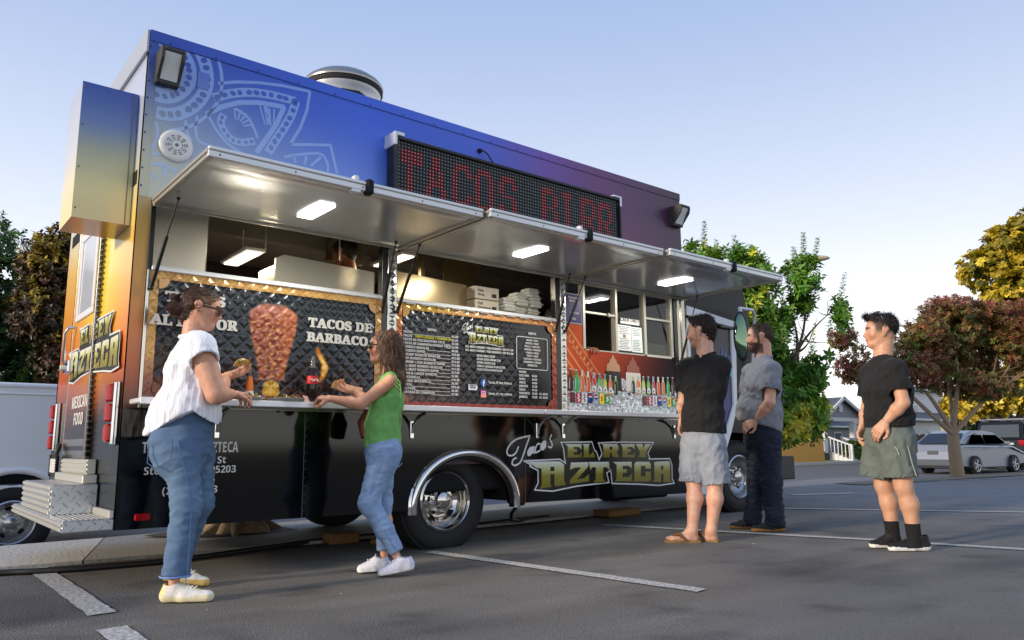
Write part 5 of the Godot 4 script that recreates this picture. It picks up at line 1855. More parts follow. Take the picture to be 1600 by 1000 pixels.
	struct("gutter_dirt", gr, mt("dirt", "#3c342a", 0.95))
	# dirt strip at the edge of the lot
	var ds := MB.new()
	var pts := v2([11.2, -1.5, 12.6, -1.1, 14.4, -0.72, 16.0, -0.35, 18.0, 0.1, 21.0, 0.8])
	ribbon(ds, pts, 0.55, 0.012, 0.06)
	var dm := mt("dirt strip", "#857a66", 0.95)
	grain(dm, 0.08, 0.7, 1.2, 0.8, 41)
	struct("dirt_strip", ds, dm)
	# far kerb and lawn
	var k := MB.new()
	k.span(Vector3(26, -0.3, -15.4), Vector3(120, -0.08, -15.15), 0.03)
	struct("kerb", k, pale)
	var lw := MB.new()
	lw.quad(Vector3(35.6, -0.1, -15.45), Vector3(120, -0.1, -15.45), Vector3(120, 0.05, -19), Vector3(35.6, 0.05, -19))
	var lm := mt("lawn", "#6b7a3c", 0.95)
	grain(lm, 0.06, 0.7, 1.25, 0.5, 43)
	struct("lawn", lw, lm)
	# litter and a fallen leaf near the feet
	rng.seed = 77
	var lt := mt("leaf litter", "#ffffff", 0.8)
	for i in 46:
		var b := MB.new()
		b.col = [Color("#8a6a3a"), Color("#b8a878"), Color("#6a5a40"), Color("#c9c3b4"), Color("#5f8a3a")][i % 5]
		var x := rng.randf_range(-0.8, 6.5)
		var z := rng.randf_range(-1.0, 3.0)
		if i < 18:
			x = rng.randf_range(0.8, 2.4)
			z = rng.randf_range(-2.5, -2.0)
		var y := gy(x, z) + (0.034 if z < -1.4 else 0.006)
		var a := rng.randf() * TAU
		var e := Vector3(cos(a), 0, sin(a)) * rng.randf_range(0.008, 0.02)
		var f := Vector3(-sin(a), 0, cos(a)) * rng.randf_range(0.005, 0.01)
		b.quad(Vector3(x, y, z) - e, Vector3(x, y + 0.006, z) + f, Vector3(x, y, z) + e, Vector3(x, y + 0.003, z) - f)
		gutter_bits.append(b)
	var all := MB.new()
	for b in gutter_bits:
		all.append(b)
	stuff("litter", all, lt).set_meta("label", "bits of leaf and grit scattered over the asphalt")
	# heavy cable along the kerb, and the drop from the truck
	var cb := MB.new()
	var path := []
	for p in smooth_line(v2([-1.6, -1.45, -0.75, -1.2, -0.4, -1.13, -0.2, -1.02, 0.1, -0.92, 0.622, -0.86, 1.2, -0.98, 1.745, -1.09, 2.6, -1.08, 3.4, -1.1, 4.0, -1.16, 4.35, -1.13]), 8):
		path.append(Vector3(p.x, gy(p.x, p.y) + 0.022, p.y))
	cb.tube(path, 0.02, 10)
	tag(obj("power_cable", cb, mt("cable black", "#111111", 0.55)), "thick black power cable lying along the pavement edge behind the truck", "cable")
	var cd := MB.new()
	var drop := []
	for p in [Vector3(3.18, 0.36, -0.2), Vector3(3.2, 0.29, -0.25), Vector3(3.3, 0.22, -0.45), Vector3(3.5, 0.13, -0.7), Vector3(3.8, 0.08, -0.95), Vector3(4.1, 0.075, -1.1)]:
		drop.append(p)
	cd.tube(drop, 0.016, 8)
	cd.span(Vector3(3.14, 0.3, -0.24), Vector3(3.22, 0.38, -0.16), 0.01)
	tag(obj("power_cable", cd, mt("cable black", "#111111", 0.55)), "black cable hanging down from under the truck below the gold name", "cable")
	# timber blocks under the tyres
	var wood := mt("timber", "#8d6a3e", 0.8)
	wood.albedo_texture = noise_tex(0.05, 4, Color(0.7, 0.68, 0.62), Color(1.15, 1.1, 1.05), 51)
	wood.uv1_triplanar = true
	wood.uv1_scale = Vector3(1.0, 12.0, 6.0)
	var blocks := [[Vector3(1.94, 0.065, -1.0), Vector3(0.26, 0.09, 0.16), "short split timber block on the asphalt near the green woman's feet"], [Vector3(2.42, 0.045, -0.62), Vector3(0.7, 0.05, 0.3), "flat board under the inner rear tyre of the truck"], [Vector3(5.05, 0.1, -0.82), Vector3(0.5, 0.07, 0.24), "worn timber pad on the ground under the middle of the truck"]]
	for q in blocks:
		var b := MB.new()
		b.box(q[0], q[1], 0.012, Basis(Y, rng.randf_range(-0.08, 0.08)))
		tag(obj("timber_block", b, wood), q[2], "wood block", "timber blocks under the truck")
	var wj := MB.new()
	wj.box(Vector3(1.62, 0.36, -1.15), Vector3(0.3, 0.09, 0.05), 0.01, Basis(Z, -0.08))
	tag(obj("timber_block", wj, wood), "timber board hung under the black skirt between the two women", "wood block", "timber blocks under the truck")

var gutter_bits := []

# ---------------------------------------------------------------- plants
func leaf_mesh(n: int, length: float, width: float, spread: float, seedn: int) -> ArrayMesh:
	# a sprig: n folded leaves round a short twig along +y
	var r := RandomNumberGenerator.new()
	r.seed = seedn
	var b := MB.new()
	for i in n:
		var a := i * 2.4 + r.randf_range(-0.4, 0.4)
		var o := Vector3(0, spread * i / n, 0)
		var d := (Vector3(cos(a), r.randf_range(-0.1, 0.75), sin(a))).normalized()
		var s := d.cross(Y).normalized() * width * r.randf_range(0.8, 1.2)
		var u := s.cross(d).normalized()
		var l := length * r.randf_range(0.7, 1.2)
		var p1 := o + d * l * 0.5 - u * width * 0.15
		var tip := o + d * l - u * width * 0.35
		var g := r.randf_range(0.8, 1.15)
		b.col = Color(g, g, g * 0.95)
		b.tri(o, p1 + s + u * width * 0.3, tip)
		b.tri(o, tip, p1 - s + u * width * 0.3)
	return b.mesh()

func limb(b: MB, a: Vector3, c: Vector3, r0: float, r1: float, bend: float) -> void:
	var m := a.lerp(c, 0.5) + Vector3(rng.randf_range(-bend, bend), rng.randf_range(-bend, bend) * 0.5, rng.randf_range(-bend, bend))
	var p := []
	for i in 7:
		var t := i / 6.0
		p.append(a.lerp(m, t).lerp(m.lerp(c, t), t))
	var rr := []
	for i in 7:
		rr.append(lerpf(r0, r1, i / 6.0))
	b.tube(p, rr, 7, false)

# blobs: [centre, radii]; leaves thicken towards the outside, with clumps and gaps
func plant(called: String, label: String, category: String, base: Vector3, trunk: Array, blobs: Array, sprig: ArrayMesh, count: int, scale: float, tints: Array, bark: Material, leafm: Material, seedn: int, shoots := 0, limb_r := 0.03, group := "", holes := 0.0) -> Node3D:
	rng.seed = seedn
	var o := thing(called, label, category, base, 0.0, group)
	if trunk.size():
		var tb := MB.new()
		for t in trunk:
			limb(tb, t[0] - base, t[1] - base, t[2], t[3], t[4] if t.size() > 4 else 0.05)
		for bl in blobs:
			var near: Vector3 = trunk[0][1]
			for t in trunk:
				if t[1].distance_to(bl[0]) < near.distance_to(bl[0]):
					near = t[1]
			limb(tb, near - base, bl[0] - base, limb_r, limb_r * 0.3, 0.12)
			for k in 5:
				var v := Vector3(rng.randfn(), absf(rng.randfn()), rng.randfn()).normalized()
				limb(tb, bl[0] - base, bl[0] + v * bl[1] * 0.9 - base, limb_r * 0.35, limb_r * 0.1, 0.06)
		obj("trunk", tb, bark, o)
	var nz := FastNoiseLite.new()
	nz.seed = seedn
	nz.frequency = 1.1 / scale * 0.6
	var places := []
	var cols := PackedColorArray()
	var total := 0.0
	for bl in blobs:
		total += bl[1].x * bl[1].y
	for bl in blobs:
		var n := int(count * bl[1].x * bl[1].y / total)
		for i in n:
			var v := Vector3(rng.randfn(), rng.randfn(), rng.randfn()).normalized()
			var p: Vector3 = bl[0] + v * bl[1] * pow(rng.randf(), 0.4)
			var nn := nz.get_noise_3dv(p)
			if nn < -0.22 + holes:
				continue
			var up := (v * 0.7 + Vector3(rng.randfn() * 0.4, 0.45 + rng.randfn() * 0.3, rng.randfn() * 0.4)).normalized()
			var x := up.cross(Vector3(0.3, 0.1, 0.9)).normalized()
			var bs := Basis(x, up, x.cross(up)).rotated(up, rng.randf() * TAU).scaled(Vector3.ONE * scale * rng.randf_range(0.7, 1.25))
			places.append(Transform3D(bs, p - base))
			cols.append(tint(tints, clampf(0.5 + nn * 0.9 + rng.randfn() * 0.16 + v.y * 0.12, 0, 1), p))
	for i in shoots:
		var bl: Array = blobs[rng.randi() % blobs.size()]
		var v := Vector3(rng.randfn(), absf(rng.randfn()) + 0.5, rng.randfn()).normalized()
		var p: Vector3 = bl[0] + v * bl[1] * 0.85
		var d := (Vector3(0, 1.0, 0) + v * 0.35).normalized()
		var l := rng.randf_range(0.25, 0.6)
		var n := int(l / (scale * 0.05))
		for k in n:
			var x := d.cross(Vector3(0.3, 0.1, 0.9)).normalized()
			places.append(Transform3D(Basis(x, d, x.cross(d)).rotated(d, k * 1.3).scaled(Vector3.ONE * scale * lerpf(0.8, 0.45, float(k) / n)), p + d * l * k / n - base))
			cols.append(tint(tints, clampf(0.65 + rng.randfn() * 0.15, 0, 1), p))
	scatter("crown", sprig, leafm, places, cols, o)
	return o

func tint(stops: Array, t: float, _p: Vector3) -> Color:
	var c := lerp3(stops, t)
	var g := rng.randf_range(0.85, 1.12)
	return Color(c.r * g, c.g * g, c.b * g)

func plants() -> void:
	var lm := mt("leaves", "#ffffff", 0.5)
	lm.backlight_enabled = true
	lm.backlight = Color(0.6, 0.66, 0.3)
	var bark := mt("bark grey", "#6f6253", 0.9)
	grain(bark, 0.05, 0.7, 1.2, 2.0, 61, 4, 0.6)
	var pale := mt("bark pale", "#a08a70", 0.85)
	grain(pale, 0.03, 0.75, 1.15, 2.0, 63, 4, 0.5)
	var sprig := leaf_mesh(9, 0.115, 0.024, 0.1, 3)
	var fine := leaf_mesh(9, 0.055, 0.015, 0.06, 4)
	var broad := leaf_mesh(8, 0.26, 0.1, 0.2, 5)
	# glossy tree at the front of the truck
	var gt := [[Vector3(9.15, 3.0, -1.95), Vector3(0.75, 0.85, 0.6)], [Vector3(8.5, 3.1, -2.2), Vector3(0.5, 0.75, 0.5)], [Vector3(9.45, 1.9, -1.7), Vector3(0.8, 0.8, 0.7)], [Vector3(9.9, 2.35, -1.25), Vector3(0.4, 0.5, 0.4)], [Vector3(10.05, 2.75, -1.0), Vector3(0.32, 0.3, 0.3)], [Vector3(9.75, 3.2, -1.2), Vector3(0.28, 0.42, 0.28)], [Vector3(9.7, 1.25, -1.5), Vector3(0.6, 0.45, 0.5)], [Vector3(9.0, 2.2, -2.0), Vector3(0.8, 0.9, 0.6)], [Vector3(9.75, 2.75, -1.4), Vector3(0.45, 0.5, 0.4)], [Vector3(9.85, 2.0, -1.4), Vector3(0.5, 0.45, 0.4)]]
	plant("green_tree", "glossy bright green tree with upright shoots behind the front of the truck", "tree", Vector3(9.5, gy(9.5, -1.9), -1.9),
		[[Vector3(9.5, 0.0, -1.9), Vector3(9.45, 1.2, -1.85), 0.11, 0.07], [Vector3(9.45, 1.2, -1.85), Vector3(9.2, 2.4, -1.95), 0.06, 0.04], [Vector3(9.45, 1.2, -1.85), Vector3(9.8, 2.2, -1.4), 0.05, 0.03]],
		gt, sprig, 9800, 1.0, [0.0, Color("#385a22"), 0.4, Color("#5a8c30"), 0.75, Color("#88b044"), 0.95, Color("#b8c444"), 1.0, Color("#e8d850")], bark, lm, 101, 46, 0.025, "", 0.06)
	# crape myrtle at the edge of the lot
	var my := []
	for q in [[-1.05, 2.55, -0.75, 0.7, 0.4], [-0.55, 2.9, -0.3, 0.7, 0.4], [0.0, 3.05, 0.1, 0.75, 0.45], [0.6, 3.0, 0.3, 0.8, 0.45], [0.1, 2.5, -0.5, 0.9, 0.5], [-0.6, 2.15, -0.4, 0.7, 0.38], [0.9, 2.55, 0.6, 0.9, 0.55], [1.5, 2.9, 0.9, 0.8, 0.6], [0.6, 2.0, 0.3, 0.9, 0.4], [1.5, 2.2, 1.0, 0.8, 0.5], [-1.45, 2.2, -1.0, 0.4, 0.3], [2.2, 2.7, 1.4, 0.8, 0.6], [-1.6, 2.75, -1.1, 0.3, 0.22]]:
		my.append([Vector3(14.44 + q[0], q[1], -1.05 + q[2]), Vector3(q[3], q[4], q[3])])
	var f := Vector3(14.4, 0.95, -1.05)
	plant("crape_myrtle", "spreading tree with reddish green leaves and a pale trunk at the lot edge", "tree", Vector3(14.44, 0.13, -1.05),
		[[Vector3(14.44, 0.1, -1.05), f, 0.13, 0.1, 0.03], [f, Vector3(14.0, 1.75, -1.3), 0.055, 0.03], [f, Vector3(13.5, 1.95, -1.6), 0.05, 0.025], [f, Vector3(14.5, 1.9, -0.9), 0.06, 0.035], [f, Vector3(15.1, 1.7, -0.6), 0.05, 0.03], [f, Vector3(14.8, 1.95, -1.2), 0.045, 0.025]],
		my, fine, 24000, 1.2, [0.0, Color("#4a5a2c"), 0.35, Color("#76803e"), 0.55, Color("#8c7448"), 0.75, Color("#9a6648"), 0.93, Color("#a85e52"), 1.0, Color("#c07078")], pale, lm, 103, 0, 0.025, "", 0.24)
	# tall yellowing tree far behind, and the gold one lower down
	plant("yellow_tree", "tall yellow leaved tree rising behind the reddish tree", "tree", Vector3(41.5, -0.2, -9.5),
		[[Vector3(41.5, -0.2, -9.5), Vector3(41.5, 5.5, -9.3), 0.4, 0.25]],
		[[Vector3(40.6, 9.2, -8.9), Vector3(1.2, 1.0, 1.2)], [Vector3(41.3, 10.2, -8.2), Vector3(1.3, 1.1, 1.2)], [Vector3(42.3, 11.0, -7.2), Vector3(1.4, 1.2, 1.3)], [Vector3(41.5, 8.0, -8.0), Vector3(1.7, 1.5, 1.5)], [Vector3(43.0, 9.0, -6.8), Vector3(1.6, 1.6, 1.5)], [Vector3(42.0, 6.5, -8.6), Vector3(1.5, 1.2, 1.3)], [Vector3(44.3, 10.8, -5.6), Vector3(1.4, 1.6, 1.4)]],
		broad, 3600, 1.0, [0.0, Color("#4c5a22"), 0.35, Color("#8a8428"), 0.7, Color("#c4a828"), 1.0, Color("#ecd444")], bark, lm, 105, 0, 0.1, "", 0.06)
	plant("gold_tree", "low golden tree glowing in the last sun behind the parked cars", "tree", Vector3(39.5, -0.2, -8.0),
		[[Vector3(39.5, -0.2, -8.0), Vector3(39.5, 1.8, -8.0), 0.25, 0.15]],
		[[Vector3(38.6, 2.9, -8.6), Vector3(1.4, 0.9, 1.2)], [Vector3(40.0, 3.3, -7.5), Vector3(1.5, 1.2, 1.2)], [Vector3(41.2, 3.0, -6.8), Vector3(1.2, 1.0, 1.2)], [Vector3(37.5, 2.4, -9.4), Vector3(0.9, 0.6, 0.9)]],
		broad, 2200, 0.8, [0.0, Color("#a08c24"), 0.5, Color("#d4b838"), 1.0, Color("#f4e068")], bark, lm, 107, 0, 0.08)
	for q in [[43.6, -8.6, 1.7, "dark clipped hedge behind the black vehicle at the far right"], [41.0, -10.4, 1.5, "dark clipped hedge between the silver car and the gold tree"]]:
		plant("hedge", q[3], "hedge", Vector3(q[0], -0.2, q[1]), [], [[Vector3(q[0], 1.0, q[1]), Vector3(1.3, q[2], 1.0)], [Vector3(q[0] + 1.2, 0.9, q[1] + 0.9), Vector3(1.2, 1.1, 1.0)], [Vector3(q[0], 0.2, q[1]), Vector3(1.4, 0.8, 1.0)]], broad, 1300, 0.55, [0.0, Color("#1c2c18"), 0.6, Color("#324a24"), 1.0, Color("#4f6430")], bark, lm, 109 + int(q[0]), 0, 0.05, "", -0.2)
	# tall hedge at the left, one green and one turning red
	plant("tall_shrub", "tall dark green shrub at the left edge behind the white pickup", "shrub", Vector3(-0.4, -0.35, -7.3), [[Vector3(-0.4, -0.35, -7.3), Vector3(-0.3, 1.0, -7.3), 0.1, 0.06]],
		[[Vector3(-0.3, 3.2, -7.4), Vector3(0.75, 0.8, 0.6)], [Vector3(-0.5, 2.2, -7.2), Vector3(0.9, 0.9, 0.7)], [Vector3(0.2, 1.5, -7.0), Vector3(1.1, 0.7, 0.7)], [Vector3(0.9, 1.3, -6.6), Vector3(0.8, 0.6, 0.6)], [Vector3(0.3, 0.6, -6.9), Vector3(1.3, 0.8, 0.7)], [Vector3(-1.2, 2.0, -7.6), Vector3(0.9, 1.5, 0.7)], [Vector3(1.4, 0.7, -6.6), Vector3(0.8, 0.8, 0.6)], [Vector3(0.4, 2.0, -7.9), Vector3(1.4, 1.1, 0.5)], [Vector3(0.4, 0.9, -7.7), Vector3(1.8, 1.1, 0.5)]],
		fine, 19000, 1.3, [0.0, Color("#1e3014"), 0.45, Color("#385a24"), 0.8, Color("#588034"), 1.0, Color("#7ca244")], bark, lm, 121, 10, 0.04, "", -0.12)
	plant("red_shrub", "shrub of bronze and red leaves beside the rear of the truck", "shrub", Vector3(0.55, -0.35, -6.3), [[Vector3(0.55, -0.35, -6.3), Vector3(0.6, 1.6, -6.3), 0.09, 0.05]],
		[[Vector3(0.55, 3.1, -6.35), Vector3(0.45, 0.55, 0.45)], [Vector3(0.55, 2.5, -6.2), Vector3(0.55, 0.5, 0.5)], [Vector3(0.75, 1.95, -6.1), Vector3(0.45, 0.45, 0.45)], [Vector3(1.2, 2.8, -6.2), Vector3(0.6, 0.8, 0.5)], [Vector3(1.3, 1.9, -6.1), Vector3(0.6, 0.6, 0.5)]],
		fine, 7600, 1.25, [0.0, Color("#24281a"), 0.35, Color("#35391f"), 0.6, Color("#463c25"), 0.85, Color("#563a2a"), 0.96, Color("#6a5a28"), 1.0, Color("#a89030")], bark, lm, 123, 0, 0.03, "", -0.1)
	for q in [[38.3, -15.6, 0.5], [37.3, -15.7, 0.42]]:
		plant("garden_bush", "small round garden bush, the %s of two by the white porch stairs" % ("taller" if q[2] > 0.45 else "shorter"), "bush", Vector3(q[0] + 2.0, -0.1, q[1]), [], [[Vector3(q[0] + 2.0, 0.3, q[1]), Vector3(0.7, q[2] + 0.2, 0.6)]], fine, 900, 2.4, [0.0, Color("#2c3f1c"), 0.6, Color("#4f6a2a"), 1.0, Color("#8a9a44")], bark, lm, 131, 0, 0.03, "bushes by the porch", -0.2)
	# stump with its roots behind the truck
	var st := MB.new()
	rng.seed = 9
	var c := Vector3(1.55, 0.02, -2.25)
	st.lathe(c, Y, [Vector2(0.3, -0.02), Vector2(0.24, 0.05), Vector2(0.2, 0.13), Vector2(0.17, 0.26), Vector2(0.16, 0.5), Vector2(0.0, 0.52)], 22, 0.2)
	for i in st.v.size():
		var p := st.v[i] - c
		var a := atan2(p.z, p.x)
		st.v[i] += Vector3(p.x, 0, p.z) * (0.22 * sin(a * 5.0 + 0.6) + 0.12 * sin(a * 11.0))
	for i in 7:
		var a := i * 0.9 + 0.2
		var d := Vector3(cos(a), 0, sin(a))
		st.tube([c + d * 0.16 + Y * 0.12, c + d * 0.3 + Y * 0.05, c + d * rng.randf_range(0.34, 0.46) + Y * 0.0], [0.07, 0.045, 0.012], 8)
	tag(obj("tree_stump", st, pale), "rough tree stump with spreading roots seen under the truck", "stump")
	var sp := MB.new()
	var dirt := []
	for i in 20:
		var a := TAU * i / 20
		dirt.append(Vector2(cos(a) * (0.75 + 0.15 * sin(a * 3)), sin(a) * 0.42))
	sp.poly(dirt, Vector3(1.6, gy(1.6, -2) + 0.033, -2.28), X, Vector3(0, 0, -1))
	struct("planting_dirt", sp, mt("dirt", "#3c342a", 0.95))

# ---------------------------------------------------------------- vehicles
func car_body(b: MB, side: Array, w: float, tuck: float, taper: Array) -> void:
	# side: outline points (x, y) front to back, lofted across five stations
	var zs := [-1.0, -0.97, -0.82, 0.0, 0.82, 0.97, 1.0]
	var n := side.size()
	var idx := []
	for s in zs.size():
		var row := []
		var t: float = absf(zs[s])
		for i in n:
			var p: Vector2 = side[i]
			var hw: float = w / 2 * (1.0 - taper[i] * 0.5)
			var drop := 0.0
			if t > 0.9:
				drop = (0.03 if t < 0.99 else 0.085) * (1.0 if p.y > tuck else -0.4)
			row.append(Vector3(p.x, p.y - drop, zs[s] * hw))
		idx.append(row)
	for s in zs.size() - 1:
		for i in n:
			var j := (i + 1) % n
			b.quad(idx[s][i], idx[s + 1][i], idx[s + 1][j], idx[s][j])
	for s in [0, zs.size() - 1]:
		var pts := []
		for p in idx[s]:
			pts.append(Vector2(p.x, p.y))
		b.poly(pts, Vector3(0, 0, idx[s][0].z), X if s else X, Y)

func small_wheel(o: Node, c: Vector3, r: float, w: float) -> void:
	var wn := Node3D.new()
	wn.name = "wheel"
	o.add_child(wn, true)
	var side := 1.0 if c.z > 0 else -1.0
	var t := MB.new()
	t.lathe(c, Vector3(0, 0, side), [Vector2(r * 0.6, -w / 2), Vector2(r, -w / 2), Vector2(r, w / 2 - 0.02), Vector2(r * 0.93, w / 2), Vector2(r * 0.66, w / 2)], 28)
	obj("tyre", t, mt("tyre rubber", "#1b1b1c", 0.75), wn)
	var m := MB.new()
	m.lathe(c, Vector3(0, 0, side), [Vector2(r * 0.68, w / 2), Vector2(r * 0.63, w / 2 - 0.03), Vector2(0.0, w / 2 - 0.05)], 24)
	obj("rim_dish", m, mt("rim dark", "#3a3c40", 0.4, 0.6), wn)
	var k := MB.new()
	for i in 5:
		var a := TAU * i / 5
		var d := Vector3(cos(a), sin(a), 0)
		k.box(c + d * r * 0.33 + Vector3(0, 0, side * (w / 2 - 0.015)), Vector3(r * 0.64, r * 0.17, 0.02), 0.006, Basis(Vector3(0, 0, 1), a))
	k.lathe(c, Vector3(0, 0, side), [Vector2(r * 0.68, w / 2 - 0.01), Vector2(r * 0.66, w / 2 + 0.006), Vector2(r * 0.6, w / 2)], 24)
	obj("spokes", k, mt("rim silver", "#c6c8cb", 0.3, 0.8), wn)

func pickup() -> void:
	var o := thing("pickup_truck", "white pickup truck parked behind the food truck at the left edge", "pickup truck", Vector3(0.1, -0.36, -5.9), 0.0)
	var white := mt("pickup white", "#f4f4f3", 0.35)
	white.clearcoat_enabled = true
	white.clearcoat = 0.5
	var b := MB.new()
	# bed side with the wheel arch cut out; outer face at z = 0.95
	var pts := v2([-1.6, 0.62, -0.52, 0.62])
	for i in 15:
		var a := PI - PI * i / 14
		pts.append(Vector2(cos(a) * 0.52, 0.42 + sin(a) * 0.5))
	pts.append_array(v2([0.52, 0.6, 1.15, 0.64, 1.2, 0.8, 1.2, 1.84, -1.6, 1.84]))
	b.poly(pts, Vector3(0, 0, 0.92), X, Y, 0.03)
	b.span(Vector3(-1.6, 0.7, -0.95), Vector3(1.19, 0.78, 0.918), 0.01)
	b.span(Vector3(-1.6, 0.8, -0.95), Vector3(1.19, 1.84, -0.92), 0.01)
	b.span(Vector3(1.15, 0.8, -0.9), Vector3(1.21, 1.83, 0.9), 0.02)
	obj("bed", b, white, o)
	var r := MB.new()
	r.tube([Vector3(-1.6, 1.85, 0.93), Vector3(1.2, 1.85, 0.93)], 0.035, 10)
	r.tube([Vector3(-1.6, 1.76, 0.953), Vector3(1.2, 1.76, 0.953)], 0.01, 8)
	obj("bed_rail", r, white, o)
	var f := MB.new()
	var path := []
	for i in 21:
		var a := PI * 1.02 - PI * 1.04 * i / 20
		path.append(Vector3(cos(a) * 0.54, 0.42 + sin(a) * 0.52, 0.95))
	f.tube(path, 0.035, 8)
	obj("arch_flare", f, white, o)
	var cb := MB.new()
	car_body(cb, v2([-4.6, 0.5, -4.6, 1.15, -4.4, 1.25, -3.3, 1.35, -2.7, 1.95, -1.75, 2.0, -1.66, 1.3, -1.66, 0.55]), 1.9, 0.9, [0.1, 0.1, 0.05, 0.0, 0.3, 0.3, 0.0, 0.0])
	obj("cab", cb, white, o)
	var gl := MB.new()
	gl.poly(v2([-3.1, 1.42, -2.72, 1.84, -1.85, 1.9, -1.8, 1.4]), Vector3(0, 0, 0.956), X, Y)
	obj("side_window", gl, mt("car glass", "#14181a", 0.05), o)
	var well := MB.new()
	well.span(Vector3(-0.6, 0.3, -0.8), Vector3(0.6, 0.95, 0.6), 0.05)
	obj("wheel_well", well, mt("underbody black", "#0c0c0c", 0.9), o)
	wheel(o, Vector3(0.0, 0.39, 0.82), 0.385, 0.225, 0.24, 1.0, mt("cast wheel", "#bdbdbd", 0.25, 0.9))
	wheel(o, Vector3(-3.6, 0.39, 0.82), 0.385, 0.225, 0.24, 1.0, mt("cast wheel", "#bdbdbd", 0.25, 0.9))

func cars() -> void:
	var o := thing("silver_sedan", "silver four door sedan parked in the street behind the reddish tree", "car", Vector3(27.0, -0.24, -6.1), -0.1)
	# local +x is its nose
	var paint := mt("silver paint", "#858d98", 0.3, 0.5)
	paint.clearcoat_enabled = true
	paint.clearcoat = 0.8
	var b := MB.new()
	car_body(b, v2([3.5, 0.3, 3.62, 0.55, 3.5, 0.72, 2.55, 0.95, 1.0, 0.96, -0.55, 0.98, -0.95, 0.96, -1.03, 0.75, -1.08, 0.5, -0.98, 0.28, 0.0, 0.2, 2.6, 0.2]), 1.78, 0.6, [0.25, 0.25, 0.15, 0.05, 0.0, 0.05, 0.12, 0.1, 0.08, 0.1, 0.02, 0.02])
	obj("body", b, paint, o)
	var c := MB.new()
	car_body(c, v2([2.5, 0.94, 1.65, 1.38, 1.1, 1.45, 0.4, 1.44, -0.05, 1.34, -0.75, 0.97]), 1.62, 1.2, [0.1, 0.22, 0.25, 0.25, 0.22, 0.08])
	obj("roof", c, paint, o)
	var g := MB.new()
	var bx := Basis()
	g.quad(Vector3(-0.72, 1.0, 0.66), Vector3(-0.72, 1.0, -0.66), Vector3(-0.1, 1.33, -0.56), Vector3(-0.1, 1.33, 0.56))
	for i in g.v.size():
		g.v[i] += Vector3(-0.02, 0.02, 0)
	obj("rear_window", g, mt("car glass", "#14181a", 0.05), o)
	for s in [-1.0, 1.0]:
		for q in [[-0.35, 0.99, -0.02, 1.28, 0.62, 1.36, 0.68, 0.99], [0.76, 0.99, 0.72, 1.36, 1.1, 1.36, 1.6, 1.3, 2.15, 1.02, 2.1, 0.99]]:
			var sw := MB.new()
			var pl := v2(q)
			var st := sw.v.size()
			var t := Geometry2D.triangulate_polygon(PackedVector2Array(pl))
			for p in pl:
				sw.vert(Vector3(p.x, p.y, s * (0.845 - (p.y - 0.95) * 0.22)), Vector3(0, 0.25, s))
			for i in range(0, t.size(), 3):
				sw.ix.append_array([t[i], t[i + 1], t[i + 2]] if s > 0 else [t[i], t[i + 2], t[i + 1]])
			obj("side_window", sw, mt("car glass", "#14181a", 0.05), o)
	for s in [-1.0, 1.0]:
		var l := MB.new()
		l.box(Vector3(-1.02, 0.78, s * 0.66), Vector3(0.14, 0.13, 0.3), 0.03, Basis(Y, s * 0.3))
		obj("tail_light", l, mt("red lens", "#a80f14", 0.12), o)
	var p := MB.new()
	p.span(Vector3(-1.07, 0.66, -0.17), Vector3(-1.045, 0.78, 0.17), 0.005)
	obj("number_plate", p, mt("plate dark", "#4a4c50", 0.4), o)
	var tr := MB.new()
	tr.span(Vector3(-1.1, 0.2, -0.78), Vector3(-0.9, 0.3, 0.78), 0.03)
	obj("bumper_trim", tr, mt("bumper black", "#1a1a1b", 0.5), o)
	var pt := MB.new()
	for s in [-1.0, 1.0]:
		pt.box(Vector3(2.0, 1.02, s * 0.95), Vector3(0.12, 0.1, 0.18), 0.03)
		for q in [0.02, 0.95]:
			pt.box(Vector3(q + 0.1, 0.83, s * 0.9), Vector3(0.16, 0.025, 0.02), 0.006)
	obj("mirror", pt, paint, o)
	for q in [[0.0, 0.78], [2.62, 0.78], [0.0, -0.78], [2.62, -0.78]]:
		small_wheel(o, Vector3(q[0], 0.3, q[1]), 0.31, 0.2)
	# black off-roader in front of it
	var s := thing("black_suv", "black sport utility vehicle with roof rails parked ahead of the silver car", "car", Vector3(33.0, -0.22, -6.2), -0.06)
	var sp := mt("black car paint", "#131517", 0.18)
	var sb := MB.new()
	car_body(sb, v2([3.9, 0.4, 3.95, 0.9, 3.7, 1.05, 2.7, 1.1, 0.0, 1.12, -1.0, 1.1, -1.08, 0.7, -1.0, 0.4]), 1.9, 0.7, [0.2, 0.15, 0.08, 0.02, 0.0, 0.04, 0.04, 0.08])
	obj("body", sb, sp, s)
	var sc := MB.new()
	car_body(sc, v2([2.8, 1.08, 2.1, 1.72, 1.2, 1.8, -0.7, 1.8, -0.98, 1.12]), 1.78, 1.4, [0.08, 0.2, 0.2, 0.2, 0.1])
	obj("roof", sc, sp, s)
	var sg := MB.new()
	sg.quad(Vector3(-1.0, 1.2, 0.72), Vector3(-1.0, 1.2, -0.72), Vector3(-0.78, 1.68, -0.66), Vector3(-0.78, 1.68, 0.66))
	obj("rear_window", sg, mt("car glass grey", "#4a5254", 0.06), s)
	var rr := MB.new()
	for q in [-0.7, 0.7]:
		rr.tube([Vector3(-0.6, 1.83, q), Vector3(-0.5, 1.89, q), Vector3(1.4, 1.89, q), Vector3(1.5, 1.83, q)], 0.025, 8)
	for q in [-0.2, 0.6, 1.3]:
		rr.tube([Vector3(q, 1.9, -0.7), Vector3(q, 1.9, 0.7)], 0.02, 8)
	obj("roof_rail", rr, mt("rim silver", "#c6c8cb", 0.3, 0.8), s)
	for q in [-0.8, 0.8]:
		var l := MB.new()
		l.box(Vector3(-1.03, 1.0, q), Vector3(0.1, 0.2, 0.2), 0.02)
		obj("tail_light", l, mt("red lens", "#a80f14", 0.12), s)
	var ch := MB.new()
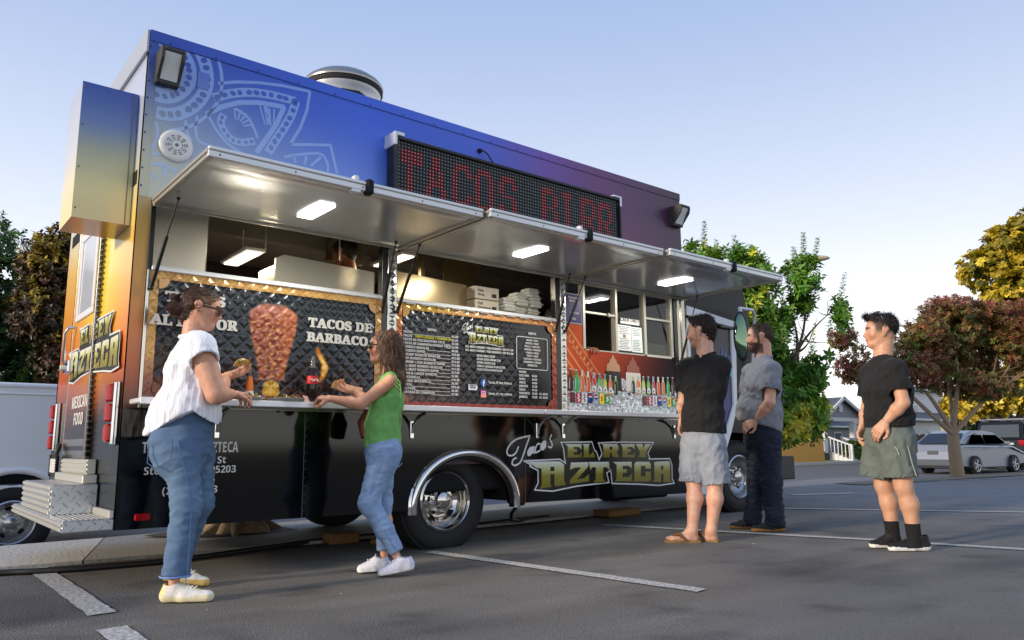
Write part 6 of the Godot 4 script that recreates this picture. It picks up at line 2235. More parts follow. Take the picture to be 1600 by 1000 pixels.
	ch.span(Vector3(-1.1, 0.92, -0.55), Vector3(-1.05, 1.0, 0.55), 0.01)
	obj("tailgate_trim", ch, mt("rim silver", "#c6c8cb", 0.3, 0.8), s)
	for q in [[0.0, 0.82], [2.8, 0.82], [0.0, -0.82], [2.8, -0.82]]:
		small_wheel(s, Vector3(q[0], 0.38, q[1]), 0.39, 0.24)

# ---------------------------------------------------------------- houses
func siding(b: MB, x0: float, x1: float, y0: float, y1: float, z: float, step := 0.2) -> void:
	var n := int((y1 - y0) / step)
	for i in n:
		var a := y0 + (y1 - y0) * i / n
		var c := y0 + (y1 - y0) * (i + 1) / n
		b.quad(Vector3(x0, a, z + 0.02), Vector3(x1, a, z + 0.02), Vector3(x1, c, z), Vector3(x0, c, z))
		b.quad(Vector3(x0, a, z), Vector3(x1, a, z), Vector3(x1, a, z + 0.02), Vector3(x0, a, z + 0.02))

func houses() -> void:
	var white := mt("house white", "#d6d8da", 0.6)
	var grey := mt("house grey", "#8e9398", 0.7)
	var roofm := mt("shingle grey", "#5a6068", 0.85)
	grain(roofm, 0.12, 0.75, 1.15, 0.6, 71)
	var dark := mt("porch shade", "#4f4a44", 0.8)
	var pane := mt("window glass", "#59666e", 0.08)
	var h := thing("cottage", "grey cottage with a white gabled porch and stairs across the street", "house", Vector3(38.0, -0.1, -16.5))
	var w := MB.new()
	w.span(Vector3(-0.2, 0.0, -8.0), Vector3(12.0, 2.0, -2.6))
	siding(w, -0.2, 12.0, 0.0, 1.95, -2.59)
	w.poly(v2([0.0, 2.3, 4.3, 2.3, 1.78, 3.3]), Vector3(0, 0, -0.1), X, Y, 0.06)
	obj("wall", w, grey, h)
	var r := MB.new()
	# porch gable, then the long roof behind it
	for q in [[Vector3(1.78, 3.42, 0.2), Vector3(-0.35, 2.28, 0.2)], [Vector3(1.78, 3.42, 0.2), Vector3(4.65, 2.18, 0.2)]]:
		var a: Vector3 = q[0]
		var c: Vector3 = q[1]
		var dz := Vector3(0, 0, -5)
		if c.x < a.x:
			r.quad(c, a, a + dz, c + dz)
		else:
			r.quad(a, c, c + dz, a + dz)
	r.quad(Vector3(2.5, 1.95, -2.2), Vector3(12.4, 1.9, -2.2), Vector3(12.2, 3.3, -4.4), Vector3(0.5, 3.3, -4.4))
	r.quad(Vector3(-2.6, 2.3, -2.6), Vector3(1.0, 2.3, -2.6), Vector3(1.5, 2.95, -4.4), Vector3(-2.0, 2.95, -4.4))
	obj("roof", r, roofm, h)
	var t := MB.new()
	for q in [[Vector3(1.78, 3.38, 0.24), Vector3(-0.4, 2.2, 0.24)], [Vector3(1.78, 3.38, 0.24), Vector3(4.7, 2.1, 0.24)]]:
		var d: Vector3 = (q[1] - q[0])
		t.box((q[0] + q[1]) / 2, Vector3(d.length() + 0.1, 0.17, 0.1), 0.01, Basis(Z, atan2(d.y, d.x)))
	t.span(Vector3(-0.2, 2.1, -0.2), Vector3(4.4, 2.3, 0.0), 0.01)
	t.span(Vector3(2.5, 1.84, -2.25), Vector3(12.3, 1.96, -2.15), 0.01)
	t.span(Vector3(1.6, 2.6, -0.02), Vector3(1.98, 3.02, 0.02), 0.01)
	obj("trim", t, white, h)
	for x in [0.05, 3.25]:
		var p := MB.new()
		p.span(Vector3(x - 0.16, 0.4, -0.3), Vector3(x + 0.16, 2.1, 0.0), 0.02)
		p.span(Vector3(x - 0.22, 1.98, -0.34), Vector3(x + 0.22, 2.1, 0.05), 0.01)
		obj("porch_post", p, white, h)
	var f := MB.new()
	f.span(Vector3(-0.2, 0.05, -2.58), Vector3(4.4, 0.5, -0.05), 0.01)
	f.span(Vector3(1.2, 0.5, -2.57), Vector3(3.0, 1.9, -2.5), 0.01)
	obj("porch_floor", f, dark, h)
	for i in 5:
		var s := MB.new()
		s.span(Vector3(0.3, 0.0, 0.25 * (4 - i) - 0.04), Vector3(1.5, 0.1 + 0.09 * i, 0.25 * (5 - i) - 0.05), 0.01)
		obj("stair", s, white, h)
	var rl := MB.new()
	for x in [0.22, 1.56]:
		rl.tube([Vector3(x, 1.25, 0.0), Vector3(x, 0.8, 1.25)], 0.05, 6)
		rl.span(Vector3(x - 0.06, 0.0, 1.2), Vector3(x + 0.06, 0.85, 1.32), 0.01)
		for i in 6:
			rl.span(Vector3(x - 0.02, 0.1 + 0.07 * (5 - i), 0.1 + 0.2 * i), Vector3(x + 0.02, 1.2 - 0.075 * i, 0.14 + 0.2 * i))
	rl.span(Vector3(1.7, 1.15, -0.1), Vector3(3.1, 1.22, -0.02))
	for i in 12:
		rl.span(Vector3(1.72 + 0.11 * i, 0.5, -0.08), Vector3(1.78 + 0.11 * i, 1.15, -0.04))
	rl.span(Vector3(-1.9, 1.05, -0.1), Vector3(-0.2, 1.12, -0.02))
	for i in 14:
		rl.span(Vector3(-1.88 + 0.12 * i, 0.3, -0.08), Vector3(-1.82 + 0.12 * i, 1.05, -0.04))
	stuff("railing", rl, white, h)
	for x in [5.6, 8.4]:
		var wn := MB.new()
		wn.span(Vector3(x, 0.8, -2.57), Vector3(x + 0.9, 1.6, -2.52), 0.01)
		var fr := obj("window", wn, white, h)
		var pg := MB.new()
		pg.span(Vector3(x + 0.08, 0.88, -2.519), Vector3(x + 0.82, 1.52, -2.51))
		obj("pane", pg, pane, fr)
	# white two storey house
	var g := thing("white_house", "white two storey house with a low front roof behind the silver car", "house", Vector3(53.0, -0.1, -18.5))
	var gw := MB.new()
	gw.span(Vector3(0.3, 2.9, -2.5), Vector3(9.0, 4.8, -1.52))
	siding(gw, 0.3, 9.0, 2.9, 4.8, -1.5)
	gw.span(Vector3(-0.3, 0.0, -1.5), Vector3(9.0, 2.6, -0.02))
	siding(gw, -0.3, 9.0, 0.0, 2.55, 0.0)
	obj("wall", gw, white, g)
	var gr := MB.new()
	gr.quad(Vector3(-0.8, 2.5, 0.5), Vector3(9.4, 2.5, 0.5), Vector3(9.0, 3.1, -1.4), Vector3(-0.2, 3.1, -1.4))
	gr.quad(Vector3(-0.1, 4.75, -1.1), Vector3(9.4, 4.75, -1.1), Vector3(9.4, 5.2, -2.8), Vector3(-0.1, 5.2, -2.8))
	obj("roof", gr, roofm, g)
	var gt := MB.new()
	gt.span(Vector3(-0.8, 2.38, 0.45), Vector3(9.4, 2.52, 0.55), 0.01)
	gt.span(Vector3(-0.1, 4.65, -1.12), Vector3(9.4, 4.78, -1.02), 0.01)
	obj("trim", gt, white, g)
	for q in [[0.75, 3.35, 0.75, 1.0, -1.48], [1.7, 3.35, 0.75, 1.0, -1.48], [3.5, 3.0, 1.0, 0.6, -1.48], [2.4, 1.1, 0.55, 0.55, 0.02], [3.15, 1.1, 0.55, 0.55, 0.02], [6.0, 1.0, 0.9, 1.0, 0.02]]:
		var wn := MB.new()
		wn.span(Vector3(q[0] - 0.09, q[1] - 0.09, q[4]), Vector3(q[0] + q[2] + 0.09, q[1] + q[3] + 0.09, q[4] + 0.04), 0.01)
		var fr := obj("window", wn, mt("white trim", "#d8dadf", 0.35), g)
		var pg := MB.new()
		pg.span(Vector3(q[0], q[1], q[4] + 0.041), Vector3(q[0] + q[2], q[1] + q[3], q[4] + 0.05))
		obj("pane", pg, pane, fr)
	var e := thing("beige_house", "beige house wall half hidden behind the reddish tree trunk", "house", Vector3(50.0, -0.1, -12.5))
	var ew := MB.new()
	ew.span(Vector3(0.0, 0.0, -3.0), Vector3(6.0, 2.1, 0.0))
	siding(ew, 0.0, 6.0, 0.0, 2.1, 0.001)
	obj("wall", ew, mt("beige wall", "#a39c80", 0.7), e)
	var er := MB.new()
	er.quad(Vector3(-0.3, 2.1, 0.4), Vector3(6.3, 2.1, 0.4), Vector3(6.0, 2.9, -1.5), Vector3(0.0, 2.9, -1.5))
	obj("roof", er, roofm, e)
	# low garden wall that catches the sun, with pierced blocks
	var yw := thing("garden_wall", "low yellow garden wall with small pierced openings lit by the sun", "wall", Vector3(31.6, -0.15, -15.2))
	var yb := MB.new()
	yb.span(Vector3(0.0, 0.0, -0.25), Vector3(3.8, 1.42, 0.0), 0.03)
	obj("wall", yb, mt("wall ochre", "#d8a04a", 0.8), yw)
	for q in [[1.1, 0.95], [1.35, 0.95], [2.5, 0.8], [2.75, 0.8], [0.5, 0.7]]:
		var hb := MB.new()
		hb.span(Vector3(q[0], q[1], 0.001), Vector3(q[0] + 0.14, q[1] + 0.14, 0.006))
		obj("opening", hb, mt("hole dark", "#0a0a0a", 0.9), yw)
	# wooden fence between the houses
	var fe := thing("wood_fence", "brown board fence between the cottage and the white house", "fence", Vector3(46.0, -0.1, -15.6))
	for i in 14:
		var b := MB.new()
		b.span(Vector3(i * 0.3, 0.0, 0.0), Vector3(i * 0.3 + 0.27, 1.35 + 0.04 * (i % 3), 0.04), 0.01)
		obj("board", b, mt("fence brown", "#5a4636", 0.85), fe)
	# street lamp arm over the trees
	var l := thing("street_lamp", "tall street lamp on a curved arm rising behind the green tree", "street lamp", Vector3(19.0, -0.2, -8.9))
	var p := MB.new()
	p.tube([Vector3(0, 0, 0), Vector3(0, 4.8, 0)], [0.1, 0.07], 10)
	obj("pole", p, mt("lamp grey", "#8a8c88", 0.5, 0.4), l)
	var am := MB.new()
	am.tube([Vector3(0, 4.8, 0), Vector3(0.3, 5.5, 0.25), Vector3(0.95, 6.1, 0.75), Vector3(1.6, 6.52, 1.35)], 0.05, 8)
	obj("arm", am, mt("lamp grey", "#8a8c88", 0.5, 0.4), l)
	var hd := MB.new()
	hd.ellipsoid(Vector3(2.0, 6.7, 1.75), Vector3(0.5, 0.1, 0.16), Basis(Y, -0.8), 8, 14)
	obj("lamp_head", hd, mt("lamp cream", "#b9ae90", 0.5), l)
	var wr := MB.new()
	for q in [[4.35, 0.0], [3.75, 0.6]]:
		var path := []
		for i in 13:
			var u := i / 12.0
			path.append(Vector3(38.0 + 40.0 * u, 6.2 + q[0] - 4.0 - 2.0 * u * (1 - u), -22.0 + q[1] + 6.0 * u))
		wr.tube(path, 0.018, 5, false)
	tag(obj("overhead_wire", wr, mt("wire grey", "#6a6a6c", 0.7)), "pair of thin overhead wires crossing the sky above the cottage", "wires")

# ---------------------------------------------------------------- figures: a distance field meshed as surface nets
class Sdf:
	var o: Vector3
	var c: float
	var nx: int
	var ny: int
	var nz: int
	var g := PackedFloat32Array()

	func _init(lo: Vector3, hi: Vector3, cell: float) -> void:
		o = lo
		c = cell
		nx = int((hi.x - lo.x) / cell) + 2
		ny = int((hi.y - lo.y) / cell) + 2
		nz = int((hi.z - lo.z) / cell) + 2
		g.resize(nx * ny * nz)
		g.fill(1.0)

	# tapered capsule; f stretches it along n; flat 1 / 2 squares off its start / end; mode 1 carves
	func cap(a: Vector3, b: Vector3, ra: float, rb: float, k := 0.02, n := Vector3.ZERO, f := 1.0, flat := 0, mode := 0) -> void:
		var m := maxf(ra, rb) * maxf(f, 1.0) + k + c * 2.0
		var i0 := clampi(int((minf(a.x, b.x) - m - o.x) / c), 0, nx - 1)
		var i1 := clampi(int((maxf(a.x, b.x) + m - o.x) / c) + 1, 0, nx - 1)
		var j0 := clampi(int((minf(a.y, b.y) - m - o.y) / c), 0, ny - 1)
		var j1 := clampi(int((maxf(a.y, b.y) + m - o.y) / c) + 1, 0, ny - 1)
		var k0 := clampi(int((minf(a.z, b.z) - m - o.z) / c), 0, nz - 1)
		var k1 := clampi(int((maxf(a.z, b.z) + m - o.z) / c) + 1, 0, nz - 1)
		var q := 1.0 - 1.0 / f
		var ba := b - a
		var dir := ba.normalized()
		if f != 1.0:
			ba -= n * (ba.dot(n) * q)
		var l2 := maxf(ba.length_squared(), 1e-9)
		var len := b.distance_to(a)
		var dr := rb - ra
		for kk in range(k0, k1 + 1):
			for jj in range(j0, j1 + 1):
				var at := (kk * ny + jj) * nx
				var p := Vector3(0, o.y + jj * c, o.z + kk * c) - a
				for ii in range(i0, i1 + 1):
					p.x = o.x + ii * c - a.x
					var r := p
					if f != 1.0:
						r -= n * (p.dot(n) * q)
					var t := clampf(r.dot(ba) / l2, 0.0, 1.0)
					var d := (r - ba * t).length() - ra - dr * t
					if flat:
						var e := p.dot(dir)
						if flat & 1:
							d = maxf(d, -e)
						if flat & 2:
							d = maxf(d, e - len)
					var v := g[at + ii]
					if mode == 0:
						var h := maxf(k - absf(v - d), 0.0) / k
						g[at + ii] = minf(v, d) - h * h * k * 0.25
					else:
						var h := maxf(k - absf(v + d), 0.0) / k
						g[at + ii] = maxf(v, -d) + h * h * k * 0.25

	func ball(a: Vector3, r: float, k := 0.02, n := Vector3.ZERO, f := 1.0, mode := 0) -> void:
		cap(a, a + Vector3(0, 0.0001, 0), r, r, k, n, f, 0, mode)

	# keep what lies behind the plane through p with normal n
	func cut(p: Vector3, n: Vector3) -> void:
		for kk in nz:
			for jj in ny:
				var at := (kk * ny + jj) * nx
				var e := (Vector3(o.x, o.y + jj * c, o.z + kk * c) - p).dot(n)
				for ii in nx:
					if g[at + ii] < 0.2:
						g[at + ii] = maxf(g[at + ii], e + n.x * ii * c)

	# keep what lies behind either of two planes
	func cut_either(p: Vector3, n: Vector3, p2: Vector3, n2: Vector3) -> void:
		for kk in nz:
			for jj in ny:
				var at := (kk * ny + jj) * nx
				for ii in nx:
					if g[at + ii] < 0.2:
						var q := o + Vector3(ii, jj, kk) * c
						g[at + ii] = maxf(g[at + ii], minf((q - p).dot(n), (q - p2).dot(n2)))

	func mesh(b: MB, t := Transform3D(), colf = null, disp = null) -> void:
		var id := PackedInt32Array()
		id.resize(g.size())
		id.fill(-1)
		var lim := c * 1.9
		var sx := 1
		var sy := nx
		var sz := nx * ny
		var cells := PackedInt32Array()
		for kk in nz - 1:
			for jj in ny - 1:
				var at := (kk * ny + jj) * nx
				for ii in nx - 1:
					var a := at + ii
					if absf(g[a]) > lim:
						continue
					var v0 := g[a]
					var v1 := g[a + sx]
					var v2 := g[a + sy]
					var v3 := g[a + sx + sy]
					var v4 := g[a + sz]
					var v5 := g[a + sx + sz]
					var v6 := g[a + sy + sz]
					var v7 := g[a + sx + sy + sz]
					var s := int(v0 < 0) + int(v1 < 0) + int(v2 < 0) + int(v3 < 0) + int(v4 < 0) + int(v5 < 0) + int(v6 < 0) + int(v7 < 0)
					if s == 0 or s == 8:
						continue
					var p := Vector3.ZERO
					var n := 0
					if (v0 < 0) != (v1 < 0):
						p += Vector3(v0 / (v0 - v1), 0, 0); n += 1
					if (v2 < 0) != (v3 < 0):
						p += Vector3(v2 / (v2 - v3), 1, 0); n += 1
					if (v4 < 0) != (v5 < 0):
						p += Vector3(v4 / (v4 - v5), 0, 1); n += 1
					if (v6 < 0) != (v7 < 0):
						p += Vector3(v6 / (v6 - v7), 1, 1); n += 1
					if (v0 < 0) != (v2 < 0):
						p += Vector3(0, v0 / (v0 - v2), 0); n += 1
					if (v1 < 0) != (v3 < 0):
						p += Vector3(1, v1 / (v1 - v3), 0); n += 1
					if (v4 < 0) != (v6 < 0):
						p += Vector3(0, v4 / (v4 - v6), 1); n += 1
					if (v5 < 0) != (v7 < 0):
						p += Vector3(1, v5 / (v5 - v7), 1); n += 1
					if (v0 < 0) != (v4 < 0):
						p += Vector3(0, 0, v0 / (v0 - v4)); n += 1
					if (v1 < 0) != (v5 < 0):
						p += Vector3(1, 0, v1 / (v1 - v5)); n += 1
					if (v2 < 0) != (v6 < 0):
						p += Vector3(0, 1, v2 / (v2 - v6)); n += 1
					if (v3 < 0) != (v7 < 0):
						p += Vector3(1, 1, v3 / (v3 - v7)); n += 1
					p = o + (Vector3(ii, jj, kk) + p / n) * c
					var nn := Vector3(v1 + v3 + v5 + v7 - v0 - v2 - v4 - v6, v2 + v3 + v6 + v7 - v0 - v1 - v4 - v5, v4 + v5 + v6 + v7 - v0 - v1 - v2 - v3).normalized()
					if disp != null:
						var dd: float = disp.call(p, nn)
						p += nn * dd
					id[a] = b.vert(t * p, (t.basis * nn).normalized(), Vector2(p.x, p.y), colf.call(p, nn) if colf != null else b.col)
					cells.append(a)
		for a in cells:
			var v0 := g[a]
			for e in 3:
				var s1: int = [sx, sy, sz][e]
				var u: int = [sy, sz, sx][e]
				var w: int = [sz, sx, sy][e]
				var v1 := g[a + s1]
				if (v0 < 0) == (v1 < 0) or a < u + w:
					continue
				var i0 := id[a]
				var i1 := id[a - u]
				var i2 := id[a - u - w]
				var i3 := id[a - w]
				if i1 < 0 or i2 < 0 or i3 < 0:
					continue
				if v0 < 0:
					b.ix.append_array([i0, i2, i1, i0, i3, i2])
				else:
					b.ix.append_array([i0, i1, i2, i0, i2, i3])

var fold := FastNoiseLite.new()
var fine_noise := FastNoiseLite.new()

func renormal(b: MB, from: int) -> void:
	# smooth normals from the displaced faces
	var acc := PackedVector3Array()
	acc.resize(b.v.size())
	for i in range(0, b.ix.size(), 3):
		var p := b.ix[i]
		if p < from:
			continue
		var q := b.ix[i + 1]
		var r := b.ix[i + 2]
		var f := (b.v[r] - b.v[p]).cross(b.v[q] - b.v[p])
		acc[p] += f
		acc[q] += f
		acc[r] += f
	for i in range(from, b.v.size()):
		if acc[i].length_squared() > 0:
			b.n[i] = acc[i].normalized()

func skin(called: String, hex: String) -> StandardMaterial3D:
	var m := mt(called, "#ffffff", 0.5)
	m.subsurf_scatter_enabled = true
	m.subsurf_scatter_strength = 0.08
	return m

# hand: wrist at origin, fingers along +y, palm faces -z, thumb on side s; curl bends each finger towards the palm
func hand(b: MB, t: Transform3D, s: float, curl: Array, thumb: float, col: Color, size := 1.0) -> void:
	var f := Sdf.new(Vector3(-0.08, -0.06, -0.12), Vector3(0.08, 0.21, 0.05), 0.0042)
	f.cap(Vector3(0, -0.05, 0), Vector3(0, 0.02, 0), 0.025, 0.024, 0.01, Vector3.RIGHT, 1.15)
	for i in 4:
		var x := (i - 1.5) * 0.0195 * s
		f.cap(Vector3(x * 0.6, 0.015, 0), Vector3(x, 0.082 - absf(i - 1.2) * 0.004, 0), 0.0145, 0.0118, 0.012)
	for i in 4:
		var x := (i - 1.5) * 0.0205 * s
		var p := Vector3(x, 0.084 - absf(i - 1.2) * 0.004, 0)
		var a := 0.0
		var ls: Array = [[0.042, 0.025, 0.02], [0.046, 0.028, 0.021], [0.043, 0.026, 0.021], [0.033, 0.02, 0.018]][i]
		for k in 3:
			a += curl[i] * [0.75, 1.0, 0.7][k]
			var q := p + Vector3(x * 0.08, cos(a), -sin(a)).normalized() * float(ls[k])
			f.cap(p, q, 0.0098 - k * 0.0008, 0.0092 - k * 0.001, 0.004)
			p = q
	var tb := Vector3(-0.024 * s, 0.024, -0.006)
	var t1 := tb + Vector3(-0.026 * s, 0.026, -0.012 - 0.018 * thumb)
	var t2 := t1 + Vector3((-0.012 + 0.018 * thumb) * s, 0.028, -0.01 - 0.012 * thumb)
	var t3 := t2 + Vector3((0.002 + 0.02 * thumb) * s, 0.022, -0.004)
	f.cap(tb, t1, 0.016, 0.0125, 0.012)
	f.cap(t1, t2, 0.0118, 0.0105, 0.005)
	f.cap(t2, t3, 0.0103, 0.0085, 0.005)
	var tt := t
	tt.basis = t.basis.scaled(Vector3.ONE) * Basis.from_scale(Vector3.ONE * size)
	f.mesh(b, tt, func(p, _n): return col.lerp(Color("#c07a66"), clampf(fine_noise.get_noise_3dv(p * 90.0) * 0.35 + 0.08 + 0.3 * smoothstep(0.13, 0.17, p.y), 0, 0.4)))

func aim(at: Vector3, along: Vector3, palm: Vector3) -> Transform3D:
	var y := along.normalized()
	var z := -(palm - y * palm.dot(y)).normalized()
	return Transform3D(Basis(y.cross(z), y, z), at)

# head-local frame: +z is where the face looks, +y up, origin midway between the ears
func head(b: MB, t: Transform3D, col: Color, o: Dictionary) -> void:
	var f := Sdf.new(Vector3(-0.11, -0.23, -0.135), Vector3(0.11, 0.14, 0.145), 0.0044)
	var R := Vector3.RIGHT
	var wide: float = o.get("wide", 1.0)
	f.cap(Vector3(0, 0.036, -0.026), Vector3(0, 0.034, 0.014), 0.085, 0.081, 0.03, R, 0.9 * wide)
	f.cap(Vector3(0, -0.02, 0.028), Vector3(0, -0.082, 0.052), 0.062, 0.034, 0.04, R, 0.98 * wide)
	f.cap(Vector3(-0.05, -0.02, -0.01), Vector3(-0.032, -0.08, 0.035), 0.022, 0.018, 0.03)
	f.cap(Vector3(0.05, -0.02, -0.01), Vector3(0.032, -0.08, 0.035), 0.022, 0.018, 0.03)
	f.ball(Vector3(0, -0.094, 0.066), 0.019, 0.02, R, 1.3)
	f.cap(Vector3(-0.03, 0.026, 0.076), Vector3(0.03, 0.026, 0.076), 0.015, 0.015, 0.02)
	f.cap(Vector3(-0.04, -0.026, 0.058), Vector3(-0.034, -0.03, 0.062), 0.024, 0.022, 0.02)
	f.cap(Vector3(0.04, -0.026, 0.058), Vector3(0.034, -0.03, 0.062), 0.024, 0.022, 0.02)
	for s in [-1.0, 1.0]:
		f.ball(Vector3(0.032 * s, 0.006, 0.1), 0.015, 0.014, R, 1.35, 1)
	f.cap(Vector3(0, 0.014, 0.086), Vector3(0, -0.026, 0.107), 0.0085, 0.0115, 0.012)
	f.cap(Vector3(-0.011, -0.031, 0.096), Vector3(0.011, -0.031, 0.096), 0.0085, 0.0085, 0.008)
	f.cap(Vector3(0, -0.05, 0.074), Vector3(0, -0.066, 0.07), 0.024, 0.022, 0.015)
	f.cap(Vector3(-0.015, -0.0535, 0.089), Vector3(0.015, -0.0535, 0.089), 0.0052, 0.0052, 0.006)
	f.cap(Vector3(-0.013, -0.0665, 0.087), Vector3(0.013, -0.0665, 0.087), 0.0062, 0.0062, 0.006)
	if o.has("smile"):
		f.cap(Vector3(-0.018, -0.059, 0.094), Vector3(0.018, -0.059, 0.094), 0.0048, 0.0048, 0.004, Vector3.ZERO, 1.0, 0, 1)
	for s in [-1.0, 1.0]:
		f.cap(Vector3(0.087 * s * wide, 0.016, -0.02), Vector3(0.08 * s * wide, -0.026, -0.008), 0.023, 0.013, 0.006, R, 0.45)
		f.ball(Vector3(0.099 * s * wide, 0.006, -0.011), 0.0105, 0.006, R, 0.6, 1)
	f.cap(Vector3(0, -0.03, -0.03), Vector3(0, -0.2, -0.045) if not o.has("neck") else t.affine_inverse() * (o.neck as Vector3), o.get("neck_r", 0.052), o.get("neck_r", 0.052) * 1.08, 0.03)
	if o.has("beard"):
		f.cap(Vector3(-0.05, -0.045, 0.03), Vector3(0, -0.1, 0.062), 0.022, 0.028, 0.02)
		f.cap(Vector3(0.05, -0.045, 0.03), Vector3(0, -0.1, 0.062), 0.022, 0.028, 0.02)
	var hair: Color = o.get("hair", Color("#2a1d16"))
	var lip := col.lerp(Color("#a84a4a"), 0.5)
	var colf := func(p: Vector3, _n: Vector3) -> Color:
		var c := col.lerp(Color("#b5624e"), clampf(0.1 + fine_noise.get_noise_3dv(p * 40.0) * 0.3, 0, 0.3))
		c = c.lerp(Color("#c0604e"), 0.3 * exp(-(pow((absf(p.x) - 0.042) / 0.022, 2) + pow((p.y + 0.025) / 0.022, 2))) * step(0.03, p.z))
		if p.z > 0.078 and absf(p.x) < 0.021 and p.y < -0.0485 and p.y > -0.073:
			c = lip
			if o.has("smile") and absf(p.y + 0.059) < 0.0042:
				c = Color("#efe9e0")
		var by := 0.03 - absf(absf(p.x) - 0.032) * 0.18
		if p.z > 0.05 and absf(p.x) > 0.011 and absf(p.x) < 0.054 and absf(p.y - by) < 0.0052:
			c = c.lerp(hair.darkened(0.3), 0.8)
		var shadow: float = o.get("stubble", 0.0)
		if shadow > 0.0 or o.has("beard"):
			var e := smoothstep(-0.042, -0.058, p.y + 0.3 * maxf(0.03 - p.z, 0.0) - 0.12 * maxf(p.z - 0.03, 0.0)) * step(-0.02, p.z)
			if p.y > -0.047 and p.z > 0.07 and absf(p.x) < 0.03:
				e = smoothstep(-0.034, -0.04, p.y)
			if absf(p.x) < 0.02 and p.z > 0.078 and p.y < -0.05 and p.y > -0.072:
				e = 0.0
			if absf(p.x) > 0.055 and p.y < 0.01 and p.z > 0.0 and p.z < 0.022:
				e = maxf(e, 0.9)
			e *= smoothstep(-0.16, -0.125, p.y)
			c = c.lerp(hair, e * ((0.8 + 0.2 * clampf(fine_noise.get_noise_3dv(p * 150.0) * 2.0, -1, 1)) if o.has("beard") else shadow))
		if o.has("fade"):
			# clipped sides
			var up: float = smoothstep(-0.035, 0.035, p.y + 0.25 * minf(p.z, 0.0)) * smoothstep(0.062, 0.03, p.z - 0.3 * maxf(p.y - 0.03, 0))
			c = c.lerp(hair, up * float(o.fade) * (0.9 + 0.2 * fine_noise.get_noise_3dv(p * 200.0)) * (0.0 if absf(p.x) > 0.082 * wide else 1.0))
		return c
	f.mesh(b, t, colf)

func step(e: float, x: float) -> float:
	return 1.0 if x >= e else 0.0

func eyes(t: Transform3D, parent: Node) -> void:
	var e := MB.new()
	for s in [-1.0, 1.0]:
		var c := Vector3(0.032 * s, 0.005, 0.077)
		e.col = Color("#e8e2da")
		e.ellipsoid(t * c, Vector3(0.0125, 0.0085, 0.0115), t.basis, 8, 12)
		e.col = Color("#2a1c12")
		e.ellipsoid(t * (c + Vector3(0, 0, 0.0085)), Vector3(0.006, 0.006, 0.0042), t.basis, 6, 10)
	obj("eye", e, mt("eye", "#ffffff", 0.15), parent)

func hair_mesh(parent: Node, t: Transform3D, shapes: Callable, lo: Vector3, hi: Vector3, colf: Callable, amp: float, stretch: Vector3, cell := 0.0055, flow := Vector3.ZERO, length := 0.0, wild := 0.3) -> void:
	var f := Sdf.new(lo, hi, cell)
	shapes.call(f)
	var b := MB.new()
	f.mesh(b, t, colf, func(p, _n): return fine_noise.get_noise_3dv(p * stretch) * amp)
	renormal(b, 0)
	obj("hair", b, mt("hair", "#ffffff", 0.6), parent)
	if length <= 0.0:
		return
	# loose strands lying over the mass
	var s := MB.new()
	var n0 := b.v.size()
	rng.seed = n0
	for k in 2600:
		var i := rng.randi() % n0
		var n := b.n[i]
		var d: Vector3 = t.basis * (flow + Vector3(rng.randfn(), rng.randfn(), rng.randfn()) * wild)
		d = (d - n * d.dot(n) * 0.85).normalized()
		var w := n.cross(d).normalized() * 0.0011
		var l := length * rng.randf_range(0.5, 1.4)
		var p := b.v[i] + n * 0.0005
		var q := p + d * l * 0.5 + n * rng.randf_range(0.001, 0.006)
		var e := p + d * l + n * rng.randf_range(-0.002, 0.008) * (1.0 + wild)
		s.col = b.c[i].lightened(rng.randf_range(-0.1, 0.12)) if rng.randf() < 0.7 else b.c[i].darkened(0.35)
		s.quad(p - w, p + w, q + w, q - w)
		s.quad(q - w, q + w, e + w * 0.3, e - w * 0.3)
	stuff("hair_strands", s, mt("hair", "#ffffff", 0.6), parent)

func glasses(t: Transform3D, parent: Node, lens: String, frame: String) -> void:
	var m := MB.new()
	for s in [-1.0, 1.0]:
		m.ellipsoid(t * Vector3(0.034 * s, 0.004, 0.1), Vector3(0.027, 0.021, 0.006), t.basis * Basis(Vector3.UP, s * 0.3), 8, 16)
	obj("sunglass_lens", m, mt("sun lens " + lens, lens, 0.06), parent)
	var fr := MB.new()
	for s in [-1.0, 1.0]:
		var ring := []
		for i in 17:
			var a := TAU * i / 16
			ring.append(t * (Vector3(0.034 * s, 0.004, 0.1) + Basis(Vector3.UP, s * 0.3) * Vector3(cos(a) * 0.028, sin(a) * 0.022, 0.002)))
		fr.tube(ring, 0.0034, 6, false)
		fr.tube([t * Vector3(0.06 * s, 0.012, 0.09), t * Vector3(0.078 * s, 0.012, 0.05), t * Vector3(0.084 * s, 0.012, -0.005), t * Vector3(0.082 * s, -0.004, -0.03)], [0.0055, 0.0045, 0.004, 0.0035], 6)
	fr.tube([t * Vector3(-0.01, 0.01, 0.108), t * Vector3(0.01, 0.01, 0.108)], 0.003, 6)
	obj("sunglass_frame", fr, mt("sun frame " + frame, frame, 0.2), parent)

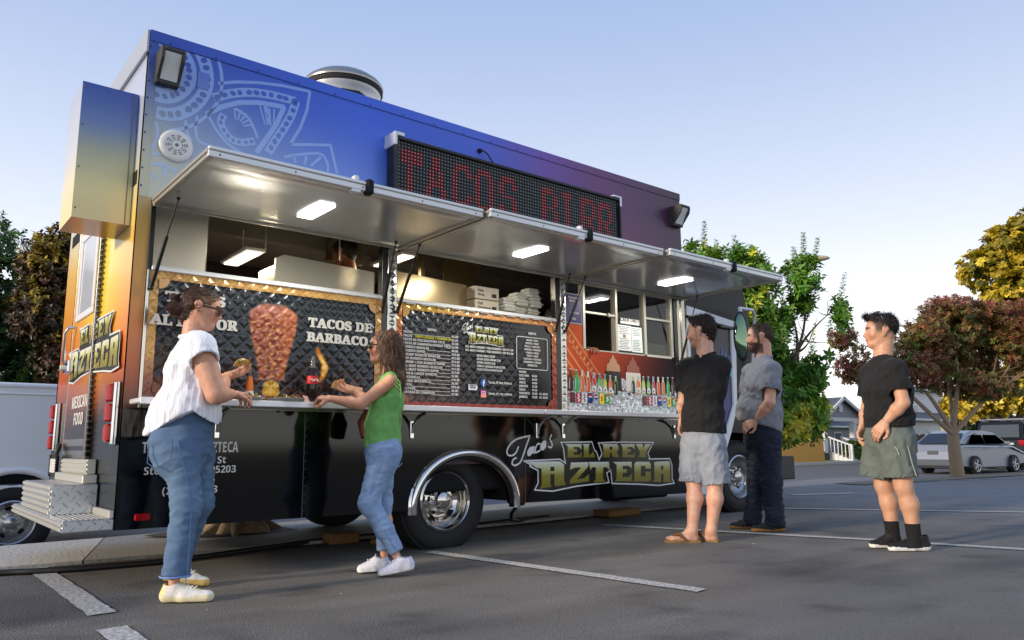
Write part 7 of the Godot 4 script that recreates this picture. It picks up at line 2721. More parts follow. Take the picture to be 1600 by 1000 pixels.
func shoe(parent: Node, heel: Vector3, toe: Vector3, ankle: Vector3, upper: String, sole: String, accent: String, sole_h := 0.03, high := 0.085) -> void:
	var d := Vector3(toe.x - heel.x, 0, toe.z - heel.z)
	var l := d.length()
	d = d.normalized()
	var side := Vector3.UP.cross(d)
	var pitch := (toe.y - heel.y) / l
	var bs := Basis(side, Vector3(0, 1, 0), d)
	var t := Transform3D(bs, Vector3(heel.x, 0, heel.z))
	# shoe-local: z from heel (0) to toe (l), y up
	var f := Sdf.new(Vector3(-0.075, -0.03, -0.04), Vector3(0.075, 0.2, l + 0.04), 0.006)
	var hy := heel.y + 0.004
	var ty := toe.y + 0.004
	var yy := func(z: float) -> float: return lerpf(hy, ty, clampf(z / l, 0, 1))
	f.cap(Vector3(0, yy.call(0.04) + 0.026, 0.035), Vector3(0, yy.call(l * 0.45) + 0.024, l * 0.45), 0.034, 0.036, 0.02, Vector3.RIGHT, 1.0)
	f.cap(Vector3(0, yy.call(l * 0.45) + 0.022, l * 0.45), Vector3(0, yy.call(l) + 0.02, l - 0.045), 0.036, 0.033, 0.02, Vector3.RIGHT, 1.22)
	f.cap(Vector3(0, yy.call(0.05) + 0.045, 0.045), Vector3(0, yy.call(0.06) + high, 0.055), 0.038, 0.04, 0.03, Vector3.RIGHT, 0.92, 2)
	f.cap(Vector3(0, yy.call(0.07) + high * 0.8, 0.085), Vector3(0, yy.call(l * 0.62) + 0.035, l * 0.62), 0.032, 0.022, 0.03, Vector3.RIGHT, 1.15)
	f.cap(Vector3(0, yy.call(0.06) + high - 0.02, 0.055), Vector3(0, yy.call(0.06) + high + 0.02, 0.055), 0.032, 0.034, 0.006, Vector3.RIGHT, 0.92, 0, 1)
	f.cut(Vector3(0, yy.call(0.0), 0), Vector3(0, -1, (ty - hy) / l).normalized())
	var cu := Color(upper)
	var cs := Color(sole)
	var ca := Color(accent)
	var b := MB.new()
	f.mesh(b, t, func(p, n): return cs if p.y < yy.call(p.z) + sole_h + 0.006 * cos(p.z * 24.0) else (ca if p.y > yy.call(p.z) + 0.05 and absf(p.x) < 0.017 and p.z > l * 0.35 and p.z < l * 0.72 else (ca if p.z < 0.03 else cu.darkened(clampf(fine_noise.get_noise_3dv(p * 120.0) * 0.25, 0, 0.2)))))
	obj("shoe", b, mt("shoe", "#ffffff", 0.7), parent)
	var lc := MB.new()
	for i in 4:
		var z := l * (0.4 + i * 0.075)
		var y: float = yy.call(z) + lerpf(high * 0.78, 0.058, i / 3.0) + 0.016
		lc.tube([t * Vector3(-0.022, y - 0.006, z), t * Vector3(0, y, z + 0.006), t * Vector3(0.022, y - 0.006, z)], 0.0034, 5)
	lc.tube([t * Vector3(0, yy.call(0.1) + high * 0.82 + 0.012, l * 0.4), t * Vector3(0.02, yy.call(0.1) + high + 0.03, l * 0.42), t * Vector3(0.03, yy.call(0.1) + high, l * 0.45)], 0.003, 5)
	stuff("laces", lc, mt("laces " + accent, "#ffffff" if cu.get_luminance() > 0.4 else "#222222", 0.8), parent)

# shapes common to all: torso, arms and legs from a table of joints
func limbs(f: Sdf, J: Dictionary, L: Vector3, s: Dictionary) -> void:
	var g: float = s.get("grow", -0.032)
	if s.get("torso", true):
		f.cap(J.pel, J.wai, s.rp + g, s.rw + g, 0.06, L, s.get("fl", 1.3))
		f.cap(J.wai, J.che, s.rw + g, s.rc + g, 0.06, L, s.get("fl", 1.3))
		f.cap(J.che, J.nek, s.rc + g, 0.05 + g, 0.05, L, 1.25)
		f.cap(J.shn, J.shf, s.rs + g, s.rs + g, 0.05)
	if s.get("arms", true):
		for k in ["n", "f"]:
			var sh: Vector3 = J["sh" + k]
			var el: Vector3 = J["el" + k]
			var wr: Vector3 = J["wr" + k]
			f.cap(sh, el, s.ra, s.ra * 0.82, 0.03)
			f.cap(el, el.lerp(wr, 0.35), s.ra * 0.8, s.ra * 0.84, 0.02)
			f.cap(el.lerp(wr, 0.35), wr, s.ra * 0.84, s.ra * 0.54, 0.02)
	if s.get("legs", true):
		for k in ["n", "f"]:
			var hp: Vector3 = J["hi" + k]
			var kn: Vector3 = J["kn" + k]
			var an: Vector3 = J["an" + k]
			f.cap(hp, kn, s.rl, s.rl * 0.68, 0.04)
			f.cap(kn, kn.lerp(an, 0.35) + (J.back as Vector3) * 0.015, s.rl * 0.62, s.rl * 0.66, 0.03)
			f.cap(kn.lerp(an, 0.35) + (J.back as Vector3) * 0.015, an, s.rl * 0.66, s.rl * 0.4, 0.03)

func cloth(parent: Node, called: String, shapes: Callable, lo: Vector3, hi: Vector3, m: Material, colf, amp: float, stretch: Vector3, cell := 0.0105) -> void:
	var f := Sdf.new(lo, hi, cell)
	shapes.call(f)
	var b := MB.new()
	f.mesh(b, Transform3D(), colf, func(p, n): return (1.0 - absf(n.y)) * ((1.0 - pow(absf(fold.get_noise_3dv(p * stretch)) * 2.0, 0.7)) * amp - amp * 0.6 + fine_noise.get_noise_3dv(p * 9.0) * amp * 0.4))
	renormal(b, 0)
	obj(called, b, m, parent)

func face_basis(fwd: Vector3, tilt := 0.0) -> Basis:
	var z := fwd.normalized()
	var x := Vector3.UP.cross(z).normalized()
	return Basis(x, z.cross(x), z) * Basis(Vector3(0, 0, 1), tilt)

func people() -> void:
	fold.seed = 5
	fold.frequency = 1.0
	fold.fractal_octaves = 2
	fine_noise.seed = 8
	fine_noise.frequency = 1.0
	fine_noise.fractal_octaves = 2
	woman_white()
	woman_green()
	man_black()
	man_grey()
	man_shorts()
	staff()
	food()

func fabric(called: String, hex: String, rough := 0.9) -> StandardMaterial3D:
	var m := mt(called, hex, rough)
	m.rim_enabled = true
	m.rim = 0.25
	m.albedo_texture = noise_tex(0.25, 2, Color(0.86, 0.86, 0.86), Color(1.1, 1.1, 1.1), 81, 256)
	m.normal_enabled = true
	m.normal_texture = noise_tex(0.3, 2, Color.BLACK, Color.WHITE, 82, 256, true, 5.0)
	m.normal_scale = 0.35
	m.uv1_triplanar = true
	m.uv1_scale = Vector3.ONE * 3.0
	return m

const TURN := -0.68661
func V(x: float, y: float, z: float) -> Vector3:
	return Vector3(x, y, z)

func woman_white() -> void:
	var o := thing("person", "woman with pinned up hair in striped white blouse and wide jeans eating at the counter", "person", Vector3(0.226, 0.003, 0.611), TURN)
	var J := {"pel": V(-0.13, 0.84, -0.2), "wai": V(-0.125, 1.02, -0.2), "che": V(-0.135, 1.24, -0.22), "nek": V(-0.14, 1.44, -0.24), "shn": V(-0.03, 1.36, -0.07), "shf": V(-0.22, 1.37, -0.38), "eln": V(0.085, 1.09, -0.06), "elf": V(-0.07, 1.14, -0.5),
		"wrn": V(0.075, 1.108, -0.33), "wrf": V(-0.06, 1.24, -0.6), "hin": V(-0.12, 0.8, -0.1), "hif": V(-0.13, 0.8, -0.3), "knn": V(-0.03, 0.48, -0.06), "knf": V(-0.06, 0.49, -0.3), "ann": V(-0.06, 0.1, 0.0), "anf": V(-0.225, 0.12, -0.4), "back": V(-0.8, 0, 0.3)}
	var L: Vector3 = (J.shn - J.shf).normalized()
	var sk := Color("#d3a084")
	var b := MB.new()
	var f := Sdf.new(V(-0.45, 0.0, -0.75), V(0.3, 1.55, 0.2), 0.0115)
	f.cap(J.shn, J.eln, 0.064, 0.055, 0.03)
	limbs(f, J, L, {"rp": 0.13, "rw": 0.12, "rc": 0.12, "rs": 0.05, "ra": 0.055, "rl": 0.07})
	f.mesh(b, Transform3D(), func(p, _n): return sk.lerp(Color("#b5624e"), clampf(fine_noise.get_noise_3dv(p * 20.0) * 0.25 + 0.08, 0, 0.25)))
	hand(b, aim(J.wrn, V(0.35, -0.02, -0.9), V(0.25, -0.95, 0.0)), -1.0, [0.75, 0.8, 0.85, 0.9], 0.8, sk)
	hand(b, aim(J.wrf, V(0.75, 0.3, -0.4), V(0.1, 0.75, 0.6)), 1.0, [0.5, 0.6, 0.75, 0.85], 0.9, sk)
	var T := Transform3D(face_basis(V(0.93, -0.16, -0.36)), V(-0.1, 1.6, -0.25))
	head(b, T, sk, {"neck": V(-0.145, 1.42, -0.24), "hair": Color("#3a2418"), "neck_r": 0.055, "wide": 1.02})
	obj("body", b, skin("skin warm", ""), o)
	hair_mesh(o, T, func(h: Sdf):
		h.cap(Vector3(0, 0.044, -0.03), Vector3(0, 0.042, 0.014), 0.089, 0.084, 0.02, Vector3.RIGHT, 0.92)
		h.cap(Vector3(0, 0.0, -0.05), Vector3(0, -0.05, -0.055), 0.066, 0.045, 0.03, Vector3.RIGHT, 1.05)
		h.cut(Vector3(0, 0.062, 0.075), Vector3(0, -0.52, 0.85))
		h.cut(Vector3(0, -0.005, 0.015), Vector3(0, -0.65, 0.76))
		for i in 9:
			var a := i * 0.75
			h.cap(Vector3(sin(a) * 0.02, -0.012, -0.115), Vector3(sin(a) * 0.038, 0.005 + cos(a) * 0.045, -0.15 - 0.012 * (i % 3)), 0.026, 0.012, 0.012)
		h.cap(Vector3(0.03, -0.08, -0.09), Vector3(0.03, -0.02, -0.125), 0.014, 0.02, 0.012), Vector3(-0.12, -0.12, -0.22), Vector3(0.12, 0.15, 0.12),
		func(p, _n):
			var streak: float = smoothstep(0.05, 0.03, absf(p.y - 0.03 - 0.25 * maxf(p.z - 0.02, 0))) * smoothstep(-0.07, 0.02, p.z) * clampf(0.55 + fine_noise.get_noise_3dv(p * Vector3(60, 260, 30)) * 1.3, 0, 1)
			return Color("#38231a").lerp(Color("#5c3a26"), clampf(fine_noise.get_noise_3dv(p * Vector3(200, 200, 40)) * 1.2 + 0.3, 0, 1)).lerp(Color("#c8a272"), streak * 0.85), 0.004, Vector3(150, 150, 30), 0.0055, Vector3(0, -0.35, -1), 0.02, 0.15)
	var cl := MB.new()
	for i in 5:
		cl.tube([T * Vector3(0.045, 0.03 - i * 0.022, -0.1), T * Vector3(0.055, 0.03 - i * 0.022, -0.135), T * Vector3(0.03, 0.03 - i * 0.022, -0.165)], 0.006, 6)
	cl.tube([T * Vector3(0.046, 0.035, -0.1), T * Vector3(0.048, -0.065, -0.1)], 0.009, 6)
	obj("hair_clip", cl, mt("tortoise", "#7a4222", 0.2), o)
	glasses(T, o, "#33201a", "#4a2c1c")
	# blouse: loose, sleeveless, curved hem, falling straight at the back
	var st := mt("striped cotton", "#ffffff", 0.85)
	st.albedo_color = Color("#eef0f4")
	var im := Image.create(64, 8, false, Image.FORMAT_RGBA8)
	for x in 64:
		var k := 1.0 if x % 16 < 5 else 0.0
		for y in 8:
			im.set_pixel(x, y, Color(1, 1, 1).lerp(Color("#b9c6e4"), k * 0.4))
	st.albedo_texture = ImageTexture.create_from_image(im)
	st.uv1_triplanar = true
	st.uv1_scale = Vector3(16, 16, 16)
	st.backlight_enabled = true
	st.backlight = Color(0.25, 0.25, 0.27)
	cloth(o, "blouse", func(h: Sdf):
		h.cap(V(-0.135, 0.72, -0.19), V(-0.125, 1.0, -0.2), 0.19, 0.165, 0.05, L, 1.15)
		h.cap(V(-0.125, 1.0, -0.2), V(-0.125, 1.25, -0.22), 0.162, 0.138, 0.06, L, 1.25)
		h.cap(V(-0.125, 1.25, -0.22), V(-0.14, 1.425, -0.24), 0.14, 0.062, 0.05, L, 1.3)
		h.cap(V(-0.0, 1.365, -0.06), V(-0.2, 1.385, -0.4), 0.062, 0.06, 0.06)
		h.cap(V(-0.04, 1.365, -0.09), V(0.025, 1.27, -0.03), 0.088, 0.082, 0.03, Vector3.ZERO, 1.0, 2)
		h.cap(V(0.02, 1.27, -0.03), V(0.05, 1.2, 0.0), 0.066, 0.07, 0.01, Vector3.ZERO, 1.0, 0, 1)
		h.cap(V(-0.26, 1.0, -0.2), V(-0.28, 0.78, -0.16), 0.07, 0.08, 0.08)
		h.cut_either(V(-0.02, 1.0, 0), V(0.43, -0.9, 0), V(-0.02, 1.0, 0), V(-0.7, -0.71, 0))
		h.cut(V(0, 0.865, 0), V(0, -1, 0)), V(-0.52, 0.65, -0.62), V(0.22, 1.55, 0.24), st, null, 0.016, V(11, 2.4, 11))
	var cr := MB.new()
	var ring := []
	for i in 15:
		var a := TAU * i / 14
		ring.append(V(-0.142, 1.44, -0.24) + L * cos(a) * 0.072 + V(0.9, 0.06, -0.4) * sin(a) * 0.066)
	cr.tube(ring, 0.013, 7, false)
	obj("collar", cr, st, o)
	var dn := denim("denim mid", "#66839f")
	cloth(o, "jeans", func(h: Sdf):
		h.cap(V(-0.135, 0.8, -0.2), V(-0.12, 1.07, -0.2), 0.15, 0.14, 0.04, L, 1.08, 2)
		h.cap(V(-0.19, 0.82, -0.12), V(-0.16, 0.74, -0.1), 0.108, 0.1, 0.05)
		h.cap(V(-0.2, 0.82, -0.3), V(-0.16, 0.74, -0.3), 0.1, 0.092, 0.05)
		h.cap(V(-0.11, 0.78, -0.12), V(-0.045, 0.48, -0.06), 0.105, 0.072, 0.05)
		h.cap(V(-0.045, 0.48, -0.06), V(-0.055, 0.13, 0.0), 0.072, 0.071, 0.05, Vector3.ZERO, 1.0, 2)
		h.cap(V(-0.1, 0.78, -0.3), V(-0.06, 0.49, -0.3), 0.1, 0.07, 0.03)
		h.cap(V(-0.065, 0.49, -0.3), V(-0.215, 0.14, -0.4), 0.07, 0.062, 0.04, Vector3.ZERO, 1.0, 2), V(-0.45, 0.08, -0.62), V(0.25, 1.05, 0.2), dn, func(p, n): return denim_tone(p, 0.48, n), 0.009, V(5, 13, 5))
	var sm := MB.new()
	sm.tube([V(-0.25, 0.82, -0.02), V(-0.235, 0.72, 0.015), V(-0.18, 0.69, 0.035), V(-0.1, 0.74, 0.032), V(-0.115, 0.85, 0.0)], 0.003, 5, false)
	sm.tube([V(-0.06, 0.82, 0.045), V(0.01, 0.6, 0.05), V(0.03, 0.45, 0.045), V(0.022, 0.15, 0.03)], 0.003, 5, false)
	obj("seam", sm, mt("denim seam", "#45608a", 0.9), o)
	var hm := MB.new()
	var r2 := []
	for i in 17:
		var a := TAU * i / 16
		r2.append(V(-0.055 + cos(a) * 0.075, 0.136, sin(a) * 0.075))
	hm.tube(r2, 0.006, 6, false)
	obj("hem", hm, mt("denim hem", "#6d8fc0", 0.9), o)
	shoe(o, V(-0.13, 0.002, 0.0), V(0.155, 0.002, -0.03), J.ann, "#ece9e0", "#e2d8ae", "#e6d68e", 0.03, 0.085)
	shoe(o, V(-0.3, 0.05, -0.4), V(-0.03, 0.004, -0.45), J.anf, "#e8e4da", "#c8a85c", "#e6d68e", 0.03, 0.085)

func denim(called: String, hex: String) -> StandardMaterial3D:
	var m := mt(called, "#ffffff", 0.85)
	m.albedo_color = Color(hex)
	m.albedo_texture = noise_tex(0.22, 3, Color(0.8, 0.82, 0.86), Color(1.15, 1.14, 1.12), 85, 512)
	m.normal_enabled = true
	m.normal_texture = noise_tex(0.35, 2, Color.BLACK, Color.WHITE, 86, 512, true, 5.0)
	m.normal_scale = 0.4
	m.uv1_triplanar = true
	m.uv1_scale = Vector3(4.0, 2.2, 4.0)
	return m

func denim_tone(p: Vector3, knee: float, n: Vector3) -> Color:
	var worn := 0.5 * exp(-pow((p.y - knee) / 0.16, 2)) + 0.35 * exp(-pow((p.y - knee - 0.24) / 0.14, 2))
	var whisk := clampf(fold.get_noise_3dv(p * V(9, 26, 9)) * 0.5, -0.2, 0.3)
	return Color("#d2d8e2").lerp(Color("#ffffff"), clampf(worn + whisk, 0, 1))

func woman_green() -> void:
	var o := thing("person", "smiling woman in green tank top and light jeans, long brown hair, leaning on the counter", "person", Vector3(1.448, 0.018, 0.707), TURN)
	var J := {"pel": V(-0.12, 0.77, -0.12), "wai": V(-0.125, 0.93, -0.13), "che": V(-0.1, 1.1, -0.15), "nek": V(-0.105, 1.285, -0.15), "shn": V(-0.06, 1.2, -0.02), "shf": V(-0.12, 1.215, -0.28), "eln": V(-0.245, 1.05, 0.0), "elf": V(-0.28, 1.08, -0.38),
		"wrn": V(-0.455, 1.09, -0.08), "wrf": V(-0.37, 1.17, -0.4), "hin": V(-0.1, 0.74, -0.05), "hif": V(-0.13, 0.74, -0.19), "knn": V(-0.19, 0.43, -0.02), "knf": V(-0.13, 0.43, -0.2), "ann": V(-0.0, 0.11, 0.0), "anf": V(-0.105, 0.1, -0.15), "back": V(1, 0, 0)}
	var L := V(0.2, 0, 0.98).normalized()
	var sk := Color("#d09a7c")
	var b := MB.new()
	var f := Sdf.new(V(-0.56, 0.0, -0.5), V(0.2, 1.4, 0.15), 0.0105)
	limbs(f, J, L, {"rp": 0.1, "rw": 0.085, "rc": 0.09, "rs": 0.042, "ra": 0.043, "rl": 0.062})
	f.mesh(b, Transform3D(), func(p, _n): return sk.lerp(Color("#b5624e"), clampf(fine_noise.get_noise_3dv(p * 20.0) * 0.25 + 0.08, 0, 0.25)))
	hand(b, aim(J.wrn, V(-0.95, 0.1, -0.12), V(-0.1, -0.9, -0.3)), 1.0, [1.2, 1.3, 1.35, 1.4], 0.9, sk, 0.95)
	hand(b, aim(J.wrf, V(-0.8, 0.15, 0.1), V(-0.1, 0.6, 0.7)), -1.0, [0.45, 0.6, 0.8, 0.9], 0.9, sk, 0.92)
	var T := Transform3D(face_basis(V(-0.98, 0.1, 0.14)), V(-0.128, 1.425, -0.15)).scaled_local(Vector3.ONE * 0.93)
	head(b, T, sk, {"neck": V(-0.1, 1.26, -0.15), "smile": 1, "hair": Color("#5a3b24"), "neck_r": 0.047, "wide": 0.95})
	obj("body", b, skin("skin warm", ""), o)
	hair_mesh(o, T, func(h: Sdf):
		h.cap(Vector3(0, 0.045, -0.03), Vector3(0, 0.044, 0.012), 0.092, 0.084, 0.02, Vector3.RIGHT, 0.94)
		h.cut(Vector3(0, 0.066, 0.07), Vector3(0, -0.45, 0.9))
		for s in [-1.0, 1.0]:
			h.cap(Vector3(0.066 * s, 0.05, 0.0), Vector3(0.088 * s, -0.1, -0.045), 0.03, 0.026, 0.03, Vector3(0, 0, 1), 1.3)
			h.cap(Vector3(0.084 * s, -0.1, -0.05), Vector3(0.09 * s, -0.28, -0.075), 0.026, 0.022, 0.03, Vector3(0, 0, 1), 1.5)
			h.cap(Vector3(0.09 * s, -0.28, -0.085), Vector3(0.08 * s, -0.5, -0.15), 0.022, 0.008, 0.03, Vector3(0, 0, 1), 1.8)
		h.cap(Vector3(0, 0.0, -0.075), Vector3(0, -0.2, -0.12), 0.068, 0.05, 0.04, Vector3.RIGHT, 1.3)
		h.cap(Vector3(0, -0.2, -0.12), Vector3(0.02, -0.5, -0.17), 0.045, 0.012, 0.04, Vector3.RIGHT, 1.8)
		h.cap(Vector3(0.07, 0.02, 0.03), Vector3(0.085, -0.1, 0.0), 0.014, 0.01, 0.015), Vector3(-0.15, -0.56, -0.24), Vector3(0.15, 0.16, 0.12),
		func(p, _n):
			var k := fine_noise.get_noise_3dv(p * Vector3(130, 9, 130))
			return Color("#3a2518").lerp(Color("#6e4c30"), clampf(k * 1.6 + 0.35 + smoothstep(-0.05, -0.35, p.y) * 0.25, 0, 1)).lerp(Color("#9a7248"), clampf(k * 2.0 - 0.55, 0, 1)), 0.006, Vector3(85, 7, 85), 0.0055, Vector3(0, -1, -0.12), 0.08, 0.12)
	glasses(T, o, "#141210", "#1c1a1a")
	var gr := fabric("green jersey", "#72b05c")
	cloth(o, "tank_top", func(h: Sdf):
		h.cap(V(-0.118, 0.72, -0.12), V(-0.125, 0.92, -0.13), 0.128, 0.106, 0.05, L, 1.15)
		h.cap(V(-0.125, 0.92, -0.13), V(-0.102, 1.09, -0.145), 0.106, 0.106, 0.05, L, 1.22)
		h.cap(V(-0.102, 1.09, -0.145), V(-0.1, 1.19, -0.15), 0.104, 0.065, 0.04, L, 1.35)
		h.cap(V(-0.15, 1.12, -0.1), V(-0.15, 1.12, -0.2), 0.055, 0.055, 0.05)
		h.cap(V(-0.07, 1.22, -0.06), V(-0.1, 1.225, -0.25), 0.042, 0.042, 0.05)
		h.cap(V(-0.07, 1.2, 0.015), V(-0.12, 1.13, 0.02), 0.048, 0.05, 0.02, Vector3.ZERO, 1.0, 0, 1)
		h.cut(V(-0.118, 0.787, 0), V(0.12, -1, 0).normalized()), V(-0.34, 0.7, -0.4), V(0.12, 1.33, 0.12), gr, null, 0.009, V(10, 6, 10), 0.009)
	var lace := MB.new()
	for k in 3:
		lace.tube([V(-0.055 - k * 0.0, 1.245 - k * 0.02, 0.005), V(0.0 + k * 0.004, 1.19 - k * 0.03, 0.0), V(0.01, 1.12 - k * 0.018, 0.005)], 0.004, 5, false)
	obj("lace_trim", lace, mt("lace green", "#6fae5c", 0.9), o)
	var dn := denim("denim light", "#98b2d2")
	cloth(o, "jeans", func(h: Sdf):
		h.cap(V(-0.12, 0.75, -0.12), V(-0.125, 0.9, -0.13), 0.118, 0.1, 0.04, L, 1.12)
		h.cap(V(-0.08, 0.75, -0.06), V(-0.09, 0.69, -0.06), 0.088, 0.08, 0.04)
		h.cap(V(-0.09, 0.75, -0.18), V(-0.1, 0.69, -0.18), 0.085, 0.078, 0.04)
		h.cap(V(-0.11, 0.72, -0.06), V(-0.185, 0.43, -0.02), 0.09, 0.064, 0.04)
		h.cap(V(-0.185, 0.44, -0.02), V(-0.085, 0.28, -0.01), 0.062, 0.056, 0.03)
		h.cap(V(-0.085, 0.28, -0.01), V(0.0, 0.14, 0.0), 0.056, 0.047, 0.03, Vector3.ZERO, 1.0, 2)
		h.cap(V(-0.13, 0.72, -0.18), V(-0.13, 0.43, -0.2), 0.085, 0.062, 0.025)
		h.cap(V(-0.13, 0.43, -0.2), V(-0.105, 0.13, -0.155), 0.06, 0.046, 0.03, Vector3.ZERO, 1.0, 2), V(-0.34, 0.1, -0.36), V(0.12, 0.92, 0.14), dn, func(p, n): return denim_tone(p, 0.46, n), 0.006, V(7, 18, 7), 0.009)
	var sm := MB.new()
	sm.tube([V(-0.1, 0.78, 0.055), V(-0.145, 0.6, 0.045), V(-0.18, 0.44, 0.04), V(-0.08, 0.28, 0.048), V(0.0, 0.15, 0.048)], 0.0025, 5, false)
	sm.tube([V(-0.05, 0.76, 0.03), V(-0.045, 0.67, 0.035), V(0.0, 0.655, 0.01), V(0.02, 0.68, -0.02)], 0.0025, 5, false)
	obj("seam", sm, mt("denim light seam", "#6d8cba", 0.9), o)
	shoe(o, V(0.105, 0.035, -0.01), V(-0.125, 0.0, 0.03), J.ann, "#dfe0ea", "#f0f0f0", "#c9cbe0", 0.022, 0.075)
	shoe(o, V(-0.065, 0.012, -0.15), V(-0.28, 0.0, -0.11), J.anf, "#dcdde6", "#eeeeee", "#c9cbe0", 0.022, 0.075)
	var bag := MB.new()
	bag.tube([V(-0.26, 1.06, -0.4), V(-0.29, 0.95, -0.42), V(-0.27, 0.85, -0.4)], [0.02, 0.06, 0.05], 12)
	tag(obj_at("handbag", bag, mt("brown leather", "#7a3f28", 0.5), o), "small brown leather bag hanging in front of the woman in green", "handbag")

func obj_at(called: String, b: MB, m: Material, like: Node3D) -> MeshInstance3D:
	# a thing of its own, placed in the frame of another
	var r := obj(called, b, m)
	r.transform = like.transform
	return r

func tee(o: Node, called: String, J: Dictionary, L: Vector3, m: Material, s: Dictionary) -> void:
	cloth(o, called, func(h: Sdf):
		h.cap(s.hem, J.wai, s.r0, s.r1, 0.05, L, s.fl)
		h.cap(J.wai, J.che, s.r1, s.r2, 0.06, L, s.fl)
		h.cap(J.che, J.nek - V(0, 0.03, 0), s.r2 * 0.98, 0.068, 0.06, L, 1.35)
		h.cap(J.shn - V(0, 0.012, 0), J.shf - V(0, 0.012, 0), 0.064, 0.064, 0.07)
		h.cap(J.nek - V(0, 0.05, 0), J.shn, 0.06, 0.06, 0.05)
		h.cap(J.nek - V(0, 0.05, 0), J.shf, 0.06, 0.06, 0.05)
		if s.has("belly"):
			h.ball(s.belly, s.belly_r, 0.08)
		for k in ["n", "f"]:
			var a: Vector3 = J["sh" + k]
			var e: Vector3 = a.lerp(J["el" + k], s.sleeve)
			h.cap(a, e, 0.078, s.cuff, 0.035, Vector3.ZERO, 1.0, 2)
			h.cap(a.lerp(e, 0.93), e + (e - a) * 0.2, s.cuff - 0.01, s.cuff - 0.008, 0.008, Vector3.ZERO, 1.0, 0, 1)
		h.cut(s.hem_at, s.hem_n), s.lo, s.hi, m, null, 0.014, V(9, 6, 9))
	var cr := MB.new()
	var ring := []
	for i in 17:
		var a := TAU * i / 16
		ring.append(J.nek - V(0, 0.004, 0) + L * cos(a) * 0.076 + (J.face as Vector3) * sin(a) * 0.07 - V(0, 0.016, 0) * sin(a))
	cr.tube(ring, 0.009, 6, false)
	obj("collar", cr, m, o)

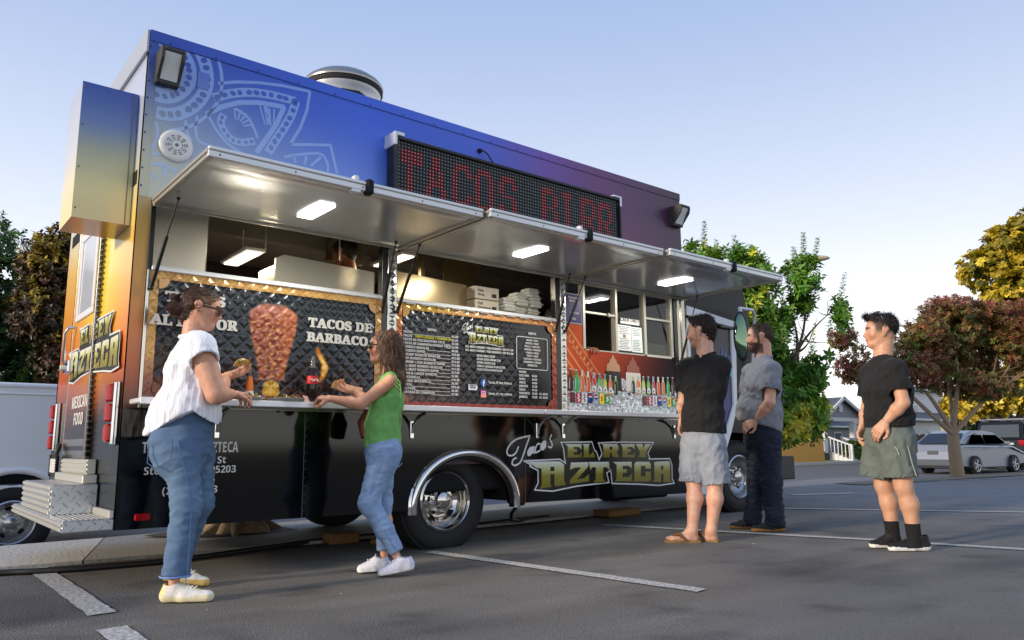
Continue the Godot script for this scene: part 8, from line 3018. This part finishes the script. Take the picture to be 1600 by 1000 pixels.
func man_black() -> void:
	var o := thing("person", "man with dark hair in black tee, pale grey shorts and sandals reading the menu", "person", Vector3(3.875, 0.048, 1.04), TURN)
	var J := {"pel": V(0.15, 0.8, -0.08), "wai": V(0.17, 0.98, -0.08), "che": V(0.185, 1.22, -0.07), "nek": V(0.205, 1.475, -0.08), "shn": V(0.305, 1.375, 0.02), "shf": V(0.08, 1.385, -0.2), "eln": V(0.265, 1.08, -0.1), "elf": V(0.04, 1.1, -0.22),
		"wrn": V(0.15, 0.93, -0.3), "wrf": V(0.045, 0.955, -0.3), "hin": V(0.21, 0.76, -0.02), "hif": V(0.1, 0.76, -0.14), "knn": V(0.22, 0.46, -0.02), "knf": V(0.075, 0.46, -0.1), "ann": V(0.175, 0.085, -0.02), "anf": V(0.02, 0.085, -0.0), "back": V(0.6, 0, 0.7), "face": V(-0.7, 0, -0.7)}
	var L: Vector3 = ((J.shn - J.shf) * V(1, 0, 1)).normalized()
	var sk := Color("#d9aa90")
	var b := MB.new()
	var f := Sdf.new(V(-0.28, -0.03, -0.42), V(0.5, 1.5, 0.2), 0.0115)
	limbs(f, J, L, {"rp": 0.13, "rw": 0.12, "rc": 0.12, "rs": 0.055, "ra": 0.05, "rl": 0.092})
	for q in [[J.anf, V(0.065, 0.03, 0.0), V(-0.185, 0.026, 0.0)], [J.ann, V(0.215, 0.03, -0.01), V(0.03, 0.03, -0.14)]]:
		var d: Vector3 = (q[2] - q[1]).normalized()
		f.cap(q[1] + d * 0.03, q[1] + d * 0.05, 0.034, 0.034, 0.02)
		f.cap(q[0], q[1].lerp(q[2], 0.6), 0.036, 0.026, 0.04)
		f.cap(q[1].lerp(q[2], 0.35), q[2] - d * 0.045, 0.03, 0.03, 0.03, d.cross(Y), 1.3)
	f.mesh(b, Transform3D(), func(p, _n): return sk.lerp(Color("#b5624e"), clampf(fine_noise.get_noise_3dv(p * 18.0) * 0.25 + 0.08, 0, 0.25)))
	# toes
	var tf := Sdf.new(V(-0.24, -0.02, -0.2), V(0.12, 0.07, 0.07), 0.005)
	for q in [[V(0.065, 0, 0.0), V(-0.185, 0, 0.0), 1.0], [V(0.215, 0, -0.01), V(0.03, 0, -0.14), -1.0]]:
		var d: Vector3 = (q[1] - q[0]).normalized()
		var s: Vector3 = d.cross(Y)
		for i in 5:
			var e: Vector3 = q[1] + s * (i - 2.0) * 0.0175 - d * (0.012 * absf(i - 2.0 - q[2] * 1.5) + 0.01)
			tf.cap(e - d * 0.045 + V(0, 0.034, 0), e + V(0, 0.03, 0), 0.012, 0.0105 if i != 2 + int(q[2] * 2) else 0.013, 0.006)
	tf.mesh(b, Transform3D(), func(_p, _n): return sk.lerp(Color("#c47a68"), 0.25))
	hand(b, aim(J.wrf, V(-0.05, -0.9, -0.25), V(0.5, -0.1, 0.7)), -1.0, [0.5, 0.55, 0.6, 0.65], 0.4, sk, 1.05)
	hand(b, aim(J.wrn, V(-0.75, -0.35, -0.2), V(0.0, -0.4, -0.9)), 1.0, [0.5, 0.55, 0.6, 0.65], 0.4, sk, 1.05)
	var T := Transform3D(face_basis(V(-0.84, -0.06, -0.54)), V(0.185, 1.665, -0.1)).scaled_local(Vector3.ONE * 1.04)
	head(b, T, sk, {"neck": V(0.205, 1.44, -0.07), "neck_r": 0.062, "hair": Color("#2b1d17"), "stubble": 0.2, "wide": 1.03})
	obj("body", b, skin("skin warm", ""), o)
	eyes(T, o)
	hair_mesh(o, T, func(h: Sdf):
		h.cap(Vector3(0, 0.05, -0.032), Vector3(0, 0.055, 0.022), 0.092, 0.082, 0.02, Vector3.RIGHT, 0.93)
		h.cap(Vector3(0, 0.0, -0.055), Vector3(0, -0.045, -0.06), 0.066, 0.05, 0.03, Vector3.RIGHT, 1.05)
		h.cap(Vector3(-0.03, 0.11, 0.055), Vector3(0.03, 0.11, 0.055), 0.024, 0.024, 0.02)
		h.cut(Vector3(0, 0.07, 0.082), Vector3(0, -0.62, 0.78))
		h.cut(Vector3(0, 0.0, -0.002), Vector3(0, -0.55, 0.83)), Vector3(-0.12, -0.12, -0.15), Vector3(0.12, 0.17, 0.12),
		func(p, _n): return Color("#1d1411").lerp(Color("#3c2a20"), clampf(fine_noise.get_noise_3dv(p * 90.0) * 1.4 + 0.4, 0, 1)), 0.011, Vector3(62, 62, 62), 0.005, Vector3(0, -0.1, 0.2), 0.022, 1.2)
	var bk := fabric("black jersey", "#131416")
	tee(o, "tee_shirt", J, L, bk, {"hem": V(0.165, 0.78, -0.08), "r0": 0.168, "r1": 0.138, "r2": 0.134, "fl": 1.17, "sleeve": 0.72, "cuff": 0.083, "hem_at": V(0.165, 0.845, -0.08), "hem_n": V(-0.06, -1, 0).normalized(), "lo": V(-0.1, 0.72, -0.42), "hi": V(0.5, 1.55, 0.24)})
	var sh := fabric("grey twill", "#929aa5")
	cloth(o, "shorts", func(h: Sdf):
		h.cap(V(0.15, 0.76, -0.08), V(0.16, 0.95, -0.08), 0.13, 0.125, 0.04, L, 1.2)
		h.cap(V(0.21, 0.76, -0.02), V(0.24, 0.44, -0.02), 0.115, 0.102, 0.03, Vector3.ZERO, 1.0, 2)
		h.cap(V(0.1, 0.76, -0.13), V(0.06, 0.445, -0.11), 0.115, 0.105, 0.03, Vector3.ZERO, 1.0, 2)
		h.cap(V(0.24, 0.46, -0.02), V(0.243, 0.4, -0.02), 0.09, 0.092, 0.008, Vector3.ZERO, 1.0, 0, 1)
		h.cap(V(0.06, 0.47, -0.11), V(0.057, 0.4, -0.11), 0.092, 0.095, 0.008, Vector3.ZERO, 1.0, 0, 1), V(-0.12, 0.38, -0.32), V(0.42, 0.95, 0.18), sh, null, 0.013, V(9, 6, 9))
	for q in [[V(0.075, 0, 0.005), V(-0.2, 0, 0.0)], [V(0.23, 0, 0.0), V(0.02, 0, -0.15)]]:
		var d: Vector3 = (q[1] - q[0]).normalized()
		var s: Vector3 = d.cross(Y)
		var w := [0.036, 0.04, 0.036, 0.036, 0.046, 0.05, 0.046, 0.026]
		var pts := []
		var l: float = q[0].distance_to(q[1])
		for i in 8:
			pts.append(Vector2(l * i / 7.0, w[i]))
		for i in 8:
			pts.append(Vector2(l * (7 - i) / 7.0, -w[7 - i]))
		var sl := MB.new()
		sl.poly(pts, q[0] + V(0, 0.002, 0), d, s * -1.0 if d.cross(s).y > 0 else s, 0.0)
		sl.poly(pts, q[0] + V(0, 0.0, 0), d, s * -1.0 if d.cross(s * -1.0).y > 0 else s, 0.02)
		obj("sandal_sole", sl, mt("sandal tan", "#8a6a42", 0.8), o)
		var sp := MB.new()
		var toe: Vector3 = q[0] + d * l * 0.82 + V(0, 0.045, 0)
		for e in [-1.0, 1.0]:
			sp.tube([toe, q[0] + d * l * 0.6 + s * e * 0.034 + V(0, 0.07, 0), q[0] + d * l * 0.4 + s * e * 0.044 + V(0, 0.02, 0)], [0.008, 0.014, 0.012], 8)
		obj("sandal_strap", sp, mt("sandal brown", "#6e4f2c", 0.8), o)

func man_grey() -> void:
	var o := thing("person", "bearded man in grey tee and dark jeans standing nearest the cab door", "person", Vector3(4.84, 0.06, 1.02), TURN)
	var J := {"pel": V(0.1, 0.84, -0.08), "wai": V(0.1, 1.0, -0.08), "che": V(0.12, 1.24, -0.07), "nek": V(0.16, 1.505, -0.09), "shn": V(0.165, 1.38, 0.1), "shf": V(0.09, 1.39, -0.26), "eln": V(0.105, 1.09, 0.17), "elf": V(0.06, 1.1, -0.35),
		"wrn": V(0.015, 0.945, 0.06), "wrf": V(0.07, 0.9, -0.32), "hin": V(0.13, 0.8, 0.0), "hif": V(0.06, 0.8, -0.16), "knn": V(0.125, 0.4, 0.02), "knf": V(0.06, 0.4, -0.15), "ann": V(0.125, 0.07, 0.03), "anf": V(0.01, 0.07, -0.2), "back": V(1, 0, 0.1), "face": V(-0.97, 0, -0.2)}
	var L := V(0.2, 0, 0.98).normalized()
	var sk := Color("#d7a58a")
	var b := MB.new()
	var f := Sdf.new(V(-0.2, 0.0, -0.45), V(0.4, 1.55, 0.3), 0.0115)
	limbs(f, J, L, {"rp": 0.13, "rw": 0.13, "rc": 0.13, "rs": 0.055, "ra": 0.054, "rl": 0.09})
	f.mesh(b, Transform3D(), func(p, _n): return sk.lerp(Color("#b5624e"), clampf(fine_noise.get_noise_3dv(p * 18.0) * 0.25 + 0.08, 0, 0.25)))
	hand(b, aim(J.wrn, V(-0.75, -0.45, -0.2), V(0.3, -0.4, -0.8)), 1.0, [0.6, 0.65, 0.7, 0.75], 0.3, sk, 1.05)
	hand(b, aim(J.wrf, V(-0.1, -0.9, 0.0), V(0.5, 0, 0.7)), -1.0, [0.6, 0.65, 0.7, 0.75], 0.3, sk, 1.05)
	var T := Transform3D(face_basis(V(-0.96, -0.04, -0.24)), V(0.135, 1.69, -0.1)).scaled_local(Vector3.ONE * 1.03)
	head(b, T, sk, {"neck": V(0.165, 1.47, -0.09), "neck_r": 0.064, "hair": Color("#2e211b"), "beard": 1, "fade": 0.8, "wide": 1.03})
	obj("body", b, skin("skin warm", ""), o)
	eyes(T, o)
	hair_mesh(o, T, func(h: Sdf):
		h.cap(Vector3(0, 0.04, -0.032), Vector3(0, 0.04, 0.01), 0.088, 0.082, 0.02, Vector3.RIGHT, 0.91)
		h.cap(Vector3(0, 0.0, -0.05), Vector3(0, -0.03, -0.05), 0.064, 0.05, 0.03, Vector3.RIGHT, 1.05)
		h.cut(Vector3(0, 0.085, 0.045), Vector3(0, -0.35, 0.93))
		h.cut(Vector3(0, 0.03, -0.005), Vector3(0, -0.72, 0.69)), Vector3(-0.12, -0.1, -0.15), Vector3(0.12, 0.15, 0.1),
		func(p, _n): return Color("#3a2a22").lerp(Color("#5a463a"), clampf(fine_noise.get_noise_3dv(p * 120.0) * 1.3 + 0.4, 0, 1)), 0.003, Vector3(120, 120, 120), 0.005, Vector3(0, -0.3, 0.4), 0.007, 0.8)
	var gm := fabric("grey jersey", "#8b8e96")
	tee(o, "tee_shirt", J, L, gm, {"hem": V(0.11, 0.8, -0.08), "r0": 0.158, "r1": 0.165, "r2": 0.15, "fl": 1.22, "sleeve": 0.66, "cuff": 0.085, "hem_at": V(0.1, 0.885, -0.08), "hem_n": V(-0.35, -1, 0).normalized(), "lo": V(-0.2, 0.75, -0.5), "hi": V(0.4, 1.6, 0.32), "belly": V(0.03, 1.04, -0.09), "belly_r": 0.13})
	var pr := MB.new()
	for k in 2:
		pr.col = Color("#b8bcc4")
		pr.span(V(0.292, 1.1 + k * 0.06, -0.1), V(0.297, 1.13 + k * 0.06, -0.02))
	obj("back_print", pr, mt("print pale", "#b8bcc4", 0.8), o)
	var dn := denim("denim dark", "#202a3c")
	cloth(o, "jeans", func(h: Sdf):
		h.cap(V(0.105, 0.8, -0.08), V(0.1, 0.95, -0.08), 0.145, 0.14, 0.04, L, 1.18)
		h.cap(V(0.13, 0.8, -0.0), V(0.13, 0.42, 0.02), 0.112, 0.084, 0.04)
		h.cap(V(0.13, 0.42, 0.02), V(0.135, 0.045, 0.03), 0.082, 0.085, 0.04, Vector3.ZERO, 1.0, 2)
		h.cap(V(0.07, 0.8, -0.16), V(0.06, 0.42, -0.15), 0.108, 0.082, 0.03)
		h.cap(V(0.06, 0.42, -0.15), V(0.005, 0.045, -0.2), 0.08, 0.082, 0.04, Vector3.ZERO, 1.0, 2), V(-0.12, 0.02, -0.36), V(0.32, 0.98, 0.2), dn, func(p, n): return denim_tone(p, 0.55, n), 0.013, V(6, 18, 6))
	shoe(o, V(0.22, 0.0, 0.03), V(-0.09, 0.0, 0.04), J.ann, "#17181b", "#b07a42", "#222327", 0.022, 0.08)
	shoe(o, V(0.06, 0.0, -0.2), V(-0.2, 0.0, -0.21), J.anf, "#17181b", "#b07a42", "#222327", 0.022, 0.08)

func man_shorts() -> void:
	var o := thing("person", "man in black tee and grey green shorts waiting alone at right, hand in his pocket", "person", Vector3(4.55, 0.057, 2.36), TURN)
	var J := {"pel": V(-0.01, 0.78, -0.03), "wai": V(0.0, 0.93, -0.03), "che": V(0.0, 1.12, -0.03), "nek": V(-0.005, 1.36, -0.05), "shn": V(-0.0, 1.255, 0.12), "shf": V(-0.03, 1.26, -0.2), "eln": V(-0.0, 1.02, 0.19), "elf": V(-0.05, 1.0, -0.26),
		"wrn": V(-0.1, 0.89, 0.12), "wrf": V(-0.13, 0.87, -0.18), "hin": V(0.0, 0.74, 0.05), "hif": V(-0.02, 0.74, -0.12), "knn": V(0.015, 0.44, 0.06), "knf": V(-0.035, 0.44, -0.13), "ann": V(0.065, 0.09, 0.05), "anf": V(0.0, 0.09, -0.12), "back": V(1, 0, 0), "face": V(-1, 0, -0.1)}
	var L := V(0.1, 0, 1).normalized()
	var sk := Color("#c99c7e")
	var b := MB.new()
	var f := Sdf.new(V(-0.28, 0.0, -0.4), V(0.25, 1.42, 0.3), 0.0105)
	limbs(f, J, L, {"rp": 0.12, "rw": 0.115, "rc": 0.115, "rs": 0.05, "ra": 0.052, "rl": 0.09})
	f.mesh(b, Transform3D(), func(p, _n): return sk.lerp(Color("#a8583e"), clampf(fine_noise.get_noise_3dv(p * 18.0) * 0.25 + 0.06, 0, 0.25)))
	hand(b, aim(J.wrn, V(-0.62, -0.7, -0.15), V(0.6, -0.3, -0.7)), 1.0, [0.5, 0.55, 0.6, 0.65], 0.2, sk, 1.0)
	hand(b, aim(J.wrf, V(-0.4, -0.8, 0.1), V(0.6, 0, 0.6)), -1.0, [0.5, 0.55, 0.6, 0.65], 0.2, sk, 1.0)
	var T := Transform3D(face_basis(V(-0.97, 0.05, -0.24)), V(-0.005, 1.55, -0.05)).scaled_local(Vector3.ONE * 1.0)
	head(b, T, sk, {"neck": V(-0.005, 1.33, -0.05), "neck_r": 0.063, "hair": Color("#191412"), "fade": 0.75, "wide": 1.06})
	obj("body", b, skin("skin warm", ""), o)
	eyes(T, o)
	hair_mesh(o, T, func(h: Sdf):
		h.cap(Vector3(0, 0.06, -0.042), Vector3(0, 0.068, 0.03), 0.083, 0.066, 0.02, Vector3.RIGHT, 0.98)
		h.cap(Vector3(0, 0.03, -0.07), Vector3(0, -0.02, -0.078), 0.052, 0.03, 0.03, Vector3.RIGHT, 1.3)
		for i in 9:
			var a := i * 2.4
			h.cap(Vector3(sin(a) * 0.035, 0.1, 0.05 - i * 0.006), Vector3(sin(a) * 0.045, 0.118, 0.1 - i * 0.012), 0.024, 0.014, 0.014)
		h.cut(Vector3(0, 0.085, 0.1), Vector3(0, -0.8, 0.6))
		h.cut(Vector3(0, 0.045, 0.0), Vector3(0, -0.86, 0.5)), Vector3(-0.12, -0.08, -0.15), Vector3(0.12, 0.18, 0.14),
		func(p, _n): return Color("#100d0c").lerp(Color("#2a2320"), clampf(fine_noise.get_noise_3dv(p * 110.0) * 1.2 + 0.3, 0, 1)), 0.007, Vector3(70, 40, 40), 0.005, Vector3(0, 0.35, 0.6), 0.03, 0.9)
	var G := T * Transform3D(Basis(Vector3.RIGHT, -1.15), Vector3(0, 0.05, -0.012))
	glasses(G, o, "#181412", "#2a2220")
	var bk := fabric("black jersey", "#131416")
	tee(o, "tee_shirt", J, L, bk, {"hem": V(-0.015, 0.78, -0.03), "r0": 0.145, "r1": 0.145, "r2": 0.148, "fl": 1.2, "sleeve": 0.68, "cuff": 0.078, "hem_at": V(0, 0.855, 0), "hem_n": V(0.03, -1, 0).normalized(), "lo": V(-0.25, 0.75, -0.42), "hi": V(0.25, 1.45, 0.34)})
	var sh := fabric("sage shorts cloth", "#66706a")
	cloth(o, "shorts", func(h: Sdf):
		h.cap(V(-0.02, 0.76, -0.03), V(-0.01, 0.9, -0.03), 0.148, 0.14, 0.04, L, 1.12)
		h.ball(V(0.05, 0.76, -0.03), 0.11, 0.06, L, 1.3)
		h.cap(V(-0.005, 0.74, 0.05), V(0.0, 0.5, 0.06), 0.125, 0.112, 0.03, Vector3.ZERO, 1.0, 2)
		h.cap(V(-0.04, 0.74, -0.11), V(-0.085, 0.49, -0.13), 0.122, 0.112, 0.03, Vector3.ZERO, 1.0, 2)
		h.cap(V(0.0, 0.52, 0.06), V(0.0, 0.46, 0.06), 0.1, 0.102, 0.008, Vector3.ZERO, 1.0, 0, 1)
		h.cap(V(-0.085, 0.51, -0.13), V(-0.087, 0.45, -0.13), 0.1, 0.102, 0.008, Vector3.ZERO, 1.0, 0, 1), V(-0.26, 0.42, -0.32), V(0.24, 0.92, 0.24), sh, null, 0.013, V(9, 6, 9))
	var pan := MB.new()
	pan.tube([V(0.01, 0.72, 0.178), V(0.03, 0.6, 0.178), V(0.06, 0.51, 0.165)], 0.003, 5, false)
	pan.tube([V(-0.11, 0.79, 0.1), V(-0.06, 0.7, 0.165), V(-0.05, 0.66, 0.172)], 0.004, 5, false)
	obj("seam", pan, mt("pale seam", "#a8b0aa", 0.9), o)
	for q in [[J.ann, 0.05], [J.anf, -0.12]]:
		var so := Sdf.new(q[0] - V(0.08, 0.08, 0.08), q[0] + V(0.08, 0.14, 0.08), 0.007)
		so.cap(q[0] + V(0, -0.04, 0), q[0] + V(-0.008, 0.1, 0), 0.047, 0.05, 0.02, Vector3.ZERO, 1.0, 2)
		var sb := MB.new()
		so.mesh(sb)
		obj("sock", sb, mt("black knit", "#141416", 0.95), o)
	shoe(o, V(0.17, 0.0, 0.05), V(-0.14, 0.0, 0.06), J.ann, "#17181a", "#e2e2de", "#17181a", 0.024, 0.1)
	shoe(o, V(0.06, 0.0, -0.12), V(-0.19, 0.0, -0.12), J.anf, "#17181a", "#e2e2de", "#17181a", 0.024, 0.1)

func staff() -> void:
	# cook seen from behind the steam cabinet, and the cashier at the open window
	var o := thing("person", "dark haired cook inside the truck, head showing above the steel cabinet", "person", Vector3(1.84, 0.84, -0.95), 0.0)
	var b := MB.new()
	var f := Sdf.new(V(-0.35, 0.6, -0.25), V(0.35, 1.55, 0.3), 0.014)
	f.cap(V(0, 0.7, 0), V(0, 1.2, 0), 0.13, 0.13, 0.05, Vector3.RIGHT, 1.3)
	f.cap(V(-0.19, 1.33, 0), V(0.19, 1.33, 0), 0.065, 0.065, 0.06)
	f.cap(V(-0.2, 1.32, 0), V(-0.24, 1.05, 0.05), 0.055, 0.045, 0.03)
	f.cap(V(0.2, 1.32, 0), V(0.24, 1.05, 0.05), 0.055, 0.045, 0.03)
	f.mesh(b, Transform3D(), func(_p, _n): return Color("#1c1c1e"))
	var T := Transform3D(face_basis(V(-0.5, -0.15, -0.85)), V(0.03, 1.6, 0.0))
	head(b, T, Color("#8a5a40"), {"hair": Color("#161211"), "fade": 0.9})
	obj("body", b, skin("skin warm", ""), o)
	hair_mesh(o, T, func(h: Sdf):
		h.cap(Vector3(0, 0.048, -0.034), Vector3(0, 0.048, 0.02), 0.094, 0.084, 0.02, Vector3.RIGHT, 0.95)
		h.cap(Vector3(0, 0.0, -0.05), Vector3(0, -0.04, -0.05), 0.07, 0.05, 0.03, Vector3.RIGHT, 1.05)
		h.cut(Vector3(0, 0.07, 0.08), Vector3(0, -0.6, 0.8)), Vector3(-0.12, -0.12, -0.15), Vector3(0.12, 0.16, 0.12), func(_p, _n): return Color("#141110"), 0.005, Vector3(90, 90, 90), 0.007)
	var c := thing("person", "cashier half hidden by the window frame at the open service window", "person", Vector3(3.83, 0.73, -0.42), 0.0)
	var cb := MB.new()
	var cf := Sdf.new(V(-0.3, 0.4, -0.25), V(0.35, 1.3, 0.4), 0.013)
	cf.cap(V(-0.02, 0.5, -0.02), V(-0.02, 0.92, 0.0), 0.12, 0.12, 0.05, Vector3.RIGHT, 1.25)
	cf.cap(V(-0.18, 1.03, 0), V(0.13, 1.03, 0), 0.06, 0.06, 0.06)
	cf.cap(V(0.14, 1.02, 0), V(0.17, 0.84, 0.14), 0.05, 0.042, 0.03)
	cf.cap(V(0.17, 0.84, 0.14), V(0.1, 0.945, 0.33), 0.04, 0.028, 0.02)
	cf.mesh(cb, Transform3D(), func(p, _n): return Color("#b98060") if p.z > 0.15 else Color("#141518"))
	hand(cb, aim(V(0.1, 0.945, 0.33), V(-0.2, 0.05, 0.9), V(0, -1, 0.1)), 1.0, [0.35, 0.4, 0.45, 0.5], 0.3, Color("#b98060"), 0.95)
	var T2 := Transform3D(face_basis(V(0.35, -0.1, 0.9)), V(-0.02, 1.24, 0.05))
	head(cb, T2, Color("#b98060"), {"hair": Color("#1c1512")})
	obj("body", cb, skin("skin warm", ""), c)
	eyes(T2, c)
	hair_mesh(c, T2, func(h: Sdf):
		h.cap(Vector3(0, 0.048, -0.034), Vector3(0, 0.048, 0.015), 0.092, 0.084, 0.02, Vector3.RIGHT, 0.94)
		h.cap(Vector3(0, 0.0, -0.06), Vector3(0, -0.1, -0.07), 0.07, 0.05, 0.03, Vector3.RIGHT, 1.1)
		h.cut(Vector3(0, 0.065, 0.075), Vector3(0, -0.5, 0.86)), Vector3(-0.12, -0.16, -0.16), Vector3(0.12, 0.16, 0.12), func(_p, _n): return Color("#1a1412"), 0.005, Vector3(90, 60, 90), 0.007)

func taco(b: MB, c: Vector3, bs: Basis) -> void:
	# a folded tortilla with filling
	b.col = Color("#c9a45a")
	for s in [-1.0, 1.0]:
		var prev := []
		for i in 9:
			var a := PI * i / 8
			var rim := Vector3(cos(a) * 0.055, sin(a) * 0.05, s * (0.006 + 0.016 * sin(a)))
			prev.append([c + bs * Vector3(cos(a) * 0.055, 0, 0), c + bs * rim])
		for i in 8:
			b.quad(prev[i][0], prev[i + 1][0], prev[i + 1][1], prev[i][1])
	for i in 16:
		b.col = [Color("#7a4424"), Color("#4f7a34"), Color("#e6ddc8"), Color("#9a5a2c")][i % 4]
		b.ellipsoid(c + bs * Vector3(rng.randf_range(-0.04, 0.04), rng.randf_range(0.02, 0.045), rng.randf_range(-0.01, 0.01)), Vector3.ONE * rng.randf_range(0.006, 0.011), Basis(), 4, 6)

func bottle(called: String, label: String, at: Vector3, h: float, liquid: String, glass_hex: String, sticker: String, band: float) -> void:
	var o := thing(called, label, "bottle", at)
	var r := h * 0.115
	var g := MB.new()
	g.lathe(Vector3.ZERO, Y, [Vector2(r * 0.52, h * 0.742), Vector2(r * 0.5, h * 0.76), Vector2(r * 0.4, h * 0.86), Vector2(r * 0.42, h * 0.97), Vector2(r * 0.36, h)], 24)
	obj("glass_body", g, glass("bottle glass " + glass_hex, glass_hex, 0.06), o)
	var l := MB.new()
	l.lathe(Vector3.ZERO, Y, [Vector2(0, 0.0), Vector2(r * 0.9, 0.0), Vector2(r, 0.008), Vector2(r, h * 0.42), Vector2(r * 0.92, h * 0.52), Vector2(r * 0.52, h * 0.74), Vector2(0, h * 0.742)], 20)
	obj("drink", l, mt("drink " + liquid, liquid, 0.1), o)
	var s := MB.new()
	s.lathe(Vector3.ZERO, Y, [Vector2(r * 1.015, h * band), Vector2(r * 1.02, h * (band + 0.005)), Vector2(r * 1.02, h * (band + 0.16)), Vector2(r * 1.015, h * (band + 0.165))], 24)
	obj("label", s, mt("sticker " + sticker, sticker, 0.5), o)
	var c := MB.new()
	if sticker == "#c01a24":
		var path := []
		for i in 15:
			var t := i / 14.0
			var a := -0.95 + 1.9 * t + 0.25
			path.append(Vector3(sin(a) * r * 1.05, h * (band + 0.08) + 0.008 * sin(t * 18.0), cos(a) * r * 1.05))
		c.tube(path, 0.003, 5)
		obj("label_script", c, mt("white lettering", "#e4e2dc", 0.35), o)
	else:
		c.poly(v2([-0.012, 0, 0.012, 0, 0, 0.022]), Vector3(sin(-0.35) * r * 1.05, h * (band + 0.03), cos(-0.35) * r * 1.05), Vector3(cos(0.35), 0, sin(0.35)), Y, 0.001)
		obj("label_mark", c, mt("mark green", "#1d5a34", 0.5), o)

func food() -> void:
	rng.seed = 55
	bottle("soda_bottle", "tall orange soda bottle on the counter between the two women", Vector3(0.7, 1.089, 0.12), 0.215, "#d9711c", "#f0c090", "#e9e2d2", 0.14)
	bottle("cola_bottle", "dark cola bottle with a red label on the counter by the green woman's hand", Vector3(1.11, 1.089, 0.15), 0.315, "#1c0d0a", "#c8d0c8", "#c01a24", 0.4)
	for q in [[0.66, "paper plate of tacos beside the orange soda bottle"], [0.93, "foil tray of tacos on checked paper beside the cola bottle"]]:
		var t := thing("taco_tray", q[1], "food tray", Vector3(q[0], 1.089, 0.16))
		var b := MB.new()
		b.lathe(Vector3.ZERO, Y, [Vector2(0.0, 0.003), Vector2(0.085, 0.003), Vector2(0.115, 0.024), Vector2(0.12, 0.022), Vector2(0.088, 0.0)], 24)
		obj("plate", b, mt("paper plate", "#b9b7b0", 0.5, 0.2), t)
		for i in 4:
			var k := MB.new()
			taco(k, Vector3(-0.05 + i * 0.035, 0.008, rng.randf_range(-0.02, 0.02)), Basis(Y, 1.2 + rng.randf_range(-0.2, 0.2)) * Basis(X, 0.9))
			obj("taco", k, mt("food", "#ffffff", 0.7), t)
		if q[0] > 0.8:
			var c := MB.new()
			for i in 9:
				for j in 5:
					c.col = Color("#b81c28") if (i + j) % 2 else Color("#efe8e0")
					var p := Vector3(0.085 + i * 0.012, 0.004 + j * 0.008, 0.09 - j * 0.006 - i * 0.012)
					c.quad(p, p + Vector3(0.012, 0, -0.012), p + Vector3(0.012, 0.008, -0.018), p + Vector3(0, 0.008, -0.006))
			obj("checked_paper", c, mt("food", "#ffffff", 0.7), t)
	var w := get_node("person") as Node3D
	var t1 := MB.new()
	taco(t1, V(0.03, 1.3, -0.61), Basis(Y, 0.5) * Basis(X, 0.4))
	tag(obj_at("taco", t1, mt("food", "#ffffff", 0.7), w), "half eaten taco in the hand of the woman in the white blouse", "taco")
	var g := get_node("person_001") as Node3D
	var t2 := MB.new()
	taco(t2, V(-0.475, 1.185, -0.39), Basis(Y, 0.3) * Basis(X, -0.3))
	tag(obj_at("taco", t2, mt("food", "#ffffff", 0.7), g), "folded taco in the far hand of the woman in the green top", "taco")
	# inside the second opening: boxes and foam containers
	var foam := mt("foam white", "#dedcd2", 0.6)
	var k := 0
	for q in [[3.06, 0], [3.06, 1], [3.2, 0], [3.2, 1], [3.2, 2], [3.36, 0], [3.36, 1], [3.36, 2], [3.36, 3]]:
		var b := MB.new()
		var y: float = 1.957 + q[1] * 0.062
		var c := Vector3(q[0], y, -0.2 - 0.02 * (k % 3))
		b.box(c + Y * 0.014, Vector3(0.13, 0.028, 0.13), 0.012)
		b.box(c + Y * 0.044, Vector3(0.125, 0.026, 0.125), 0.012)
		b.box(c + Y * 0.029, Vector3(0.142, 0.006, 0.142), 0.002)
		tag(obj("foam_container", b, foam), "white foam takeout container, %s of the %s stack on the inner shelf" % [["lowest", "second from below", "third from below", "topmost"][q[1]], "left" if q[0] < 3.1 else ("middle" if q[0] < 3.3 else "right")], "food container", "foam containers on the shelf")
		k += 1
	for q in [[2.83, 1.927, 0.105, "lower"], [2.83, 2.036, 0.11, "upper"]]:
		var t := thing("carton", "%s of two printed cardboard cartons stacked behind the menu board" % q[3], "box", Vector3(q[0], q[1], -0.3))
		var b := MB.new()
		b.box(Vector3(0, q[2] / 2, 0), Vector3(0.26, q[2] - 0.004, 0.24), 0.004)
		obj("carton_body", b, mt("carton white", "#c2b8a4", 0.8), t)
		var l := MB.new()
		text(l, "Foil" if q[3] == "lower" else "Film", Vector3(-0.1, q[2] * 0.5, 0.1205), 0.022, font("Droid Sans", 700), X, Y, -1)
		text(l, "Aluminum" if q[3] == "lower" else "Wrap", Vector3(-0.1, q[2] * 0.2, 0.1205), 0.02, font("Droid Sans", 700), X, Y, -1)
		l.span(Vector3(0.05, q[2] * 0.2, 0.1205), Vector3(0.1, q[2] * 0.5, 0.1215))
		obj("carton_print", l, mt("dark lettering", "#2a2a2a", 0.5), t)
